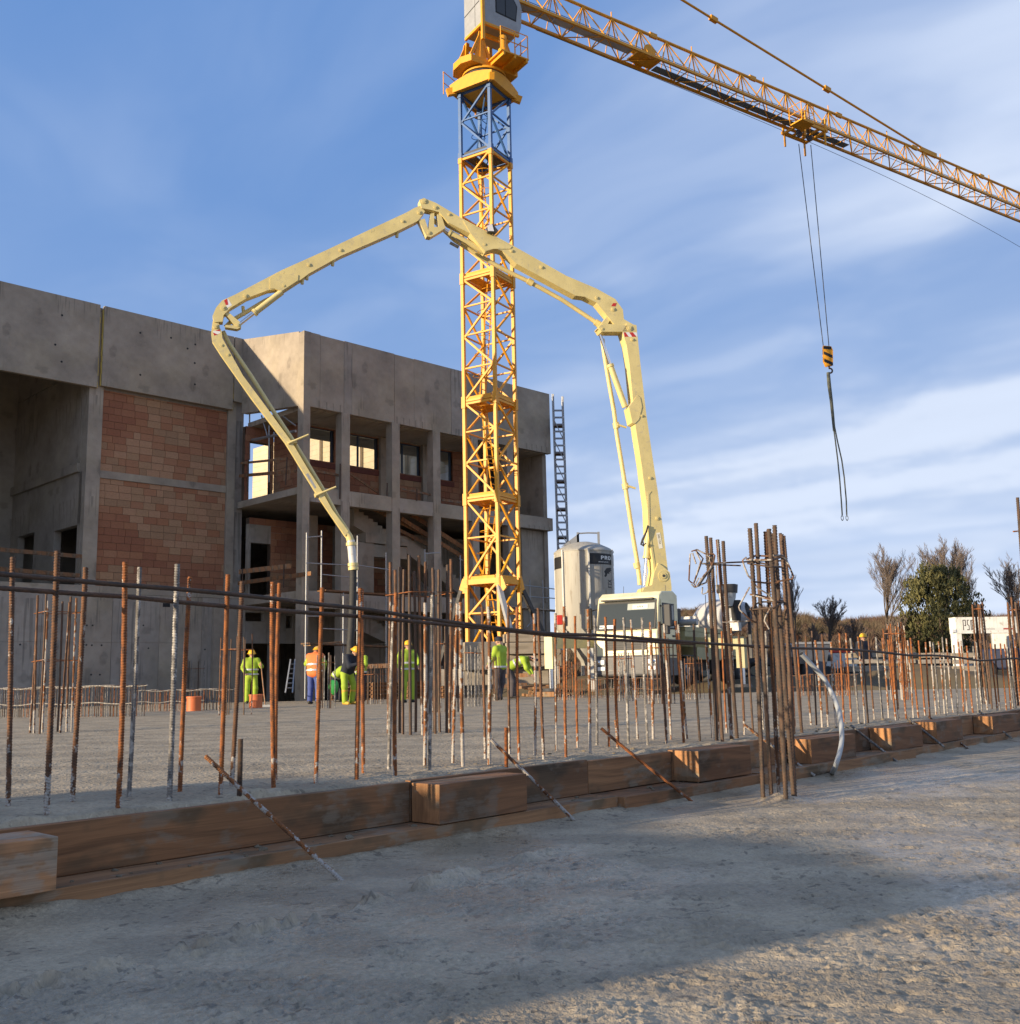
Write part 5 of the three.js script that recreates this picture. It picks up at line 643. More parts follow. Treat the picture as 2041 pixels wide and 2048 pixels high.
// --- trolley with basket, ropes, hook block and chain sling
{
  const xt = jp(Z2(1130, 480), HJ - 0.2)[0], t = sub('trolley', crane), w = 1.0, zs = [zN + 0.12, zF - 0.12];
  for (const z of zs) { new MB().beam(J(xt - w, HJ - 0.3, z), J(xt + w, HJ - 0.3, z), 0.12, 0.16).build('side_beam', M.yelD, t); for (const e of [-0.8, 0.8]) { new MB().beam(J(xt + e, HJ - 0.36, z + (z == zs[0] ? 0.06 : -0.06)), J(xt + e, HJ + 0.34, z + (z == zs[0] ? 0.06 : -0.06)), 0.09, 0.09, JX).build('hanger', M.yelD, t); const q = new MB(); q.geo(new THREE.CylinderGeometry(0.13, 0.13, 0.1, 16), new THREE.Matrix4().makeBasis(JX, JZ, V(0, -1, 0)).setPosition(J(xt + e, HJ + 0.2, z))); q.build('roller', M.dark, t); new MB().beam(J(xt + e, HJ - 0.3, z), J(xt + e, HJ - 1.05 - (e > 0 ? 0.1 : 0), z), 0.08, 0.08, JX).build('guide_post', M.yelD, t); } }
  for (const e of [-0.9, -0.3, 0.4, 0.9]) new MB().beam(J(xt + e, HJ - 0.34, zs[0]), J(xt + e, HJ - 0.34, zs[1]), 0.1, 0.12).build('cross_beam', M.yelD, t);
  for (const e of [-0.45, 0.35]) { const q = new MB(); q.geo(new THREE.CylinderGeometry(0.22, 0.22, 0.09, 20), new THREE.Matrix4().makeBasis(JX, JZ, V(0, -1, 0)).setPosition(J(xt + e, HJ - 0.5, zC))); q.build('sheave', M.dark, t); }
  const bk = sub('basket', crane), c4 = [[xt - 1.95, zN + 0.1], [xt - 1.0, zN + 0.1], [xt - 1.0, zN + 0.9], [xt - 1.95, zN + 0.9]]; new MB().hexa(c4.map(([x, z]) => J(x, HJ - 0.85, z)).reverse().concat(c4.map(([x, z]) => J(x, HJ - 0.78, z)).reverse())).build('floor', M.yelD, bk); for (const [x, z] of c4) new MB().bar(J(x, HJ - 0.8, z), J(x, HJ + 0.15, z), 0.025, 6).build('post', M.yel, bk); for (const y of [-0.3, 0.15]) new MB().tube(c4.concat([c4[0]]).map(([x, z]) => J(x, HJ + y, z)), 0.02, 6).build('rail', M.yel, bk);
  const top = craneBase.clone().add(J(xt, HJ - 0.6, zC)), dz = -top.z, h = [atD(1654, 694, dz), atD(1598, 288, dz), atD(1622, 290, dz)];
  const hb = thing('hook_block', 'yellow and black striped hook block on two hoist ropes', 'hook block', h[0]); new MB().bar(h[1].clone().sub(h[0]), V(-0.17, -0.1, 0), 0.022, 6).build('hoist_rope', M.dark, hb); new MB().bar(h[2].clone().sub(h[0]), V(0.12, -0.1, 0), 0.022, 6).build('hoist_rope', M.dark, hb);
  const k = dz / FPX, pf = [[-8, 2], [8, 0], [11, -8], [9, -40], [-5, -42], [-9, -30]].map(([x, y]) => [x * k, y * k]).reverse(); for (const e of [-0.11, 0.05]) new MB().prism(pf, (x, y, s) => V(x, y, e + (s ? 0.06 : 0))).build('side_plate', M.yelD, hb); for (const [a, b] of [[-10, -17], [-26, -33]]) new MB().prism([[-8.5, a], [9, a - 9], [9, b - 9], [-8.5, b]].map(([x, y]) => [x * k, y * k]).reverse(), (x, y, s) => V(x, y, 0.112 + (s ? 0.006 : 0))).build('stripe', M.black, hb); put('sheave', new THREE.CylinderGeometry(9 * k, 9 * k, 0.08, 20).rotateX(Math.PI / 2), M.dark, hb).position.set(0, -14 * k, 0); new MB().prism([[-8, 1], [8, -1], [8, -7], [-8, -5]].map(([x, y]) => [x * k, y * k]).reverse(), (x, y, s) => V(x, y, 0.112 + (s ? 0.007 : 0))).build('stripe', M.black, hb);
  const hk = []; for (let i = 0; i <= 14; i++) { const a = -0.3 + i / 14 * 4.1; hk.push(V(3 * k + Math.sin(a) * 5 * k, -51 * k + Math.cos(a) * 5 * k, 0)); } new MB().tube([V(2 * k, -41 * k, 0), V(2 * k, -46 * k, 0), ...hk], 0.045, 8).build('hook', M.rustD, hb);
  const so = atD(1657, 749, dz), sl = thing('chain_sling', 'long grey two-leg sling hanging from the hook block', 'sling', so), SP = pts => pts.map(([x, y, z]) => atD(x, y, dz + (z || 0)).sub(so)); M.sling = mat([0.11, 0.115, 0.09], 0.9);
  new MB().tube(SP([[1657, 745], [1659, 770], [1663, 800], [1666, 830], [1669, 862]]), [0.09, 0.1, 0.085, 0.08, 0.07], 7).build('bundle', M.sling, sl); new MB().tube(SP([[1667, 850], [1671, 880], [1676, 920], [1680, 960], [1683, 1000], [1685, 1030]]), 0.035, 6).build('leg', M.sling, sl); new MB().tube(SP([[1669, 850], [1676, 885], [1684, 920], [1689, 955], [1693, 1000], [1694, 1030]]), 0.035, 6).build('leg', M.sling, sl); for (const [x, y] of [[1685, 1036], [1694.5, 1036]]) { const p = SP([[x, y]])[0]; put('end_loop', new THREE.TorusGeometry(0.085, 0.02, 6, 14), M.sling, sl).position.copy(p); sl.children[sl.children.length - 1].scale.set(0.7, 1.4, 1); }
}
// concrete ballast blocks at the mast foot
{
  const R = rng(8), bl = (label, a, b, y0, y1, dd, m) => { const A = atD(a, 1300, dd), B = atD(b, 1300, dd + 0.4), t = V().subVectors(B, A), L = t.length(), g = new RoundedBoxGeometry(L, y1 - y0, 1.1, 2, 0.04), o = put('ballast_block', g, m); o.position.copy(A.lerp(B, 0.5)).setY((y0 + y1) / 2); o.rotation.y = Math.atan2(-t.z, t.x); tag(o, label, 'concrete block', 'ballast blocks round the mast foot'); };
  const y = py => atD(1000, py, 39).y; bl('pale ballast block under the near mast leg', 925, 1000, y(1340), y(1284), 38.6, M.con); bl('upper ballast block beside the near mast leg', 1012, 1112, y(1286), y(1268), 38.9, M.con); bl('middle ballast block beside the near mast leg', 1008, 1116, y(1310), y(1287), 38.8, M.con); bl('lower ballast block behind the worker in the dark cap', 985, 1118, y(1335), y(1311), 38.9, M.con); bl('lowest ballast block behind the timber pile', 880, 1110, y(1370), y(1336), 39.2, M.conBlue);
}
// ============================================================ concrete pump truck
const TQ = -30.5 * D2R, TO = atD(1256, 1300, 36).setY(0.42), truck = thing('concrete_pump_truck', 'cream concrete pump truck with its four-section boom folded over the slab', 'truck', TO, TQ);
const wl = p => truck.worldToLocal(p.clone());
const tb = (name, m, a, par = truck) => new MB().box(...a).build(name, m, par);
{
  // cab shell from its side outline, edges eased
  const prof = [[-1.82, 0.85], [-0.02, 0.85], [0.04, 1.0], [0.05, 1.82], [-0.04, 2.1], [-0.16, 2.85], [-0.26, 3.1], [-0.5, 3.24], [-1.5, 3.3], [-1.82, 3.18]], sh = new THREE.Shape(prof.map(p => new THREE.Vector2(...p))), g = new THREE.ExtrudeGeometry(sh, { depth: 2.2, bevelEnabled: true, bevelThickness: 0.06, bevelSize: 0.05, bevelSegments: 3, steps: 1 }); g.rotateY(-Math.PI / 2); g.translate(1.1, 0, 0);
  M.cabCream = paint(paintTex(44, [0.76, 0.69, 0.43], [0.5, 0.43, 0.27], 0.25), 0.38, 2.6); const cab = put('cab', g, M.cabCream, truck), F = (x, y, z) => V(x, y, z);
  M.wind = mat([0.045, 0.055, 0.058], 0.05); M.trim = mat([0.03, 0.03, 0.032], 0.6);
  const ws = (x0, x1, y0, y1, off, nm, m, par) => { const z = y => mix(0.06, -0.19, (y - 1.95) / 0.95) + off; return new MB().hexa([F(x0, y0, z(y0)), F(x1, y0, z(y0)), F(x1, y0, z(y0) - 0.03), F(x0, y0, z(y0) - 0.03), F(x0, y1, z(y1)), F(x1, y1, z(y1)), F(x1, y1, z(y1) - 0.03), F(x0, y1, z(y1) - 0.03)]).build(nm, m, par); };
  const sur = ws(-1.1, 1.1, 1.98, 2.96, 0.07, 'windscreen', M.trim, truck); ws(-1.04, 1.04, 2.03, 2.9, 0.078, 'pane', M.wind, sur);
  const st = textTex(256, 64, (c, w, h) => { c.fillStyle = '#dfe6dc'; c.fillRect(0, 0, w, h); c.fillStyle = '#1d2a22'; c.font = 'bold 46px sans-serif'; c.textAlign = 'center'; c.fillText('APEK', w / 2, 48); }), sm1 = mat([1, 1, 1], 0.6, { map: st }), pl = put('name_plate', new THREE.PlaneGeometry(0.56, 0.15), sm1, truck); pl.position.set(0.5, 2.76, -0.055); pl.rotation.x = -0.255; ws(0.02, 1.03, 2.66, 2.88, 0.08, 'sun_strip', mat([0.33, 0.37, 0.34], 0.4), sur); ws(-1.0, -0.45, 2.04, 2.16, 0.08, 'paper', M.sign, sur);
  for (const [x, a] of [[-0.5, 0.35], [0.35, 0.3]]) new MB().bar(V(x, 1.99, 0.16), V(x - 0.55, 2.06 + a * 0.2, 0.13), 0.014, 5).build('wiper', M.trim, truck);
  tb('sun_visor', M.trim, [-0.95, 1.0, 3.0, 3.05, -0.16, 0.04]);
  tb('grille', M.trim, [-0.78, 0.78, 1.28, 1.62, 0.05, 0.105]); for (let i = 0; i < 4; i++) tb('grille_slat', M.dark, [-0.74, 0.74, 1.31 + i * 0.08, 1.35 + i * 0.08, 0.106, 0.125]); tb('front_flap', M.cabCream, [-0.85, 0.85, 1.66, 1.9, 0.05, 0.112]); tb('grille_bar', M.cabCream, [-0.8, 0.8, 1.18, 1.27, 0.05, 0.13]);
  M.bump = mat([0.09, 0.092, 0.095], 0.55, { map: rep(T.dark, 1) }); M.bump.color.setRGB(1.9, 1.9, 1.9);
  put('bumper', new RoundedBoxGeometry(2.4, 0.72, 0.5, 3, 0.1), M.bump, truck).position.set(0, 0.75, -0.08);
  for (const s of [-1, 1]) { const h = put('headlight', new RoundedBoxGeometry(0.34, 0.2, 0.1, 2, 0.04), M.gal, truck); h.position.set(s * 0.96, 0.88, 0.15); const l = put('lens', new THREE.SphereGeometry(0.075, 14, 8), M.chrome, h); l.position.set(0.06 * s, 0, 0.03); const f = put('fog_light', new RoundedBoxGeometry(0.3, 0.14, 0.08, 2, 0.03), M.sign, truck); f.position.set(s * 0.94, 0.66, 0.16); }
  for (const s of [-1, 1]) { const x = s * 1.165; const d = tb('door', M.cabCream, s > 0 ? [x, x + 0.018, 1.0, 2.98, -1.5, -0.28] : [x - 0.018, x, 1.0, 2.98, -1.5, -0.28]); const w = tb('side_window', M.trim, s > 0 ? [x + 0.018, x + 0.024, 1.98, 2.88, -1.44, -0.36] : [x - 0.024, x - 0.018, 1.98, 2.88, -1.44, -0.36], d); tb('glass', M.wind, s > 0 ? [x + 0.024, x + 0.028, 2.04, 2.82, -1.38, -0.44] : [x - 0.028, x - 0.024, 2.04, 2.82, -1.38, -0.44], d); tb('handle', M.trim, s > 0 ? [x + 0.02, x + 0.05, 1.72, 1.78, -1.42, -1.2] : [x - 0.05, x - 0.02, 1.72, 1.78, -1.42, -1.2], d);
    const m = put('mirror', new RoundedBoxGeometry(0.26, 0.78, 0.16, 2, 0.05), M.trim, truck); m.position.set(s * 1.5, 2.42, -0.08); new MB().bar(V(0, 0.25, 0), V(-s * 0.36, 0.36, -0.2), 0.025, 6).bar(V(0, -0.25, 0), V(-s * 0.36, -0.3, -0.2), 0.025, 6).build('bracket', M.trim, m); const m2 = put('mirror', new RoundedBoxGeometry(0.1, 0.3, 0.22, 2, 0.04), M.trim, truck); m2.position.set(s * 1.48, 1.93, -0.08); }
  tb('step_panel', M.bump, [1.0, 1.2, 0.4, 1.0, -1.7, -0.5]); tb('step_panel', M.bump, [-1.2, -1.0, 0.4, 1.0, -1.7, -0.5]);
  for (const [x, z] of [[0.3, -0.7], [-0.4, -0.7], [0.9, -1.4]]) new MB().bar(V(x, 3.25, z), V(x + 0.02, 3.55, z), 0.008, 4).build('aerial', M.trim, truck);
  // chassis, wheels, tanks
  tb('chassis', M.dark, [-0.5, 0.5, 0.55, 0.95, -9.4, -1.8]);
  for (const [z, dbl] of [[-0.9, 0], [-2.6, 0], [-7.2, 1], [-8.6, 1]]) for (const s of [-1, 1]) { const w = sub('wheel', truck); w.position.set(s * 1.0, 0.52, z); w.rotation.z = Math.PI / 2; put('tyre', new THREE.TorusGeometry(0.38, 0.15, 12, 28).rotateX(Math.PI / 2).scale(1, 1.15, 1), M.rubber, w); put('rim', new THREE.CylinderGeometry(0.29, 0.29, 0.2, 20), M.gal, w); put('hub', new THREE.CylinderGeometry(0.12, 0.14, 0.34, 14), M.gal, w); tb('mudguard', M.trim, [s * 1.0 - 0.22, s * 1.0 + 0.22, 1.06, 1.1, z - 0.6, z + 0.6]); }
  // boxes and decks behind the cab, in a darker greenish cream
  M.creamG = paint(paintTex(41, [0.36, 0.33, 0.17], [0.2, 0.18, 0.11], 0.5), 0.55);
  tb('side_locker', M.creamG, [0.55, 1.22, 1.5, 1.95, -4.6, -2.3]); tb('side_locker', M.creamG, [0.5, 1.2, 0.95, 1.45, -6.4, -3.5]); tb('deck', M.creamG, [-1.2, 1.22, 1.96, 2.12, -6.6, -2.35]); tb('pump_cover', M.creamG, [-0.9, 1.15, 0.98, 1.9, -9.2, -6.6]); tb('water_tank', M.creamG, [-1.2, -0.5, 1.0, 1.9, -6.4, -2.5]); tb('side_board', M.cream, [1.0, 1.23, 1.72, 1.92, -6.5, -4.7]); put('exhaust', new THREE.CylinderGeometry(0.12, 0.12, 1.0, 14).rotateZ(Math.PI / 2), M.gal, truck).position.set(1.25, 2.25, -2.2); tb('air_filter', M.trim, [0.5, 1.1, 2.13, 2.75, -2.3, -1.95]);
  const rn2 = textTex(256, 64, (c, w, h) => { c.fillStyle = '#6d6a4a'; c.fillRect(0, 0, w, h); c.fillStyle = '#2b2a22'; c.font = 'bold 40px sans-serif'; c.fillText('ELA', 40, 46); }); const np = put('side_lettering', new THREE.PlaneGeometry(0.7, 0.2), mat([1, 1, 1], 0.6, { map: rn2 }), truck); np.position.set(1.235, 1.82, -5.4); np.rotation.y = Math.PI / 2;
  // turret
  put('turret', new THREE.CylinderGeometry(0.62, 0.75, 1.1, 28), M.creamG, truck).position.set(0, 2.4, -2.9);
  // front outriggers swung out
  const oA = V(-0.8, 1.62, -2.4), oB = wl(atD(1101, 1287, 35.4)), oE = oB.clone(); oE.y = 1.55; const og = sub('outrigger', truck); new MB().beam(oA, oE, 0.34, 0.36).build('arm', M.cream, og); new MB().beam(oE.clone().add(V(0, 0.22, 0)), oE.clone().add(V(0, -0.85, 0)), 0.3, 0.3).build('leg', M.cream, og); new MB().bar(oE.clone().add(V(0, -0.8, 0)), oE.clone().setY(0.05), 0.09, 12).build('ram', M.chrome, og); put('foot', new THREE.CylinderGeometry(0.28, 0.32, 0.1, 18), M.dark, og).position.copy(oE.clone().setY(0.0)); new MB().box(-0.4, 0.4, -0.22, -0.06, -0.4, 0.4).build('pad', M.woodDull, og).position.copy(oE.clone().setY(0));
  const o2 = sub('outrigger', truck), e2 = V(3.4, 1.4, -1.9); new MB().beam(V(0.8, 1.62, -2.6), e2, 0.34, 0.36).build('arm', M.creamG, o2); new MB().beam(e2.clone().add(V(0, 0.2, 0)), e2.clone().add(V(0, -0.8, 0)), 0.3, 0.3).build('leg', M.creamG, o2); new MB().bar(e2.clone().add(V(0, -0.8, 0)), e2.clone().setY(0.05), 0.09, 12).build('ram', M.chrome, o2); put('foot', new THREE.CylinderGeometry(0.28, 0.32, 0.1, 18), M.dark, o2).position.copy(e2.clone().setY(0));
}
// --- boom: four sections in one upright plane from the turret to the hose
const bA = atD(1318, 1153, 38.6), bB = atD(706, 1300, 35.6), bd = V().subVectors(bB, bA).setY(0).normalize(), bn = V(-bd.z, 0, bd.x); if (bn.z < 0) bn.negate();
const bp = (q, o = 0) => onPl(q[0], q[1], bA, bn).addScaledVector(bn, o);
const b2 = q => { const p = bp(q).sub(bA); return [p.dot(bd), p.y]; }, b3 = (a, y, o) => wl(bA.clone().addScaledVector(bd, a).add(V(0, y, 0)).addScaledVector(bn, o));
function boomPlate(name, poly, w, m, par = truck, o = 0) { return new MB().prism(poly.map(b2), (a, y, s) => b3(a, y, o + (s ? w / 2 : -w / 2))).build(name, m, par); }
function boomPipe(name, pts, o, r, m, par = truck, n = 9) { return new MB().tube(pts.map(q => wl(bp(q, o))), r, n).build(name, m, par); }
function pin(q, r, w, par, m = M.cream) { r *= 0.8; w = w > 0.6 ? w : w - 0.05; const g = new MB(), p = bp(q), a = wl(p.clone().addScaledVector(bn, -w / 2)), b = wl(p.clone().addScaledVector(bn, w / 2)); g.bar(a, b, r, 14); g.bar(b, b.clone().lerp(a, -0.04), r * 0.5, 10); return g.build('pin', m, par); }
function ram(pts, o, par) { const [a, b, c] = pts, g = boomPipe('hydraulic_ram', [a, b], o, 0.115, M.cream, par, 12); boomPipe('ram_rod', [b, c], o, 0.06, M.chrome, par, 10); boomPipe('ram_collar', [[b[0] + (a[0] - b[0]) * 0.06, b[1] + (a[1] - b[1]) * 0.06], b], o, 0.14, M.cream, par, 12); return g; }
{
  const z = ZB, s1 = boomPlate('boom_section', [[225, 165], [285, 175], [310, 420], [350, 760], [385, 1000], [420, 1230], [455, 1480], [490, 1780], [494, 1840], [420, 1840], [395, 1760], [385, 1650], [362, 1400], [352, 1320], [328, 1150], [320, 1080], [285, 860], [262, 700], [262, 640], [240, 420], [222, 300], [195, 215]].map(p => z(...p)), 0.5, M.cream);
  boomPlate('cover_plate', [[290, 625], [308, 640], [320, 700], [300, 780], [272, 808], [258, 800], [236, 700]].map(p => z(...p)), 0.54, M.cream, s1); boomPlate('flange', [[352, 1250], [380, 1240], [366, 1260], [372, 1500], [415, 1780], [402, 1790], [362, 1500]].map(p => z(...p)), 0.53, M.cream, s1);
  for (const [x, y, r] of [[258, 268, 0.08], [318, 757, 0.07], [372, 1155, 0.08], [417, 1413, 0.09], [240, 195, 0.14]]) pin(z(x, y), r, 0.6, s1); pin(z(452, 1782), 0.26, 0.66, s1); pin(z(452, 1782), 0.13, 0.68, s1, M.dark);
  ram([z(228, 690), z(130, 415), z(68, 225)], 0.0, s1); ram([z(380, 1400), z(362, 1665), z(348, 1840)], 0.05, s1);
  const p1 = boomPipe('delivery_pipe', [[105, 230], [118, 330], [150, 520], [182, 700], [200, 850], [245, 1120], [290, 1420], [330, 1660], [345, 1770], [350, 1830]].map(q => z(...q)), -0.42, 0.085, M.cream); for (const q of [[195, 790], [255, 1185], [330, 1700]]) { const a = z(...q); boomPipe('pipe_clamp', [[a[0] - 1, a[1] - 5], [a[0] + 1.4, a[1] + 6]], -0.42, 0.13, M.cream, p1); } for (const q of [[215, 790], [275, 1185]]) { const a = z(...q); boomPipe('pipe_bracket', [[a[0] - 6, a[1]], [a[0] + 12, a[1] + 6]], -0.3, 0.04, M.cream, p1, 6); }
  boomPlate('pivot_bracket', [[395, 1760], [420, 1700], [450, 1720], [494, 1760], [505, 1850], [505, 1900], [310, 1900], [330, 1860], [380, 1840]].map(p => z(...p)), 0.62, M.cream);
  boomPipe('hydraulic_hose', [[355, 1460], [345, 1500], [320, 1550], [310, 1580], [330, 1590]].map(q => z(...q)), 0.3, 0.035, M.rubber, s1, 7); boomPipe('hydraulic_hose', [[350, 1470], [335, 1520], [318, 1560], [325, 1585], [340, 1575]].map(q => z(...q)), 0.34, 0.03, M.rubber, s1, 7);
  const num = textTex(64, 256, (c, w, h) => { c.fillStyle = '#e9e4cf'; c.fillRect(0, 0, w, h); c.save(); c.translate(18, 12); c.rotate(Math.PI / 2); c.fillStyle = '#5a5648'; c.font = 'bold 44px sans-serif'; c.fillText('38Z-15A', 10, 0); c.restore(); }); const [na, ny] = b2(z(432, 1555)), lb = put('number_label', new THREE.PlaneGeometry(0.16, 0.6), mat([1, 1, 1], 0.6, { map: num }), truck); lb.position.copy(b3(na, ny, 0.257)); lb.quaternion.setFromRotationMatrix(new THREE.Matrix4().makeBasis(V(bn.z, 0, -bn.x), V(0, 1, 0), bn)).premultiply(truck.quaternion.clone().invert()); lb.rotateZ(0.14);
  // striped warning marks as plates on the sections
  const warn = (a, w, par) => { boomPlate('warning_mark', a, w, M.red, par); }; boomPlate('warning_field', [[200, 222], [288, 222], [290, 250], [206, 250]].map(p => z(...p)), 0.504, M.sign, s1); warn([[204, 222], [215, 222], [235, 250], [208, 250]].map(p => z(...p)), 0.508, s1); warn([[238, 222], [262, 222], [285, 250], [258, 250]].map(p => z(...p)), 0.508, s1);
  // section 2
  const y = Z6, s2 = boomPlate('boom_section', [[936, 52], [955, 45], [1005, 65], [1115, 130], [1330, 245], [1560, 375], [1690, 430], [1770, 475], [1802, 520], [1806, 560], [1850, 585], [1850, 625], [1790, 610], [1755, 570], [1735, 545], [1690, 490], [1640, 465], [1600, 460], [1480, 395], [1350, 325], [1290, 270], [1250, 258], [1215, 276], [1185, 240], [1150, 195], [1060, 150], [1020, 105], [985, 95], [945, 88]].map(p => y(...p)), 0.42, M.cream);
  boomPlate('web_plate', [[1120, 140], [1330, 252], [1320, 262], [1250, 262], [1215, 272], [1185, 238], [1150, 192]].map(p => y(...p)), 0.46, M.cream, s2); for (const [a, b, r] of [[955, 58, 0.13], [1003, 85, 0.09], [1062, 115, 0.07], [1213, 243, 0.1], [1328, 270, 0.08], [1455, 340, 0.08], [1690, 470, 0.08], [1760, 518, 0.1], [1828, 598, 0.15]]) pin(y(a, b), r, 0.52, s2); warn([[1752, 505], [1760, 492], [1775, 492], [1770, 506]].map(p => y(...p)), 0.43, s2);
  ram([y(1215, 262), y(1065, 180), y(1030, 160)], -0.02, s2); boomPipe('delivery_pipe', [[1005, 110], [1100, 200], [1220, 275], [1330, 335], [1420, 378], [1560, 455], [1700, 548], [1728, 580]].map(q => y(...q)), -0.34, 0.085, M.cream, s2); for (const q of [[1425, 380], [1715, 558]]) { const a = y(...q); boomPipe('pipe_clamp', [[a[0] - 5, a[1] - 3], [a[0] + 5, a[1] + 3]], -0.34, 0.13, M.cream, s2); }
  const lk = boomPlate('elbow_link', [[1695, 600], [1745, 535], [1760, 545], [1722, 608]].map(p => y(...p)), 0.3, M.cream); boomPlate('link_plate', [[1697, 595], [1720, 580], [1835, 590], [1838, 615], [1710, 615]].map(p => y(...p)), 0.5, M.cream, lk); pin(y(1712, 603), 0.1, 0.56, lk);
  const fl = boomPlate('floodlight', [[1218, 175], [1240, 165], [1265, 195], [1255, 203], [1222, 198]].map(p => y(...p)), 0.2, M.dark, truck, 0.35); boomPlate('lens', [[1218, 175], [1238, 168], [1246, 198], [1222, 197]].map(p => y(...p)), 0.02, M.sign, fl, 0.46);
  // triangular link at the apex
  const tl = boomPlate('apex_link', [[932, 135], [960, 130], [975, 178], [985, 108], [1000, 105], [1000, 165], [1018, 165], [1012, 110], [1030, 115], [1048, 170], [985, 208], [968, 205]].map(p => y(...p)), 0.3, M.cream); pin(y(977, 190), 0.09, 0.4, tl); boomPipe('sensor', [[1068, 230], [1105, 250]].map(q => y(...q)), 0.1, 0.06, M.dark, tl, 8); boomPipe('sensor_bracket', [[1075, 205], [1110, 225], [1115, 240]].map(q => y(...q)), 0.1, 0.03, M.dark, tl, 6);
  // section 3
  const s3 = boomPlate('boom_section', [[940, 75], [960, 100], [930, 140], [840, 185], [600, 290], [465, 365], [435, 388], [418, 398], [350, 442], [320, 432], [290, 436], [200, 470], [130, 512], [102, 542], [98, 570], [62, 572], [55, 545], [70, 510], [95, 480], [150, 455], [350, 350], [540, 265], [740, 170], [880, 105], [915, 85]].map(p => y(...p)), 0.34, M.cream);
  boomPlate('web_plate', [[330, 365], [420, 372], [418, 395], [350, 440], [318, 430], [300, 430], [300, 385]].map(p => y(...p)), 0.38, M.cream, s3); for (const [a, b, r] of [[935, 105, 0.09], [865, 142, 0.07], [600, 265, 0.08], [465, 328, 0.08], [358, 418, 0.08], [195, 460, 0.09], [100, 512, 0.1], [68, 590, 0.1]]) pin(y(a, b), r, 0.44, s3); boomPlate('warning_field', [[105, 480], [120, 470], [138, 500], [118, 512]].map(p => y(...p)), 0.345, M.sign, s3); warn([[104, 480], [117, 472], [122, 498], [112, 500]].map(p => y(...p)), 0.35, s3);
  ram([y(350, 440), y(232, 530), y(168, 580)], 0.08, s3); boomPipe('delivery_pipe', [[350, 430], [280, 462], [200, 510], [140, 545], [110, 575]].map(q => y(...q)), -0.28, 0.075, M.cream, s3); for (const q of [[185, 512]]) { const a = y(...q); boomPipe('pipe_bracket', [[a[0], a[1] - 12], [a[0] + 2, a[1] + 6]], -0.28, 0.06, M.cream, s3, 6); } for (const q of [[845, 190], [440, 390], [460, 372], [570, 312]]) { const a = y(...q); boomPipe('lug', [[a[0], a[1] - 6], [a[0] - 1, a[1] + 6]], 0, 0.06, M.cream, s3, 6); } for (const [a, b] of [[735, 185], [352, 365]]) boomPlate('access_plate', [[a - 9, b - 4], [a + 7, b - 10], [a + 9, b - 1], [a - 7, b + 6]].map(p => y(...p)), 0.346, M.cream, s3);
  const l3 = boomPlate('elbow_link', [[108, 535], [125, 530], [178, 575], [176, 592], [160, 600], [108, 592], [110, 582], [150, 584]].map(p => y(...p)), 0.26, M.cream); pin(y(163, 582), 0.09, 0.36, l3);
  // section 4, tapering to the end hose
  const q4 = Z4, s4 = boomPlate('boom_section', [[80, 0], [108, 5], [112, 40], [128, 72], [132, 112], [172, 185], [252, 330], [400, 530], [540, 722], [640, 890], [702, 985], [775, 1115], [868, 1240], [850, 1268], [828, 1235], [690, 1032], [500, 722], [300, 458], [122, 205], [74, 130], [67, 80], [74, 25]].map(p => q4(...p)), 0.26, M.cream);
  for (const [a, b, r] of [[128, 155, 0.07], [165, 210, 0.07], [104, 40, 0.09]]) pin(q4(a, b), r, 0.34, s4); boomPlate('warning_field', [[78, 72], [118, 62], [122, 84], [82, 98]].map(p => q4(...p)), 0.265, M.sign, s4); warn([[90, 70], [118, 62], [120, 74]].map(p => q4(...p)), 0.27, s4); warn([[78, 80], [104, 92], [84, 98]].map(p => q4(...p)), 0.27, s4);
  boomPipe('delivery_pipe', [[130, 60], [165, 130], [215, 205], [300, 330], [420, 520], [540, 700], [640, 860], [730, 1010], [800, 1140], [862, 1232]].map(q => q4(q[0] + 6, q[1] - 4)), -0.2, 0.075, M.cream, s4); for (const [a, b] of [[540, 718], [700, 1022]]) { const c = q4(a, b), e = q4(a + 95, b - 40); boomPipe('hose_bracket', [[c[0] - 8, c[1] + 4], c, e], 0.16, 0.04, M.cream, s4, 6); boomPlate('clamp_band', [[a - 30, b - 4], [a + 26, b - 14], [a + 30, b + 4], [a - 24, b + 16]].map(p => q4(...p)), 0.3, M.cream, s4); } boomPlate('slot', [[620, 908], [632, 900], [680, 985], [672, 992]].map(p => q4(...p)), 0.264, M.grey, s4);
  // end elbow, end pipe, rubber hose
  const e0 = sub('end_hose', truck); boomPipe('elbow', [[845, 1225], [862, 1250], [876, 1270], [884, 1300]].map(q => q4(...q)), 0, 0.13, M.cream, e0, 14); boomPipe('end_pipe', [[884, 1290], [890, 1350], [899, 1450]].map(q => q4(...q)), 0, 0.14, M.white, e0, 16); for (const [a, b] of [[886, 1312], [897, 1432], [899, 1455]]) boomPipe('coupling', [q4(a, b - 9), q4(a + 1, b + 9)], 0, 0.18, M.cream, e0, 16);
  const hs = [[899, 1455], [898, 1560], [894, 1680], [888, 1800], [882, 1900]].map(q => q4(...q)).concat([[700, 1318], [699, 1338], [706, 1352], [713, 1362]]); const hc = new THREE.CatmullRomCurve3(hs.map(q => wl(bp(q)))).getSpacedPoints(50); new MB().tube(hc, 0.125, 14).build('rubber_hose', M.rubber, e0); boomPipe('hose_strap', [[699, 1312], [699.5, 1318]], 0, 0.15, M.orange, e0, 14);
}
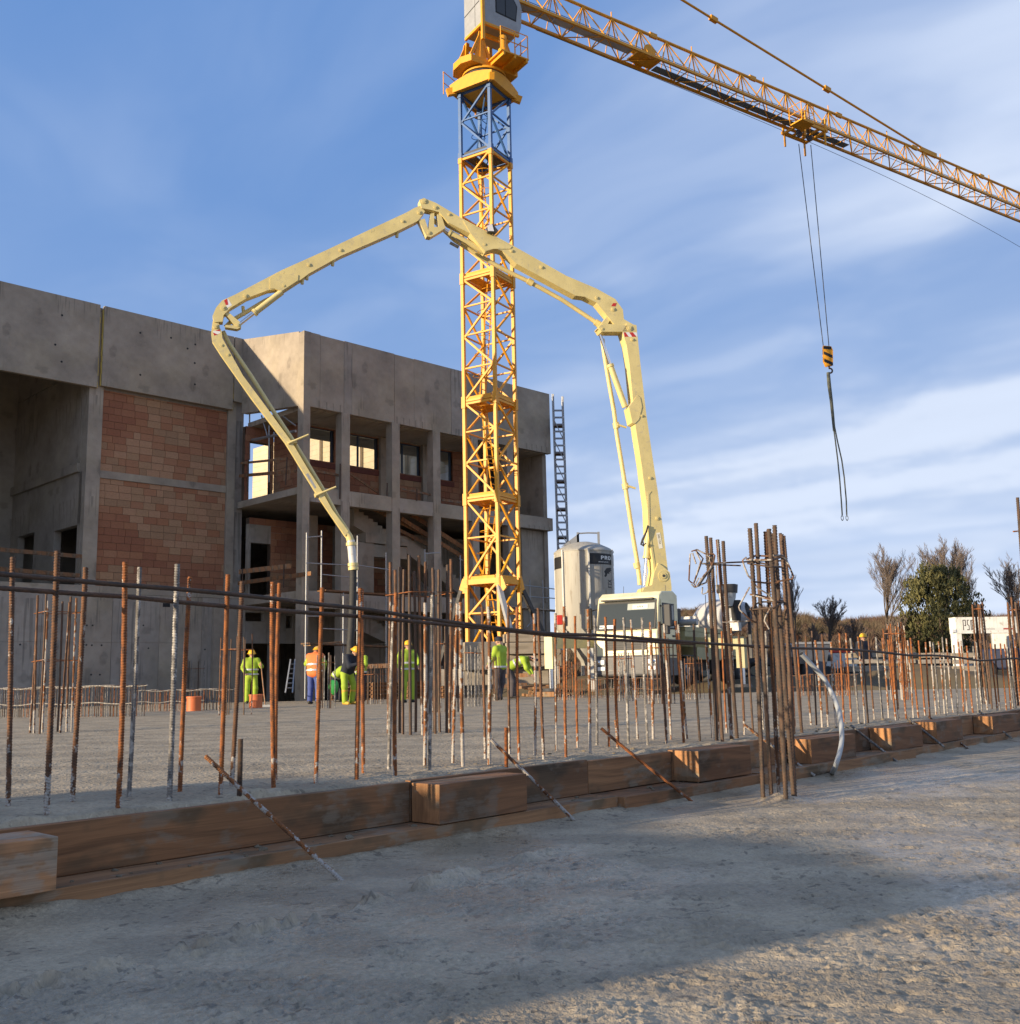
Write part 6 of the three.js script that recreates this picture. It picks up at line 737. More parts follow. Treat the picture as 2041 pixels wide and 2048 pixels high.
// ============================================================ truck mixer behind the pump, seen past the bar clusters
{
  const c = atD(1500, 1240, 47).setY(0.42), t = thing('mixer_truck', 'white drum truck mixer with a dark-rimmed hopper behind the pump', 'truck', c, -30 * D2R), k = 47 / FPX, X = px => (px - 1500) * k, Yv = py => atD(1500, py, 47).y - 0.42;
  const dr = put('drum', new THREE.LatheGeometry([[0.01, 0], [0.5, 0.02], [0.85, 0.45], [0.9, 1.1], [0.75, 1.8], [0.45, 2.4], [0.4, 2.5]].map(q => new THREE.Vector2(...q)), 32), mat([0.55, 0.55, 0.58], 0.4, { map: rep(T.white, 3) }), t); dr.material.color.setRGB(0.8, 0.8, 0.85); dr.rotation.z = -1.36; dr.position.set(X(1396), Yv(1246), 0.4);
  const h = sub('hopper', t); put('cone', new THREE.LatheGeometry([[0.22, 0], [0.36, 0.35], [0.4, 0.62], [0.42, 0.62]].map(q => new THREE.Vector2(...q)), 20), M.white, h); put('rim', new THREE.CylinderGeometry(0.5, 0.46, 0.38, 6), M.dark, h).position.y = 0.78; h.position.set(X(1474), Yv(1214), 1.2); put('chute', new THREE.CylinderGeometry(0.24, 0.2, 0.9, 12), M.rubber, t).position.set(X(1487), Yv(1222), 1.0);
  new MB().box(-3.2, 2.2, 0.75, 1.05, -1.0, 1.0).build('frame', M.dark, t); new MB().box(X(1465), X(1492), Yv(1262), Yv(1236), 0.7, 1.1).build('rear_plate', M.white, t); for (const x of [-2.6, 0.4, 1.6]) for (const z of [-1, 1]) { const w = put('wheel', new THREE.TorusGeometry(0.36, 0.16, 10, 24), M.rubber, t); w.position.set(x, 0.5, z); } for (const x of [X(1440), X(1500)]) new MB().box(x, x + 0.12, 1.0, Yv(1225), 0.2, 0.32).build('drum_support', M.dark, t); new MB().box(-3.3, -1.6, 0.9, 3.0, -1.1, 1.1).build('cab', M.white, t);
}
// ============================================================ silo, scaffolds, people, site clutter
{
  const d = 46, k = d / FPX, c = atD(1174, 1300, d).setY(0.3), t = thing('mortar_silo', 'dirty white mortar silo with a black lettered band beside the scaffold', 'silo', c), Yv = py => atD(1174, py, d).y - 0.3, r = 59 * k, yT = Yv(1108), yB = Yv(1258);
  put('tank', new THREE.LatheGeometry([[0.25, yB - 1.6], [0.3, yB - 1.4], [r, yB], [r, yT], [r + 0.03, yT + 0.02], [r + 0.03, yT + 0.07], [r * 0.9, yT + 0.2], [r * 0.55, yT + 0.42], [r * 0.25, yT + 0.52], [0.01, yT + 0.54]].map(q => new THREE.Vector2(...q)), 48), M.siloP = mat([1, 1, 1], 0.6, { map: rep(T.white, 0.16, 0.4) }), t); M.siloP.color.setRGB(0.62, 0.6, 0.56);
  const ang = Math.atan2(-c.x, -c.z);      // direction to the viewer's side
  for (const [a, w] of [[-52, 0.12], [0, 0.14], [58, 0.12], [120, 0.12], [180, 0.12], [-115, 0.12]]) { const q = a * D2R + 0.08, x = Math.sin(q) * (r + 0.02), z = Math.cos(q) * (r + 0.02); new MB().beam(V(x, yB - 0.2, z), V(x, yT + 0.1, z), w, 0.07, V(Math.cos(q), 0, -Math.sin(q))).build('rib', M.white, t); new MB().beam(V(x, yB - 0.1, z), V(x * 1.05, -0.1, z * 1.05), 0.14, 0.14).build('leg', M.white, t); }
  const arc = (a0, a1, y0, y1, m, nm) => { const n = 24, b = new MB(), P = (i, y) => { const q = mix(a0, a1, i / n) * D2R; return V(Math.sin(q) * (r + 0.012), y, Math.cos(q) * (r + 0.012)); }; for (let i = 0; i < n; i++) { const U = i / n, U1 = (i + 1) / n, A = P(i, y0), B = P(i + 1, y0), C = P(i + 1, y1), D = P(i, y1); b.tri(A, B, C, [U, 0], [U1, 0], [U1, 1]); b.tri(A, C, D, [U, 0], [U1, 1], [U, 1]); } return b.build(nm, m, t); };
  const bt = textTex(512, 128, (g, w, h) => { g.fillStyle = '#16181a'; g.fillRect(0, 0, w, h); g.fillStyle = '#e6e6e2'; g.font = 'bold 62px sans-serif'; g.fillText('PROFI', 98, 72); g.font = '22px sans-serif'; g.fillText('www.profi', 80, 108); });
  arc(5, 130, Yv(1134), Yv(1113), mat([1, 1, 1], 0.5, { map: bt }), 'band'); arc(-118, -52, Yv(1139), Yv(1116), mat([0.02, 0.02, 0.022], 0.5), 'band');
  const et = textTex(256, 384, (g, w, h) => { g.fillStyle = '#9d978c'; g.fillRect(0, 0, w, h); g.fillStyle = '#1a1a1a'; g.beginPath(); [[20, 90], [60, 30], [120, 15], [150, 25], [130, 45], [160, 60], [120, 75], [140, 95], [95, 100], [110, 130], [70, 120], [60, 160], [40, 185], [20, 170], [35, 130]].forEach(([x, y], i) => i ? g.lineTo(x, y) : g.moveTo(x, y)); g.fill(); g.save(); g.translate(70, 372); g.rotate(-Math.PI / 2); g.font = 'bold 96px sans-serif'; g.fillText('FIX', 0, 72); g.restore(); });
  arc(33, 79, Yv(1182), Yv(1138), mat([1, 1, 1], 0.6, { map: et }), 'emblem');
  const hp = sub('top_frame', t); for (const x of [-0.3, 0.62]) new MB().box(x, x + 0.1, yT + 0.3, yT + 0.95, 0.2, 0.3).build('post', M.gal, hp); new MB().tube([V(-0.25, yT + 0.9, 0.25), V(0.2, yT + 0.92, 0.25), V(0.67, yT + 0.9, 0.25)], 0.035, 7).build('rail', M.gal, hp); new MB().prism([[-1.0, yT + 0.32], [-0.2, yT + 0.5], [-0.2, yT + 0.9]].reverse(), (x, y, e) => V(x, y, e ? 0.3 : 0.2)).build('brace', M.gal, hp);
  for (const [x, y, s] of [[1120, 1240, 0.25], [1188, 1242, 0.25]]) { const p = atD(x, y, d - r * 0.8).sub(c); put('red_lamp_box', new RoundedBoxGeometry(s, 0.42, 0.2, 2, 0.03), M.red, t).position.copy(p); }
}
// scaffold helper: tubes between world points
function scaffold(name, label, o, tubes, decks, m = M.gal) { const t = thing(name, label, 'scaffold', o); for (const [nm, a, b, r] of tubes) new MB().bar(a.clone().sub(o), b.clone().sub(o), r || 0.026, 6).build(nm, m, t); for (const [a, b, w, mm] of decks) new MB().beam(a.clone().sub(o), b.clone().sub(o), w, 0.06).build('deck_plank', mm || M.woodDark, t); return t; }
{ // slim stair tower at the end of the wing
  const d = 52, P = (x, y, e = 0) => atD(x, y, d + e), tb = [], dk = [], o = P(1120, 1300); const L = y => 1105 + (y - 790) * 0.034, Rr = y => 1124 + (y - 790) * 0.036;
  for (const e of [0, 0.8]) { tb.push(['post', P(L(788) + e * 3, 788, e), P(L(1300) + e * 3, 1300, e), 0.035], ['post', P(Rr(793) + e * 3, 793, e), P(Rr(1300) + e * 3, 1300, e), 0.035]); }
  for (let i = 0, y = 822; y < 1250; y += 14, i++) { tb.push(['ledger', P(L(y), y), P(Rr(y), y)], ['ledger', P(L(y) + 2.4, y - 2, 0.8), P(Rr(y) + 2.4, y - 2, 0.8)]); if (i % 2) tb.push(['ledger', P(L(y), y), P(L(y) + 2.4, y - 2, 0.8)], ['ledger', P(Rr(y), y), P(Rr(y) + 2.4, y - 2, 0.8)]); if (i % 4 == 2) dk.push([P(L(y), y + 2, 0.4), P(Rr(y), y + 2, 0.4), 0.7]); if (i % 3 == 1) tb.push(['diagonal', P(L(y), y), P(Rr(y + 42), y + 42)]); }
  scaffold('scaffold_tower', 'slim galvanised scaffold tower at the end wall of the wing', o, tb, dk);
}
{ // frames along the wing
  const W = (q, w = 1.1) => onPl(q[0], q[1], BO.clone().addScaledVector(BN, w), BN), o = W(ZL(815, 1850)).setY(0.2), tb = [], dk = [], post = (q, yb) => { const a = W(q), b = a.clone().setY(0.2); tb.push(['post', b, a, 0.032]); };
  for (const q of [ZL(818, 30), ZL(988, 8), ZL(1395, 65), ZL(1235, 700), ZM(468, 255), ZM(910, 222), ZM(1312, 290), ZK(1035, 0), ZK(1225, 0), ZK(215, 90)]) post(q);
  for (const [a, b] of [[ZL(820, 85), ZL(985, 70)], [ZL(805, 375), ZL(1395, 405)], [ZL(985, 505), ZL(1395, 545)], [ZL(1395, 400), ZM(560, 460)], [ZL(1000, 1120), ZL(1395, 1140)], [ZL(805, 980), ZL(985, 980)], [ZM(910, 270), ZM(1080, 255)], [ZM(1300, 330), ZM(1340, 345)], [ZK(940, 75), ZK(1450, 140)], [ZK(940, 240), ZK(1450, 275)]]) tb.push(['ledger', W(a), W(b)]);
  tb.push(['diagonal', W(ZK(990, 700)), W(ZK(1080, 600))], ['ledger', W(ZL(815, 1300)), W(ZL(985, 1295))]);
  dk.push([W(ZL(985, 690), 0.9), W(ZM(560, 745), 0.9), 0.6, M.woodDark], [W(ZL(800, 1290), 0.9), W(ZM(530, 1330), 0.9), 0.6, M.woodDark], [W(ZK(700, 395), 0.9), W(ZK(1450, 460), 0.9), 0.5, M.con], [W(ZL(820, 1310), 0.8), W(ZL(1180, 1275), 0.8), 0.5, M.woodDull]);
  scaffold('facade_scaffold', 'galvanised scaffold tubes with dark deck planks along the stair wing', o, tb, dk);
  // ring-shaped brackets
  // leaning ladder
  const a = W(ZL(575, 1850), 0.9), b = W(ZL(635, 1470), 0.4), s = W(ZL(660, 1850), 0.9).sub(a), t = thing('leaning_ladder', 'pale aluminium ladder leaning at the corner column', 'ladder', a); for (const e of [0, 1]) new MB().beam(s.clone().multiplyScalar(e * 0.95), b.clone().sub(a).addScaledVector(s, e * 0.6), 0.05, 0.05).build('rail', M.gal, t); for (let i = 1; i < 7; i++) { const f = i / 7, p = b.clone().sub(a).multiplyScalar(f); new MB().bar(p, p.clone().addScaledVector(s, mix(0.95, 0.6, f)), 0.025, 6).build('rung', M.gal, t); }
}
{ // props on the gallery by the open door
  const G = (q, w = -1.5) => onPl(q[0], q[1], BO.clone().addScaledVector(BU, 0.35), BU), pr = (l, a, b, r = 0.035) => { const A = G(a), B = G(b), o = new MB().bar(V(0, 0, 0), B.sub(A), r, 7).build('steel_prop', M.gal); o.position.copy(A); tag(o, l, 'prop', 'steel props on the gallery'); };
  pr('upright steel prop beside the hall pier on the gallery', ZW1(190, 770), ZW1(192, 180)); pr('upright steel prop in the middle of the open gallery bay', ZW1(440, 1060), ZW1(443, 330)); pr('slanted steel prop under the return parapet', ZW1(420, 460), ZW1(345, 200)); pr('slanted steel prop meeting the corner column', ZW1(785, 330), ZW1(570, 170)); pr('level steel tube across the open gallery bay', ZW1(200, 520), ZW1(785, 400), 0.06);
}
// ------------------------------------------------------------ people
function sdfMesh(f, mn, mx, h) {      // surface nets
  const nx = Math.ceil((mx.x - mn.x) / h) + 1, ny = Math.ceil((mx.y - mn.y) / h) + 1, nz = Math.ceil((mx.z - mn.z) / h) + 1, F = new Float32Array(nx * ny * nz), id = (i, j, k) => (k * ny + j) * nx + i;
  for (let k = 0; k < nz; k++) for (let j = 0; j < ny; j++) for (let i = 0; i < nx; i++) F[id(i, j, k)] = f(mn.x + i * h, mn.y + j * h, mn.z + k * h);
  const vi = new Int32Array(nx * ny * nz).fill(-1), P = [], I = [];
  for (let k = 0; k + 1 < nz; k++) for (let j = 0; j + 1 < ny; j++) for (let i = 0; i + 1 < nx; i++) {
    let c = 0, sx = 0, sy = 0, sz = 0; const v = []; for (let e = 0; e < 8; e++) v.push(F[id(i + (e & 1), j + (e >> 1 & 1), k + (e >> 2))]);
    for (let e = 0; e < 8; e++) for (const b of [1, 2, 4]) if (!(e & b)) { const g = e | b; if (v[e] < 0 !== v[g] < 0) { const t = v[e] / (v[e] - v[g]); sx += (e & 1) + (b == 1 ? t : 0); sy += (e >> 1 & 1) + (b == 2 ? t : 0); sz += (e >> 2) + (b == 4 ? t : 0); c++; } }
    if (c) { vi[id(i, j, k)] = P.length / 3; P.push(mn.x + (i + sx / c) * h, mn.y + (j + sy / c) * h, mn.z + (k + sz / c) * h); }
  }
  const q = (a, b, c, d, fl) => { if (a < 0 || b < 0 || c < 0 || d < 0) return; fl ? I.push(a, b, c, a, c, d) : I.push(a, c, b, a, d, c); };
  for (let k = 1; k + 1 < nz; k++) for (let j = 1; j + 1 < ny; j++) for (let i = 1; i + 1 < nx; i++) { const a = F[id(i, j, k)] < 0; if (a !== F[id(i + 1, j, k)] < 0) q(vi[id(i, j - 1, k - 1)], vi[id(i, j, k - 1)], vi[id(i, j, k)], vi[id(i, j - 1, k)], a); if (a !== F[id(i, j + 1, k)] < 0) q(vi[id(i - 1, j, k - 1)], vi[id(i - 1, j, k)], vi[id(i, j, k)], vi[id(i, j, k - 1)], a); if (a !== F[id(i, j, k + 1)] < 0) q(vi[id(i - 1, j - 1, k)], vi[id(i, j - 1, k)], vi[id(i, j, k)], vi[id(i - 1, j, k)], a); }
  const g = new THREE.BufferGeometry(); g.setAttribute('position', new THREE.Float32BufferAttribute(P, 3)); g.setAttribute('uv', new THREE.Float32BufferAttribute(new Float32Array(P.length / 3 * 2).map((_, i) => P[(i >> 1) * 3 + (i & 1)]), 2)); g.setIndex(I); g.computeVertexNormals(); return g;
}
function capSDF(caps, k) {      // caps: [ax,ay,az, bx,by,bz, ra, rb]
  return (x, y, z) => { let d = 1e3; for (const c of caps) { const ex = c[3] - c[0], ey = c[4] - c[1], ez = c[5] - c[2], px = x - c[0], py = y - c[1], pz = z - c[2], t = clamp((px * ex + py * ey + pz * ez) / (ex * ex + ey * ey + ez * ez + 1e-9)), q = Math.hypot(px - ex * t, py - ey * t, pz - ez * t) - mix(c[6], c[7], t); const h = clamp(0.5 + 0.5 * (d - q) / k); d = mix(d, q, h) - k * h * (1 - h); } return d; };
}
function capMesh(caps, k, h) { const mn = V(1e3, 1e3, 1e3), mx = V(-1e3, -1e3, -1e3); for (const c of caps) for (const o of [0, 3]) { const r = Math.max(c[6], c[7]) + 3 * h; mn.min(V(c[o] - r, c[o + 1] - r, c[o + 2] - r)); mx.max(V(c[o] + r, c[o + 1] + r, c[o + 2] + r)); } return sdfMesh(capSDF(caps, k), mn, mx, h); }
const cap = (a, b, ra, rb = ra) => [a.x, a.y, a.z, b.x, b.y, b.z, ra, rb];
const HV = [0.33, 0.46, 0.03];
M.skin = mat([0.45, 0.26, 0.18], 0.6); M.hivis = mat(HV, 0.75, { map: rep(T.clay, 0.5) }); M.hiOr = mat([0.85, 0.2, 0.05], 0.75, { map: rep(T.clay, 0.5) }); M.navy = mat([0.012, 0.016, 0.028], 0.85); M.jean = mat([0.06, 0.09, 0.28], 0.85, { map: rep(T.clay, 0.4) }); M.dTrous = mat([0.075, 0.065, 0.07], 0.85, { map: rep(T.clay, 0.4) }); M.boot = mat([0.02, 0.018, 0.016], 0.6); M.bootY = mat([0.6, 0.36, 0.04], 0.5); M.helmet = mat([0.78, 0.42, 0.02], 0.35); M.band = mat([0.55, 0.56, 0.56], 0.3, { metalness: 0.3 });
function hand(p, dir, side, curl) {      // palm and five bent fingers
  const d = dir.clone().normalize(), s = V().crossVectors(d, Math.abs(d.y) > 0.9 ? V(0, 0, 1) : V(0, 1, 0)).normalize().multiplyScalar(side), n = V().crossVectors(s, d), at = (a, b, c) => p.clone().addScaledVector(d, a).addScaledVector(s, b).addScaledVector(n, c), C = [cap(at(0, -0.02, 0), at(0.075, -0.022, 0), 0.02, 0.018), cap(at(0, 0.015, 0), at(0.075, 0.018, 0), 0.02, 0.018)];
  [-0.033, -0.011, 0.011, 0.031].forEach((o, i) => { const l = [0.034, 0.042, 0.045, 0.04][i], a = at(0.08, o, 0), b = at(0.08 + l * Math.cos(curl), o, -l * Math.sin(curl)), c = b.clone().addScaledVector(d, l * 0.8 * Math.cos(curl * 2.1)).addScaledVector(n, -l * 0.8 * Math.sin(curl * 2.1)); C.push(cap(a, b, 0.0095, 0.009), cap(b, c, 0.009, 0.0075)); });
  const t0 = at(0.02, 0.034, -0.006), t1 = at(0.055, 0.062, -0.02), t2 = at(0.085, 0.056, -0.035); C.push(cap(t0, t1, 0.012, 0.0105), cap(t1, t2, 0.0105, 0.009)); return capMesh(C, 0.006, 0.0075);
}
function person(label, pos, turn, o) {
  const t = thing('person', label, 'person', pos, turn, 'workers on the site'), H = o.h || 1.0, P = { hip: V(0, 0.93, 0), chest: V(0, 1.32, 0), neck: V(0, 1.5, 0), head: V(0, 1.635, 0.02), sL: V(0.19, 1.43, 0), sR: V(-0.19, 1.43, 0), eL: V(0.26, 1.16, -0.02), eR: V(-0.26, 1.16, -0.02), wL: V(0.24, 0.92, 0.1), wR: V(-0.24, 0.92, 0.1), hL: V(0.1, 0.9, 0), hR: V(-0.1, 0.9, 0), kL: V(0.12, 0.5, 0.03), kR: V(-0.12, 0.5, 0.03), fL: V(0.13, 0.09, 0), fR: V(-0.13, 0.09, 0) };
  for (const k in o.p || {}) P[k] = V(...o.p[k]);
  const legs = (g, c) => [cap(P.hL, P.kL, 0.085 + g, 0.06 + g), cap(P.kL, P.fL, 0.06 + g, 0.042 + c), cap(P.hR, P.kR, 0.085 + g, 0.06 + g), cap(P.kR, P.fR, 0.06 + g, 0.042 + c)], sh = (a, b) => P[a].clone().lerp(P[b], 0.5);
  const side = V().subVectors(P.sL, P.sR).normalize(), torso = g => [cap(P.hip.clone().addScaledVector(side, 0.06), P.chest.clone().addScaledVector(side, 0.09), 0.115 + g, 0.115 + g), cap(P.hip.clone().addScaledVector(side, -0.06), P.chest.clone().addScaledVector(side, -0.09), 0.115 + g, 0.115 + g), cap(P.chest, P.neck, 0.11 + g, 0.055 + g), cap(P.sL, P.sR, 0.065 + g, 0.065 + g)], arms = (g, f = 1) => ['L', 'R'].flatMap(s => { const w = P['e' + s].clone().lerp(P['w' + s], f); return [cap(P['s' + s], P['e' + s], 0.06 + g, 0.047 + g), cap(P['e' + s], w, 0.047 + g, 0.032 + g * 0.8)]; });
  const up = V().subVectors(P.head, P.neck).normalize(), face = V(...(o.face || [0, 0, 1])).normalize(), fs = V().crossVectors(up, face).normalize(), hd = (a, b, c) => P.head.clone().addScaledVector(fs, a).addScaledVector(up, b).addScaledVector(face, c);
  const headC = [cap(hd(0, 0.045, -0.012), hd(0, 0.02, 0.02), 0.088, 0.08), cap(hd(0, -0.05, 0.03), hd(0, -0.085, 0.05), 0.06, 0.045), cap(P.neck, hd(0, -0.06, -0.02), 0.055, 0.052), cap(hd(0, 0.0, 0.1), hd(0, -0.035, 0.118), 0.012, 0.016), cap(hd(0.085, 0.01, 0), hd(0.088, -0.03, 0.0), 0.014, 0.012), cap(hd(-0.085, 0.01, 0), hd(-0.088, -0.03, 0), 0.014, 0.012)];
  const gs = [capMesh([...torso(0), ...arms(0), ...legs(0, 0)], 0.04, 0.028), capMesh(headC, 0.02, 0.012)]; for (const [s, k] of [['L', 1], ['R', -1]]) gs.push(hand(P['w' + s], V().subVectors(P['w' + s], P['e' + s]), k, o.curl ?? 0.55));
  put('body', mergeGeometries(gs), M.skin, t); for (const s of [-1, 1]) put('eye', new THREE.SphereGeometry(0.012, 8, 6), M.boot, t).position.copy(hd(0.03 * s, 0.012, 0.088)); new MB().bar(hd(-0.025, -0.062, 0.1), hd(0.025, -0.062, 0.1), 0.006, 5).build('mouth', M.clayRed, t);
  put('jacket', capMesh([...torso(0.028), ...arms(0.02, 0.93)], 0.05, 0.025), o.jacket, t);
  if (o.vest) put('vest', capMesh(torso(0.045), 0.05, 0.02), o.vest, t);
  put('trousers', capMesh([...legs(0.024, 0.035), cap(P.hip.clone().add(V(0.05, -0.02, 0)), P.hip.clone().add(V(-0.05, -0.02, 0)), 0.13, 0.13)], 0.05, 0.02), o.trousers, t);
  for (const s of ['L', 'R']) { const f = P['f' + s], k = P['k' + s], g = new MB(); const C = [cap(f.clone().add(V(0, -0.04, -0.03)), f.clone().add(V(0, -0.05, 0.15)), 0.05, 0.042), cap(f.clone().add(V(0, -0.02, -0.02)), f.clone().lerp(k, o.tallBoots ? 0.75 : 0.3), 0.06, o.tallBoots ? 0.085 : 0.058)]; put('boot', capMesh(C, 0.03, 0.016), o.boots || M.boot, t); }
  const R = new THREE.Matrix4().makeBasis(fs, up, face).setPosition(hd(0, 0.055, 0)), hg = (o.cap ? new THREE.SphereGeometry(0.108, 18, 10, 0, 6.3, 0, 1.9) : new THREE.LatheGeometry([[0.001, 0.115], [0.06, 0.1], [0.1, 0.06], [0.118, 0.0], [0.122, -0.02], [0.15, -0.028], [0.15, -0.036], [0.115, -0.03]].map(q => new THREE.Vector2(...q)), 20)); hg.scale(1, 1, 1.12); hg.applyMatrix4(R); put(o.cap ? 'woollen_cap' : 'helmet', hg, o.cap || o.helmet || M.helmet, t);
  if (o.bands) for (const f of o.bands) { const c = P.hip.clone().lerp(P.chest, f), ax = V().subVectors(P.chest, P.hip).normalize(), z = V().crossVectors(side, ax), pts = []; for (let i = 0; i <= 24; i++) { const a = i / 24 * 2 * Math.PI; pts.push(c.clone().addScaledVector(side, Math.cos(a) * (0.245 + (o.vest ? 0.015 : 0))).addScaledVector(z, Math.sin(a) * (0.165 + (o.vest ? 0.015 : 0)))); } const b = new MB(); for (let i = 0; i < 24; i++) b.quad(pts[i].clone().addScaledVector(ax, -0.025), pts[i + 1].clone().addScaledVector(ax, -0.025), pts[i + 1].clone().addScaledVector(ax, 0.025), pts[i].clone().addScaledVector(ax, 0.025)); b.build('reflective_band', M.band, t); }
  t.scale.setScalar(H); return t;
}
const at2 = (x, y) => { const p = onFar(x, y); p.y -= 0.0; return p; };
const pr = at2(502, 1407); pr.y += 0;
person('worker in lime jacket and trousers holding a long rake handle', at2(502, 1407), 0.25, { jacket: M.hivis, trousers: M.hivis, bands: [0.1, 0.5], face: [0.3, -0.15, 1], p: { eR: [-0.3, 1.2, 0.05], wR: [-0.2, 1.0, 0.2], eL: [0.33, 1.22, 0.1], wL: [0.3, 1.28, 0.3], kL: [0.14, 0.5, 0.08], kR: [-0.12, 0.5, 0.0] }, curl: 1.1 });
{ const a = at2(502, 1407), p = V(0.3, 1.36, 0.34).applyAxisAngle(V(0, 1, 0), 0.25).add(a), q = at2(531, 1414), t = thing('rake', 'long-handled rake held by the worker in lime clothing', 'rake', q); new MB().bar(p.sub(q), V(0, 0.03, 0), 0.017, 7).build('handle', M.woodPale, t); new MB().box(-0.3, 0.3, 0, 0.06, -0.015, 0.015).build('blade', M.grey, t); }
person('worker seen from behind in orange vest and blue trousers', at2(628, 1408), 2.9, { jacket: M.hivis, vest: M.hiOr, trousers: M.jean, bands: [0.15, 0.6], p: { eR: [-0.3, 1.2, 0.1], wR: [-0.2, 1.02, 0.28], eL: [0.3, 1.2, 0.1], wL: [0.2, 1.02, 0.3], chest: [0, 1.31, 0.06], neck: [0, 1.47, 0.12], head: [0, 1.59, 0.19], sL: [0.19, 1.41, 0.08], sR: [-0.19, 1.41, 0.08] } });
person('worker in dark jacket, lime trousers and tall yellow boots gripping the hose', at2(697, 1409), 0.9, { jacket: M.navy, trousers: M.hivis, boots: M.bootY, tallBoots: 1, face: [0.1, -0.5, 1], p: { hip: [0, 0.9, -0.06], chest: [0, 1.22, 0.12], neck: [0, 1.36, 0.2], head: [0, 1.47, 0.29], sL: [0.19, 1.3, 0.16], sR: [-0.19, 1.3, 0.16], eL: [0.24, 1.05, 0.3], eR: [-0.24, 1.05, 0.3], wL: [0.1, 1.0, 0.48], wR: [-0.1, 1.12, 0.5], hL: [0.1, 0.87, -0.06], hR: [-0.1, 0.87, -0.06], kL: [0.16, 0.5, 0.06], kR: [-0.16, 0.5, 0.02] }, curl: 1.2 });
person('worker in lime jacket standing behind the pump hose', at2(722, 1402), -0.6, { jacket: M.hivis, trousers: M.navy, bands: [0.1], p: { eR: [-0.32, 1.2, 0.1], wR: [-0.25, 1.1, 0.35], eL: [0.32, 1.2, 0.1], wL: [0.2, 1.1, 0.38] }, curl: 1.1 });
person('worker in lime clothing bending by the green bag beside the hose', at2(677, 1404), 1.1, { jacket: M.hivis, trousers: M.navy, bands: [0.3], face: [0, -0.8, 1], p: { hip: [0, 0.82, -0.12], chest: [0, 1.02, 0.2], neck: [0, 1.06, 0.36], head: [0, 1.08, 0.5], sL: [0.19, 1.04, 0.28], sR: [-0.19, 1.04, 0.28], eL: [0.22, 0.78, 0.34], eR: [-0.22, 0.78, 0.34], wL: [0.16, 0.56, 0.42], wR: [-0.16, 0.56, 0.42], hL: [0.1, 0.8, -0.12], hR: [-0.1, 0.8, -0.12], kL: [0.15, 0.45, 0.02], kR: [-0.15, 0.45, 0.02] } });
person('worker in lime clothing half hidden by the dense tall cage', at2(816, 1405), 0.5, { jacket: M.hivis, trousers: M.hivis, bands: [0.1, 0.55], p: { eR: [-0.34, 1.22, 0.02], wR: [-0.36, 1.0, 0.16], eL: [0.3, 1.2, 0.1], wL: [0.24, 1.05, 0.3] } });
person('worker in dark cap, lime jacket and dark trousers beside the mast', at2(1002, 1400), -2.2, { h: 1.06, jacket: M.hivis, trousers: M.dTrous, cap: M.navy, bands: [0.0], p: { eR: [-0.27, 1.18, 0.06], wR: [-0.2, 1.0, 0.26], eL: [0.27, 1.18, 0.06], wL: [0.2, 1.0, 0.26], kL: [0.1, 0.5, 0.05], fL: [0.1, 0.09, -0.05], fR: [-0.1, 0.09, 0.12] } });
person('worker bent double over the timber pile beside the mast', at2(1026, 1397), 1.35, { h: 1.04, jacket: M.hivis, trousers: M.dTrous, bands: [0.55, 0.95], face: [0, -0.6, 1], helmet: M.navy, p: { hip: [0, 0.95, -0.1], chest: [0, 1.16, 0.32], neck: [0, 1.2, 0.5], head: [0, 1.2, 0.64], sL: [0.19, 1.18, 0.42], sR: [-0.19, 1.18, 0.42], eL: [0.24, 0.92, 0.5], eR: [-0.24, 0.92, 0.5], wL: [0.16, 0.74, 0.62], wR: [-0.16, 0.74, 0.62], hL: [0.1, 0.92, -0.1], hR: [-0.1, 0.92, -0.1] } });
person('worker in lime clothing crouching at the slab edge below the gantry', atD(1944, 1403, 45), -0.9, { jacket: M.hivis, trousers: M.hivis, helmet: M.sign, face: [0, -0.7, 1], p: { hip: [0, 0.42, -0.1], chest: [0, 0.74, 0.12], neck: [0, 0.88, 0.22], head: [0, 0.98, 0.32], sL: [0.19, 0.82, 0.16], sR: [-0.19, 0.82, 0.16], eL: [0.25, 0.56, 0.3], eR: [-0.25, 0.56, 0.3], wL: [0.15, 0.4, 0.42], wR: [-0.15, 0.4, 0.42], hL: [0.1, 0.4, -0.1], hR: [-0.1, 0.4, -0.1], kL: [0.16, 0.5, 0.3], kR: [-0.16, 0.5, 0.3], fL: [0.15, 0.09, 0.02], fR: [-0.15, 0.09, 0.02] } });
person('worker in yellow helmet and black clothes beyond the bar row', atD(1733, 1378, 46).setY(0.16), 0.4, { h: 1.28, jacket: M.navy, trousers: M.navy });
// green bag by the hose
{ const p = at2(668, 1407); const g = new THREE.SphereGeometry(0.17, 18, 12); const a = g.attributes.position; for (let i = 0; i < a.count; i++) { const f = 0.8 + 0.4 * fbm(a.getX(i) * 6 + 3, a.getY(i) * 6 + a.getZ(i) * 4, 0, 3, 8); a.setXYZ(i, a.getX(i) * f * 0.9, a.getY(i) * f * 1.3, a.getZ(i) * f * 0.7); } g.computeVertexNormals(); const o = put('plastic_bag', g, mat([0.04, 0.3, 0.06], 0.4)); o.position.copy(p).setY(p.y + 0.5); tag(o, 'green plastic bag hanging beside the hose crew', 'bag'); }
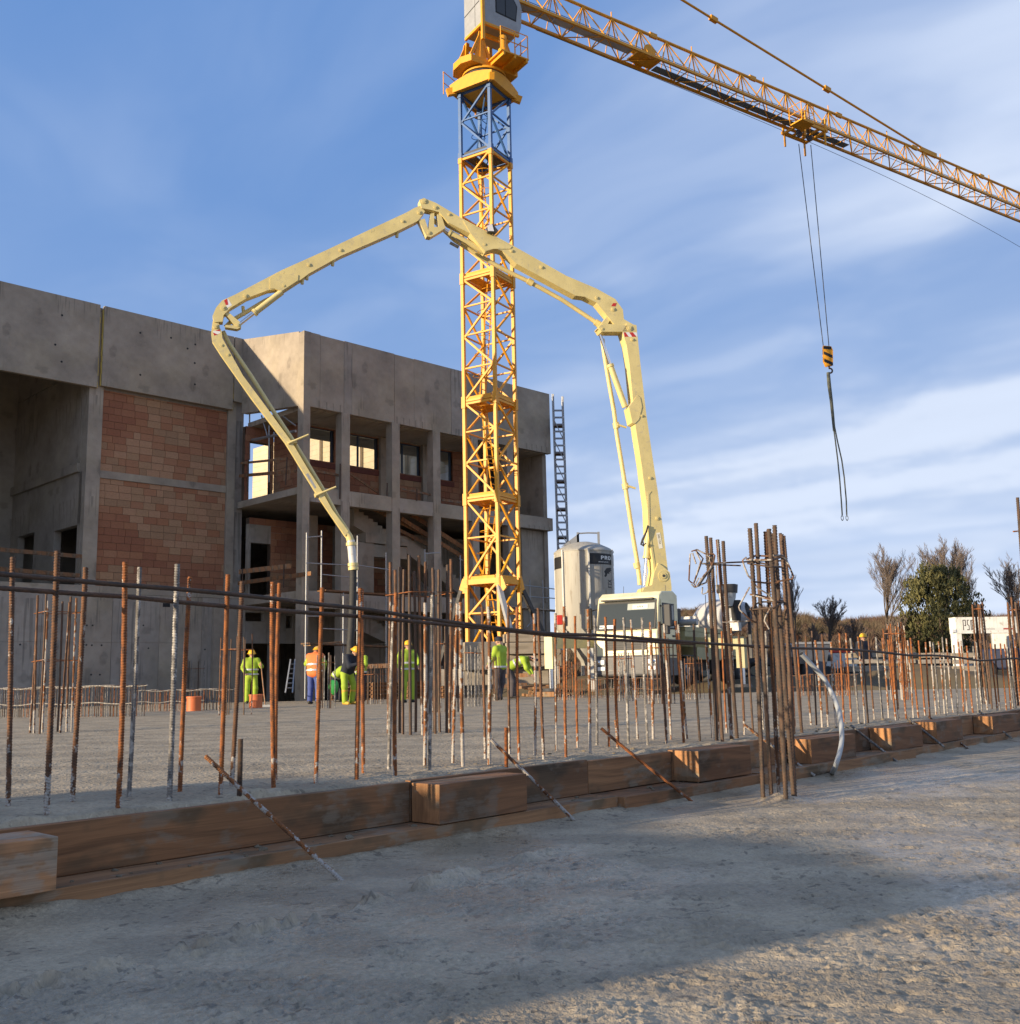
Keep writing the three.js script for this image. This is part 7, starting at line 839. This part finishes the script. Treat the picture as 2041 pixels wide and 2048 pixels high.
// timber and planks round the mast foot
{
  const R = rng(66), pk = (l, x0, y0, x1, y1, d0, d1, th, m, g) => { const A = atD(x0, y0, d0), B = atD(x1, y1, d1), c = A.clone().lerp(B, 0.5), o = new MB().beam(A.sub(c), B.sub(c), 0.22, th).build('loose_plank', m); o.position.copy(c); tag(o, l, 'plank', g); }, g = 'loose planks round the mast foot';
  pk('pale plank laid level behind the wide low cage', 728, 1333, 786, 1331, 38.4, 38.8, 0.16, M.woodPale, g); pk('pale beam laid level behind the worker in the dark cap', 1005, 1352, 1062, 1350, 37.4, 37.6, 0.14, M.woodPale, g); pk('second pale beam below the bent worker', 1004, 1372, 1052, 1369, 37, 37.4, 0.12, M.woodPale, g);
  for (let i = 0; i < 11; i++) { const x = 1040 + R() * 30, y = 1374 + R() * 17; pk('brown plank in the heap beside the pump outrigger', x, y, x + 45 + R() * 40, y - 6 + R() * 14, 36.6 + R(), 36.4 + R() * 1.4, 0.09, R() < 0.5 ? M.wood : M.woodDull, 'heap of planks beside the pump outrigger'); }
  pk('pale board on the slab edge under the outrigger', 1098, 1392, 1130, 1390, 36.2, 36.2, 0.06, M.woodPale, g);
  // wall of stacked dark pallets and drums in the shade behind
  for (let i = 0; i < 4; i++) { const p = atD(700 + i * 62, 1380, 40 + i * 0.3).setY(0.05), t = thing('pallet_stack', ['stack of dark pallets below the corner column', 'stack of dark pallets behind the hose crew', 'stack of dark pallets behind the wide low cage', 'stack of dark pallets beside the crane ballast'][i], 'pallets', p, 0.5 + i * 0.2, 'stacks of dark pallets'); for (let j = 0; j < 5; j++) { for (let e = 0; e < 5; e++) new MB().box(-0.6, 0.6, j * 0.15 + 0.1, j * 0.15 + 0.125, -0.4 + e * 0.18, -0.27 + e * 0.18).build('board', M.woodDark, t); for (const e of [-0.35, 0, 0.33]) new MB().box(-0.6, 0.6, j * 0.15, j * 0.15 + 0.098, e - 0.05, e + 0.05).build('bearer', M.woodDark, t); } }
}
// ============================================================ beyond the slab: gantry, stacked units, trucks, trees, hill
{
  const d = 52, P = q => atD(q[0], q[1], d), o = P(ZG(560, 1290)), yy = q => P(q).y - o.y, xx = q => P(q).x - o.x, t = thing('white_gantry', 'white steel portal with dark lettering on its beam', 'gantry', o, 0.0), m = mat([0.8, 0.78, 0.72], 0.45, { map: rep(T.white, 3) }); m.color.setRGB(1.6, 1.56, 1.45);
  const x0 = xx(ZG(510, 700)), x1 = xx(ZG(610, 900)), xR = xx(ZG(1800, 700)), yt = yy(ZG(520, 605)), yb = yy(ZG(610, 838)); t.rotation.y = 0.16;
  new MB().box(x0, x1, -0.2, yb, -0.5, 0).build('pillar', m, t); new MB().box(x0, xR, yb + 0.003, yt, -0.55, 0.02).build('beam', m, t); new MB().box(xR - 0.5, xR, -0.2, yb, -0.5, 0).build('pillar', m, t); new MB().box(x0 - 0.2, x0 - 0.02, yt - 0.75, yt - 0.6, -0.2, 0.05).build('lamp', M.sign, t);
  const k = d / FPX * 0.1398, sg = (q, w, h, tx) => { const p = put('lettering', new THREE.PlaneGeometry(w * k, h * k), mat([1, 1, 1], 0.5, { map: tx }), t); p.position.set(xx(q), yy(q), 0.026); }; const bg = '#f2efe4';
  sg(ZG(705, 715), 190, 175, textTex(256, 240, (c, w, h) => { c.fillStyle = bg; c.fillRect(0, 0, w, h); c.strokeStyle = '#5f544b'; c.lineWidth = 18; c.lineJoin = 'round'; const L = p => { c.beginPath(); p.forEach(([x, y], i) => i ? c.lineTo(x, y) : c.moveTo(x, y)); c.stroke(); }; L([[25, 220], [25, 25], [75, 25], [75, 130], [45, 130]]); L([[150, 25], [115, 25], [115, 110], [145, 130], [145, 210], [100, 210]]); L([[185, 220], [185, 30], [210, 30], [210, 220]]); L([[210, 30], [238, 30], [238, 220]]); }));
  sg(ZG(1090, 768), 330, 40, textTex(512, 64, (c, w, h) => { c.fillStyle = bg; c.fillRect(0, 0, w, h); c.fillStyle = '#6f675f'; c.font = '52px sans-serif'; c.fillText('menositz', 90, 46); })); sg(ZG(1345, 762), 170, 20, textTex(64, 16, (c, w, h) => { c.fillStyle = '#b4483c'; c.fillRect(0, 0, w, h); }));
}
{ // stacks of precast units
  const R = rng(31), lay = [[1305, 1316, 46.2], [1318, 1328, 45.8], [1331, 1344, 45.4], [1346, 1356, 45.2]]; lay.forEach(([a, b, d], j) => { for (let i = 0; i < 4; i++) { const x0 = 1702 + i * 66 + R() * 6, x1 = x0 + 60 + R() * 4, A = atD(x0, b, d), B = atD(x1, a, d); const o = put('concrete_unit', new RoundedBoxGeometry(B.x - A.x, B.y - A.y, 0.9, 2, 0.03), j % 2 ? M.conBlue : M.con); o.position.set((A.x + B.x) / 2, (A.y + B.y) / 2, A.z - 0.4); o.rotation.y = 0.06; tag(o, 'precast concrete unit, ' + ['nearest the delivery truck', 'second from the delivery truck', 'third from the delivery truck', 'nearest the gantry pillar'][i] + ', ' + ['top', 'second', 'third', 'bottom'][j] + ' layer', 'concrete unit', 'precast units stacked behind the bar row'); } }); }
{ // delivery truck with red roof edge, tilted dark skip
  const d = 50, o = atD(1655, 1390, d).setY(0.05), k = d / FPX, t = thing('delivery_truck', 'white truck with a red roof edge beyond the bar row', 'truck', o, 0.15), Y = py => atD(1655, py, d).y - 0.05, X = px => (px - 1655) * k; const wm = mat([0.75, 0.74, 0.7], 0.4);
  new MB().box(X(1643), X(1672), Y(1332), Y(1304), -2, 0).build('cab', wm, t); new MB().box(X(1640), X(1674), Y(1303), Y(1298), -2.1, 0.1).build('roof_edge', M.red, t); new MB().box(X(1647), X(1669), Y(1322), Y(1309), 0.0, 0.03).build('windscreen', M.wind, t); new MB().box(X(1644), X(1672), 0.5, Y(1333), -2, 0.05).build('bumper', M.trim, t); new MB().box(X(1675), X(1735), 0.9, Y(1306), -2.2, -0.6).build('box_body', M.white, t); new MB().box(X(1675), X(1735), Y(1305), Y(1301), -2.2, -0.55).build('box_edge', M.red, t); for (const x of [1648, 1668, 1700, 1725]) { const w = put('wheel', new THREE.TorusGeometry(0.34, 0.15, 10, 22), M.rubber, t); w.position.set(X(x), 0.48, -0.3); }
  const c = atD(1610, 1390, 48).setY(0.05), s = thing('steel_skip', 'dark grey steel skip behind the grey conduit', 'skip', c, 0.2), b = new MB(), q = 48 / FPX; b.hexa([V(-0.5, 0.1, 0.6), V(0.6, 0.1, 0.6), V(0.6, 0.1, -0.6), V(-0.5, 0.1, -0.6), V(-0.75, 2.0, 0.8), V(1.0, 2.0, 0.8), V(1.0, 2.0, -0.8), V(-0.75, 2.0, -0.8)]); b.build('hull', mat([0.1, 0.11, 0.13], 0.55, { map: rep(T.gal, 2) }), s); s.children[0].material.color.setRGB(0.4, 0.43, 0.5); new MB().box(-0.8, 1.05, 2.0, 2.1, 0.72, 0.86).build('rim', M.grey, s); new MB().box(-0.8, 1.05, 2.0, 2.1, -0.86, -0.72).build('rim', M.grey, s);
  // digger-like dark machine under the gantry
  const e = atD(2010, 1390, 56).setY(0), g = thing('loader', 'dark blue loader with a white cab under the white gantry', 'loader', e, -0.4); put('hull', new RoundedBoxGeometry(2.6, 1.1, 1.8, 2, 0.15), mat([0.02, 0.03, 0.07], 0.5), g).position.y = 1.25; put('cab', new RoundedBoxGeometry(1.2, 1.3, 1.5, 2, 0.12), M.white, g).position.set(0.2, 2.4, 0); put('cab_glass', new RoundedBoxGeometry(1.22, 0.7, 1.3, 2, 0.1), M.darkGlass, g).position.set(0.22, 2.5, 0.02); for (const [x, z] of [[-0.9, 0.9], [0.9, 0.9], [-0.9, -0.9], [0.9, -0.9]]) { const w = put('wheel', new THREE.TorusGeometry(0.42, 0.24, 12, 24), M.rubber, g); w.position.set(x, 0.62, z); } new MB().beam(V(-0.8, 1.5, 0.6), V(-2.3, 0.6, 0.6), 0.2, 0.3).build('arm', M.white, g); new MB().box(-3.0, -2.2, 0.1, 0.9, -1, 1).build('bucket', M.dark, g);
}
// soil heaps: rough mounds
function heap(label, c, rx, rz, h, seed) { const g = new THREE.PlaneGeometry(2, 2, 60, 60); g.rotateX(-Math.PI / 2); const a = g.attributes.position; for (let i = 0; i < a.count; i++) { const x = a.getX(i), z = a.getZ(i), r = Math.hypot(x, z), f = Math.pow(clamp(1 - r), 0.75) * (0.55 + 0.9 * fbm(x * 3 + seed, z * 3, 0, 5, seed)); a.setXYZ(i, x * rx, f * h + (r > 0.97 ? -0.3 : 0), z * rz); } g.computeVertexNormals(); const o = put('soil_heap', g, M.soil); o.position.copy(c); tag(o, label, 'soil heap', 'heaps of soil round the site'); }
heap('rounded soil heap seen through the white gantry', atD(1945, 1345, 66).setY(-0.2), 4, 3, 3.0, 3); heap('low soil heap behind the precast stack', atD(1860, 1350, 62).setY(-0.2), 7, 3, 2.1, 9); heap('low soil heap behind the mixer truck', atD(1480, 1350, 62).setY(-0.2), 9, 4, 2.0, 15); heap('low soil bank beyond the delivery truck', atD(1650, 1350, 72).setY(-0.2), 12, 4, 2.4, 21); heap('soil bank along the slab beside the pump', atD(1180, 1380, 47).setY(-0.2), 9, 2, 1.0, 27); heap('brown rubble bank along the slab under the precast stack', atD(1840, 1385, 41.5).setY(-0.25), 9, 1.6, 1.15, 33); heap('rubble bank along the slab behind the grey conduit', atD(1560, 1385, 42.5).setY(-0.25), 7, 1.6, 1.0, 39);
// --- bare winter trees: trunk with limbs, and a crown of fine twigs
const bark = mat([0.13, 0.1, 0.075], 0.95, { map: rep(T.clay, 0.6) }), twigM = mat([0.21, 0.165, 0.135], 0.95);
function bareTree(label, px, fy, ty, hw, d, seed, up = 0.3) {
  const R = rng(seed), base = atD(px, fy, d), H = atD(px, ty, d).y - base.y, wid = hw * d / FPX, t = thing('bare_tree', label, 'tree', base, 0, 'bare winter trees'), tr = new MB(), tw = new MB();
  function grow(p, dir, len, r, lv) {
    const n = 4, pts = [p.clone()], rs = [r]; let q = p.clone(), dd = dir.clone(); for (let i = 1; i <= n; i++) { dd.add(V((R() - 0.5) * 0.25, 0.05 + (R() - 0.5) * 0.1, (R() - 0.5) * 0.25)).normalize(); q = q.clone().addScaledVector(dd, len / n); pts.push(q); rs.push(r * (1 - 0.55 * i / n)); }
    (lv < 3 ? tr : tw).tube(pts, rs, lv < 2 ? 7 : lv < 4 ? 4 : 3, false); if (lv >= 5 || len < H * 0.02) return;
    const kids = lv == 0 ? 10 : lv == 1 ? 6 : lv == 2 ? 5 : 4; for (let i = 0; i < kids; i++) { const f = lv == 0 ? 0.3 + 0.7 * (i + R()) / kids : 0.25 + 0.75 * (i + 0.5 * R()) / kids, k = Math.min(n - 1, Math.floor(f * n)), o = pts[k].clone().lerp(pts[k + 1], f * n - k), a = R() * 6.28, sp = V(Math.cos(a), 0, Math.sin(a)).multiplyScalar(wid / H * (lv ? 1.9 : 2.1)), nd = dd.clone().multiplyScalar(0.75 + up).add(sp).normalize(); grow(o, nd, len * (lv == 0 ? 0.62 * (1.12 - 0.6 * f) : 0.58 - 0.1 * f) * (0.8 + 0.4 * R()), Math.max(rs[k] * 0.55, 0.004 + d * 0.00005), lv + 1); }
  }
  grow(V(0, -0.3, 0), V((R() - 0.5) * 0.1, 1, (R() - 0.5) * 0.1).normalize(), H * 0.72, Math.max(0.07, H * 0.017), 0); tr.build('trunk', bark, t); tw.build('crown', twigM, t);
}
bareTree('tall spreading bare tree beside the evergreen', 1775, 1300, 1106, 46, 61, 5); bareTree('wide bare tree rising behind the evergreen', 1893, 1300, 1080, 66, 64, 12, 0.5); bareTree('second bare tree rising behind the evergreen', 1925, 1300, 1104, 40, 64, 14, 0.6); bareTree('slender bare tree right behind the free-standing bars', 1594, 1310, 1152, 26, 62, 19, 0.6); bareTree('smaller bare tree over the hill line past the conduit', 1662, 1310, 1186, 30, 64, 23); bareTree('bare tree at the far side beyond the gantry', 2052, 1300, 1118, 40, 66, 29); bareTree('small pale birch below the hill line', 1632, 1330, 1244, 14, 60, 37, 0.8); bareTree('small bare tree below the hill line before the precast stack', 1712, 1320, 1232, 20, 60, 41); bareTree('low bare tree left of the evergreen foot', 1800, 1320, 1222, 18, 59, 43);
{ // evergreen: thousands of small leaf faces in clumps
  const d = 59, base = atD(1888, 1312, d), k = d / FPX, t = thing('evergreen_tree', 'broad dark evergreen tree behind the precast stack', 'tree', base), R = rng(71), tr = new MB(); tr.tube([V(0, -0.3, 0), V(0.1, 1.2, 0), V(-0.1, 2.4, 0.1), V(0, 3.8, 0)], [0.22, 0.17, 0.12, 0.04], 8); for (let i = 0; i < 14; i++) { const a = R() * 6.28, y = 0.5 + R() * 2.4; tr.tube([V(0, y, 0), V(Math.cos(a) * 0.9, y + 0.6, Math.sin(a) * 0.9), V(Math.cos(a) * 1.6, y + 1.2, Math.sin(a) * 1.6)], [0.09, 0.06, 0.02], 5); } tr.build('trunk', bark, t);
  const H = (1312 - 1142) * k, Wd = 80 * k, pos = [], nor = [], uv = [], col = []; for (let c = 0; c < 330; c++) { const a = R() * 6.28, y = R() * 0.98, pr = Math.pow(Math.sin(Math.PI * Math.pow(clamp(y * 0.86 + 0.1), 0.85)), 0.62) * Wd * (0.85 + 0.3 * vn(a * 2, y * 5, 0, 3)), rr = pr * Math.pow(R(), 0.42), cc = V(Math.cos(a) * rr, 0.15 + y * H * (0.95 + 0.1 * R()), Math.sin(a) * rr), cr = 0.2 + 0.22 * R(), tone = R(), n = 46;
    for (let i = 0; i < n; i++) { const q = V(R() - 0.5, R() - 0.5, R() - 0.5).normalize().multiplyScalar(cr * Math.pow(R(), 0.4)).multiply(V(0.85, 1.25, 0.85)).add(cc), s = 0.036 + 0.05 * R(), u = V(R() - 0.5, R() + 0.2, R() - 0.5).normalize(), v = V(R() - 0.5, R() - 0.5, R() - 0.5).cross(u).normalize(), nn = V().crossVectors(u, v).normalize(), P = [[-s * 0.5, -s], [s * 0.5, -s], [s * 0.35, s * 1.3], [-s * 0.35, s * 1.3]].map(([x, y]) => q.clone().addScaledVector(v, x).addScaledVector(u, y)); const g = lerp3([0.04, 0.048, 0.015], [0.145, 0.128, 0.04], clamp(tone * 0.7 + R() * 0.5 - 0.15)); for (const e of [0, 1, 2, 0, 2, 3]) { pos.push(P[e].x, P[e].y, P[e].z); nor.push(-nn.x, -nn.y, -nn.z); uv.push(0, 0); col.push(...g); } } }
  const g = new THREE.BufferGeometry(); g.setAttribute('position', new THREE.Float32BufferAttribute(pos, 3)); g.setAttribute('normal', new THREE.Float32BufferAttribute(nor, 3)); g.setAttribute('uv', new THREE.Float32BufferAttribute(uv, 2)); g.setAttribute('color', new THREE.Float32BufferAttribute(col, 3)); put('crown', g, mat([1, 1, 1], 0.8, { vertexColors: true }), t);
}
{ // wooded hill on the skyline and the wood on it
  const prof = [[1100, 1300], [1280, 1262], [1366, 1214], [1420, 1214], [1500, 1236], [1586, 1250], [1640, 1240], [1690, 1235], [1782, 1232], [1900, 1238], [2041, 1226], [2200, 1215], [2500, 1240]], d = 330, T0 = prof.map(([x, y]) => atD(x, y + 22, d)), g = new THREE.BufferGeometry(), pos = [], uv = [], idx = [], N = 90, R2 = 14; const top = x => { for (let i = 0; i + 1 < T0.length; i++) if (x < T0[i + 1].x || i + 2 == T0.length) { const f = clamp((x - T0[i].x) / (T0[i + 1].x - T0[i].x)); return mix(T0[i].y, T0[i + 1].y, sm(f)); } };
  const x0 = T0[0].x - 60, x1 = T0[T0.length - 1].x + 60, hy = (x, f) => mix(-0.4, top(x), Math.sin(f * Math.PI / 2)) + 1.2 * (fbm(x * 0.05, f * 4, 0, 4, 5) - 0.5) * f; for (let j = 0; j <= R2; j++) for (let i = 0; i <= N; i++) { const x = mix(x0, x1, i / N), f = j < 11 ? j / 10 : 1 - (j - 10) * 0.25; pos.push(x, j < 11 ? hy(x, f) : hy(x, 1) * f, -d + 170 * (1 - j / 10)); uv.push(x, j * 17); } for (let j = 0; j < R2; j++) for (let i = 0; i < N; i++) { const a = j * (N + 1) + i; idx.push(a, a + 1, a + N + 2, a, a + N + 2, a + N + 1); } g.setAttribute('position', new THREE.Float32BufferAttribute(pos, 3)); g.setAttribute('uv', new THREE.Float32BufferAttribute(uv, 2)); g.setIndex(idx); g.computeVertexNormals(); structure(put('hill', g, mat([0.085, 0.06, 0.042], 0.98, { map: rep(T.clay, 9) })));
  // one bushy bare crown, repeated
  const R = rng(99), b = new MB(); for (let i = 0; i < 150; i++) { const a = R() * 6.28, e = R(), r0 = 0.35 * R(), p = V(Math.cos(a) * r0 * 0.4, 0.1 + 0.5 * e, Math.sin(a) * r0 * 0.4), q = p.clone().add(V(Math.cos(a) * (0.15 + 0.35 * R()), 0.2 + 0.35 * R(), Math.sin(a) * (0.15 + 0.35 * R()))), s = V().subVectors(q, p).cross(V(R() - 0.5, R() - 0.5, R() - 0.5)).normalize().multiplyScalar(0.01 + 0.014 * R()); b.tri(p.clone().add(s), p.clone().sub(s), q, [0, 0], [1, 0], [0.5, 1]); } const cg2 = b.geometry(), n = 6500, im = new THREE.InstancedMesh(cg2, mat([1, 1, 1], 0.95), n), c = new THREE.Color(); let m = 0;
  for (let i = 0; i < n; i++) { const x = mix(x0 + 30, x1 - 30, R()), f = Math.pow(R(), 0.8), near = i < 1500, z = near ? -105 - 50 * R() : -d + 170 * (1 - f), xx = near ? (26 + 85 * R()) * (-z / 130) : x, y = near ? -0.4 : hy(x, f), s = (near ? 1.3 + 1.6 * R() : 2.0 + 1.8 * R()); im.setMatrixAt(i, M4(xx, y - 0.2, z, 0, R() * 6, 0, s * 0.95, s * (0.8 + 0.3 * R()), s * 0.95)); const k = R(); c.setRGB(...lerp3([0.15, 0.085, 0.06], [0.12, 0.095, 0.055], k)); im.setColorAt(i, c); } im.name = 'bare_wood'; im.castShadow = im.receiveShadow = true; scene.add(im); tag(im, 'brown bare wood covering the hill and its foot', 'wood', null, 'stuff');
}
renderer.render(scene, camera);
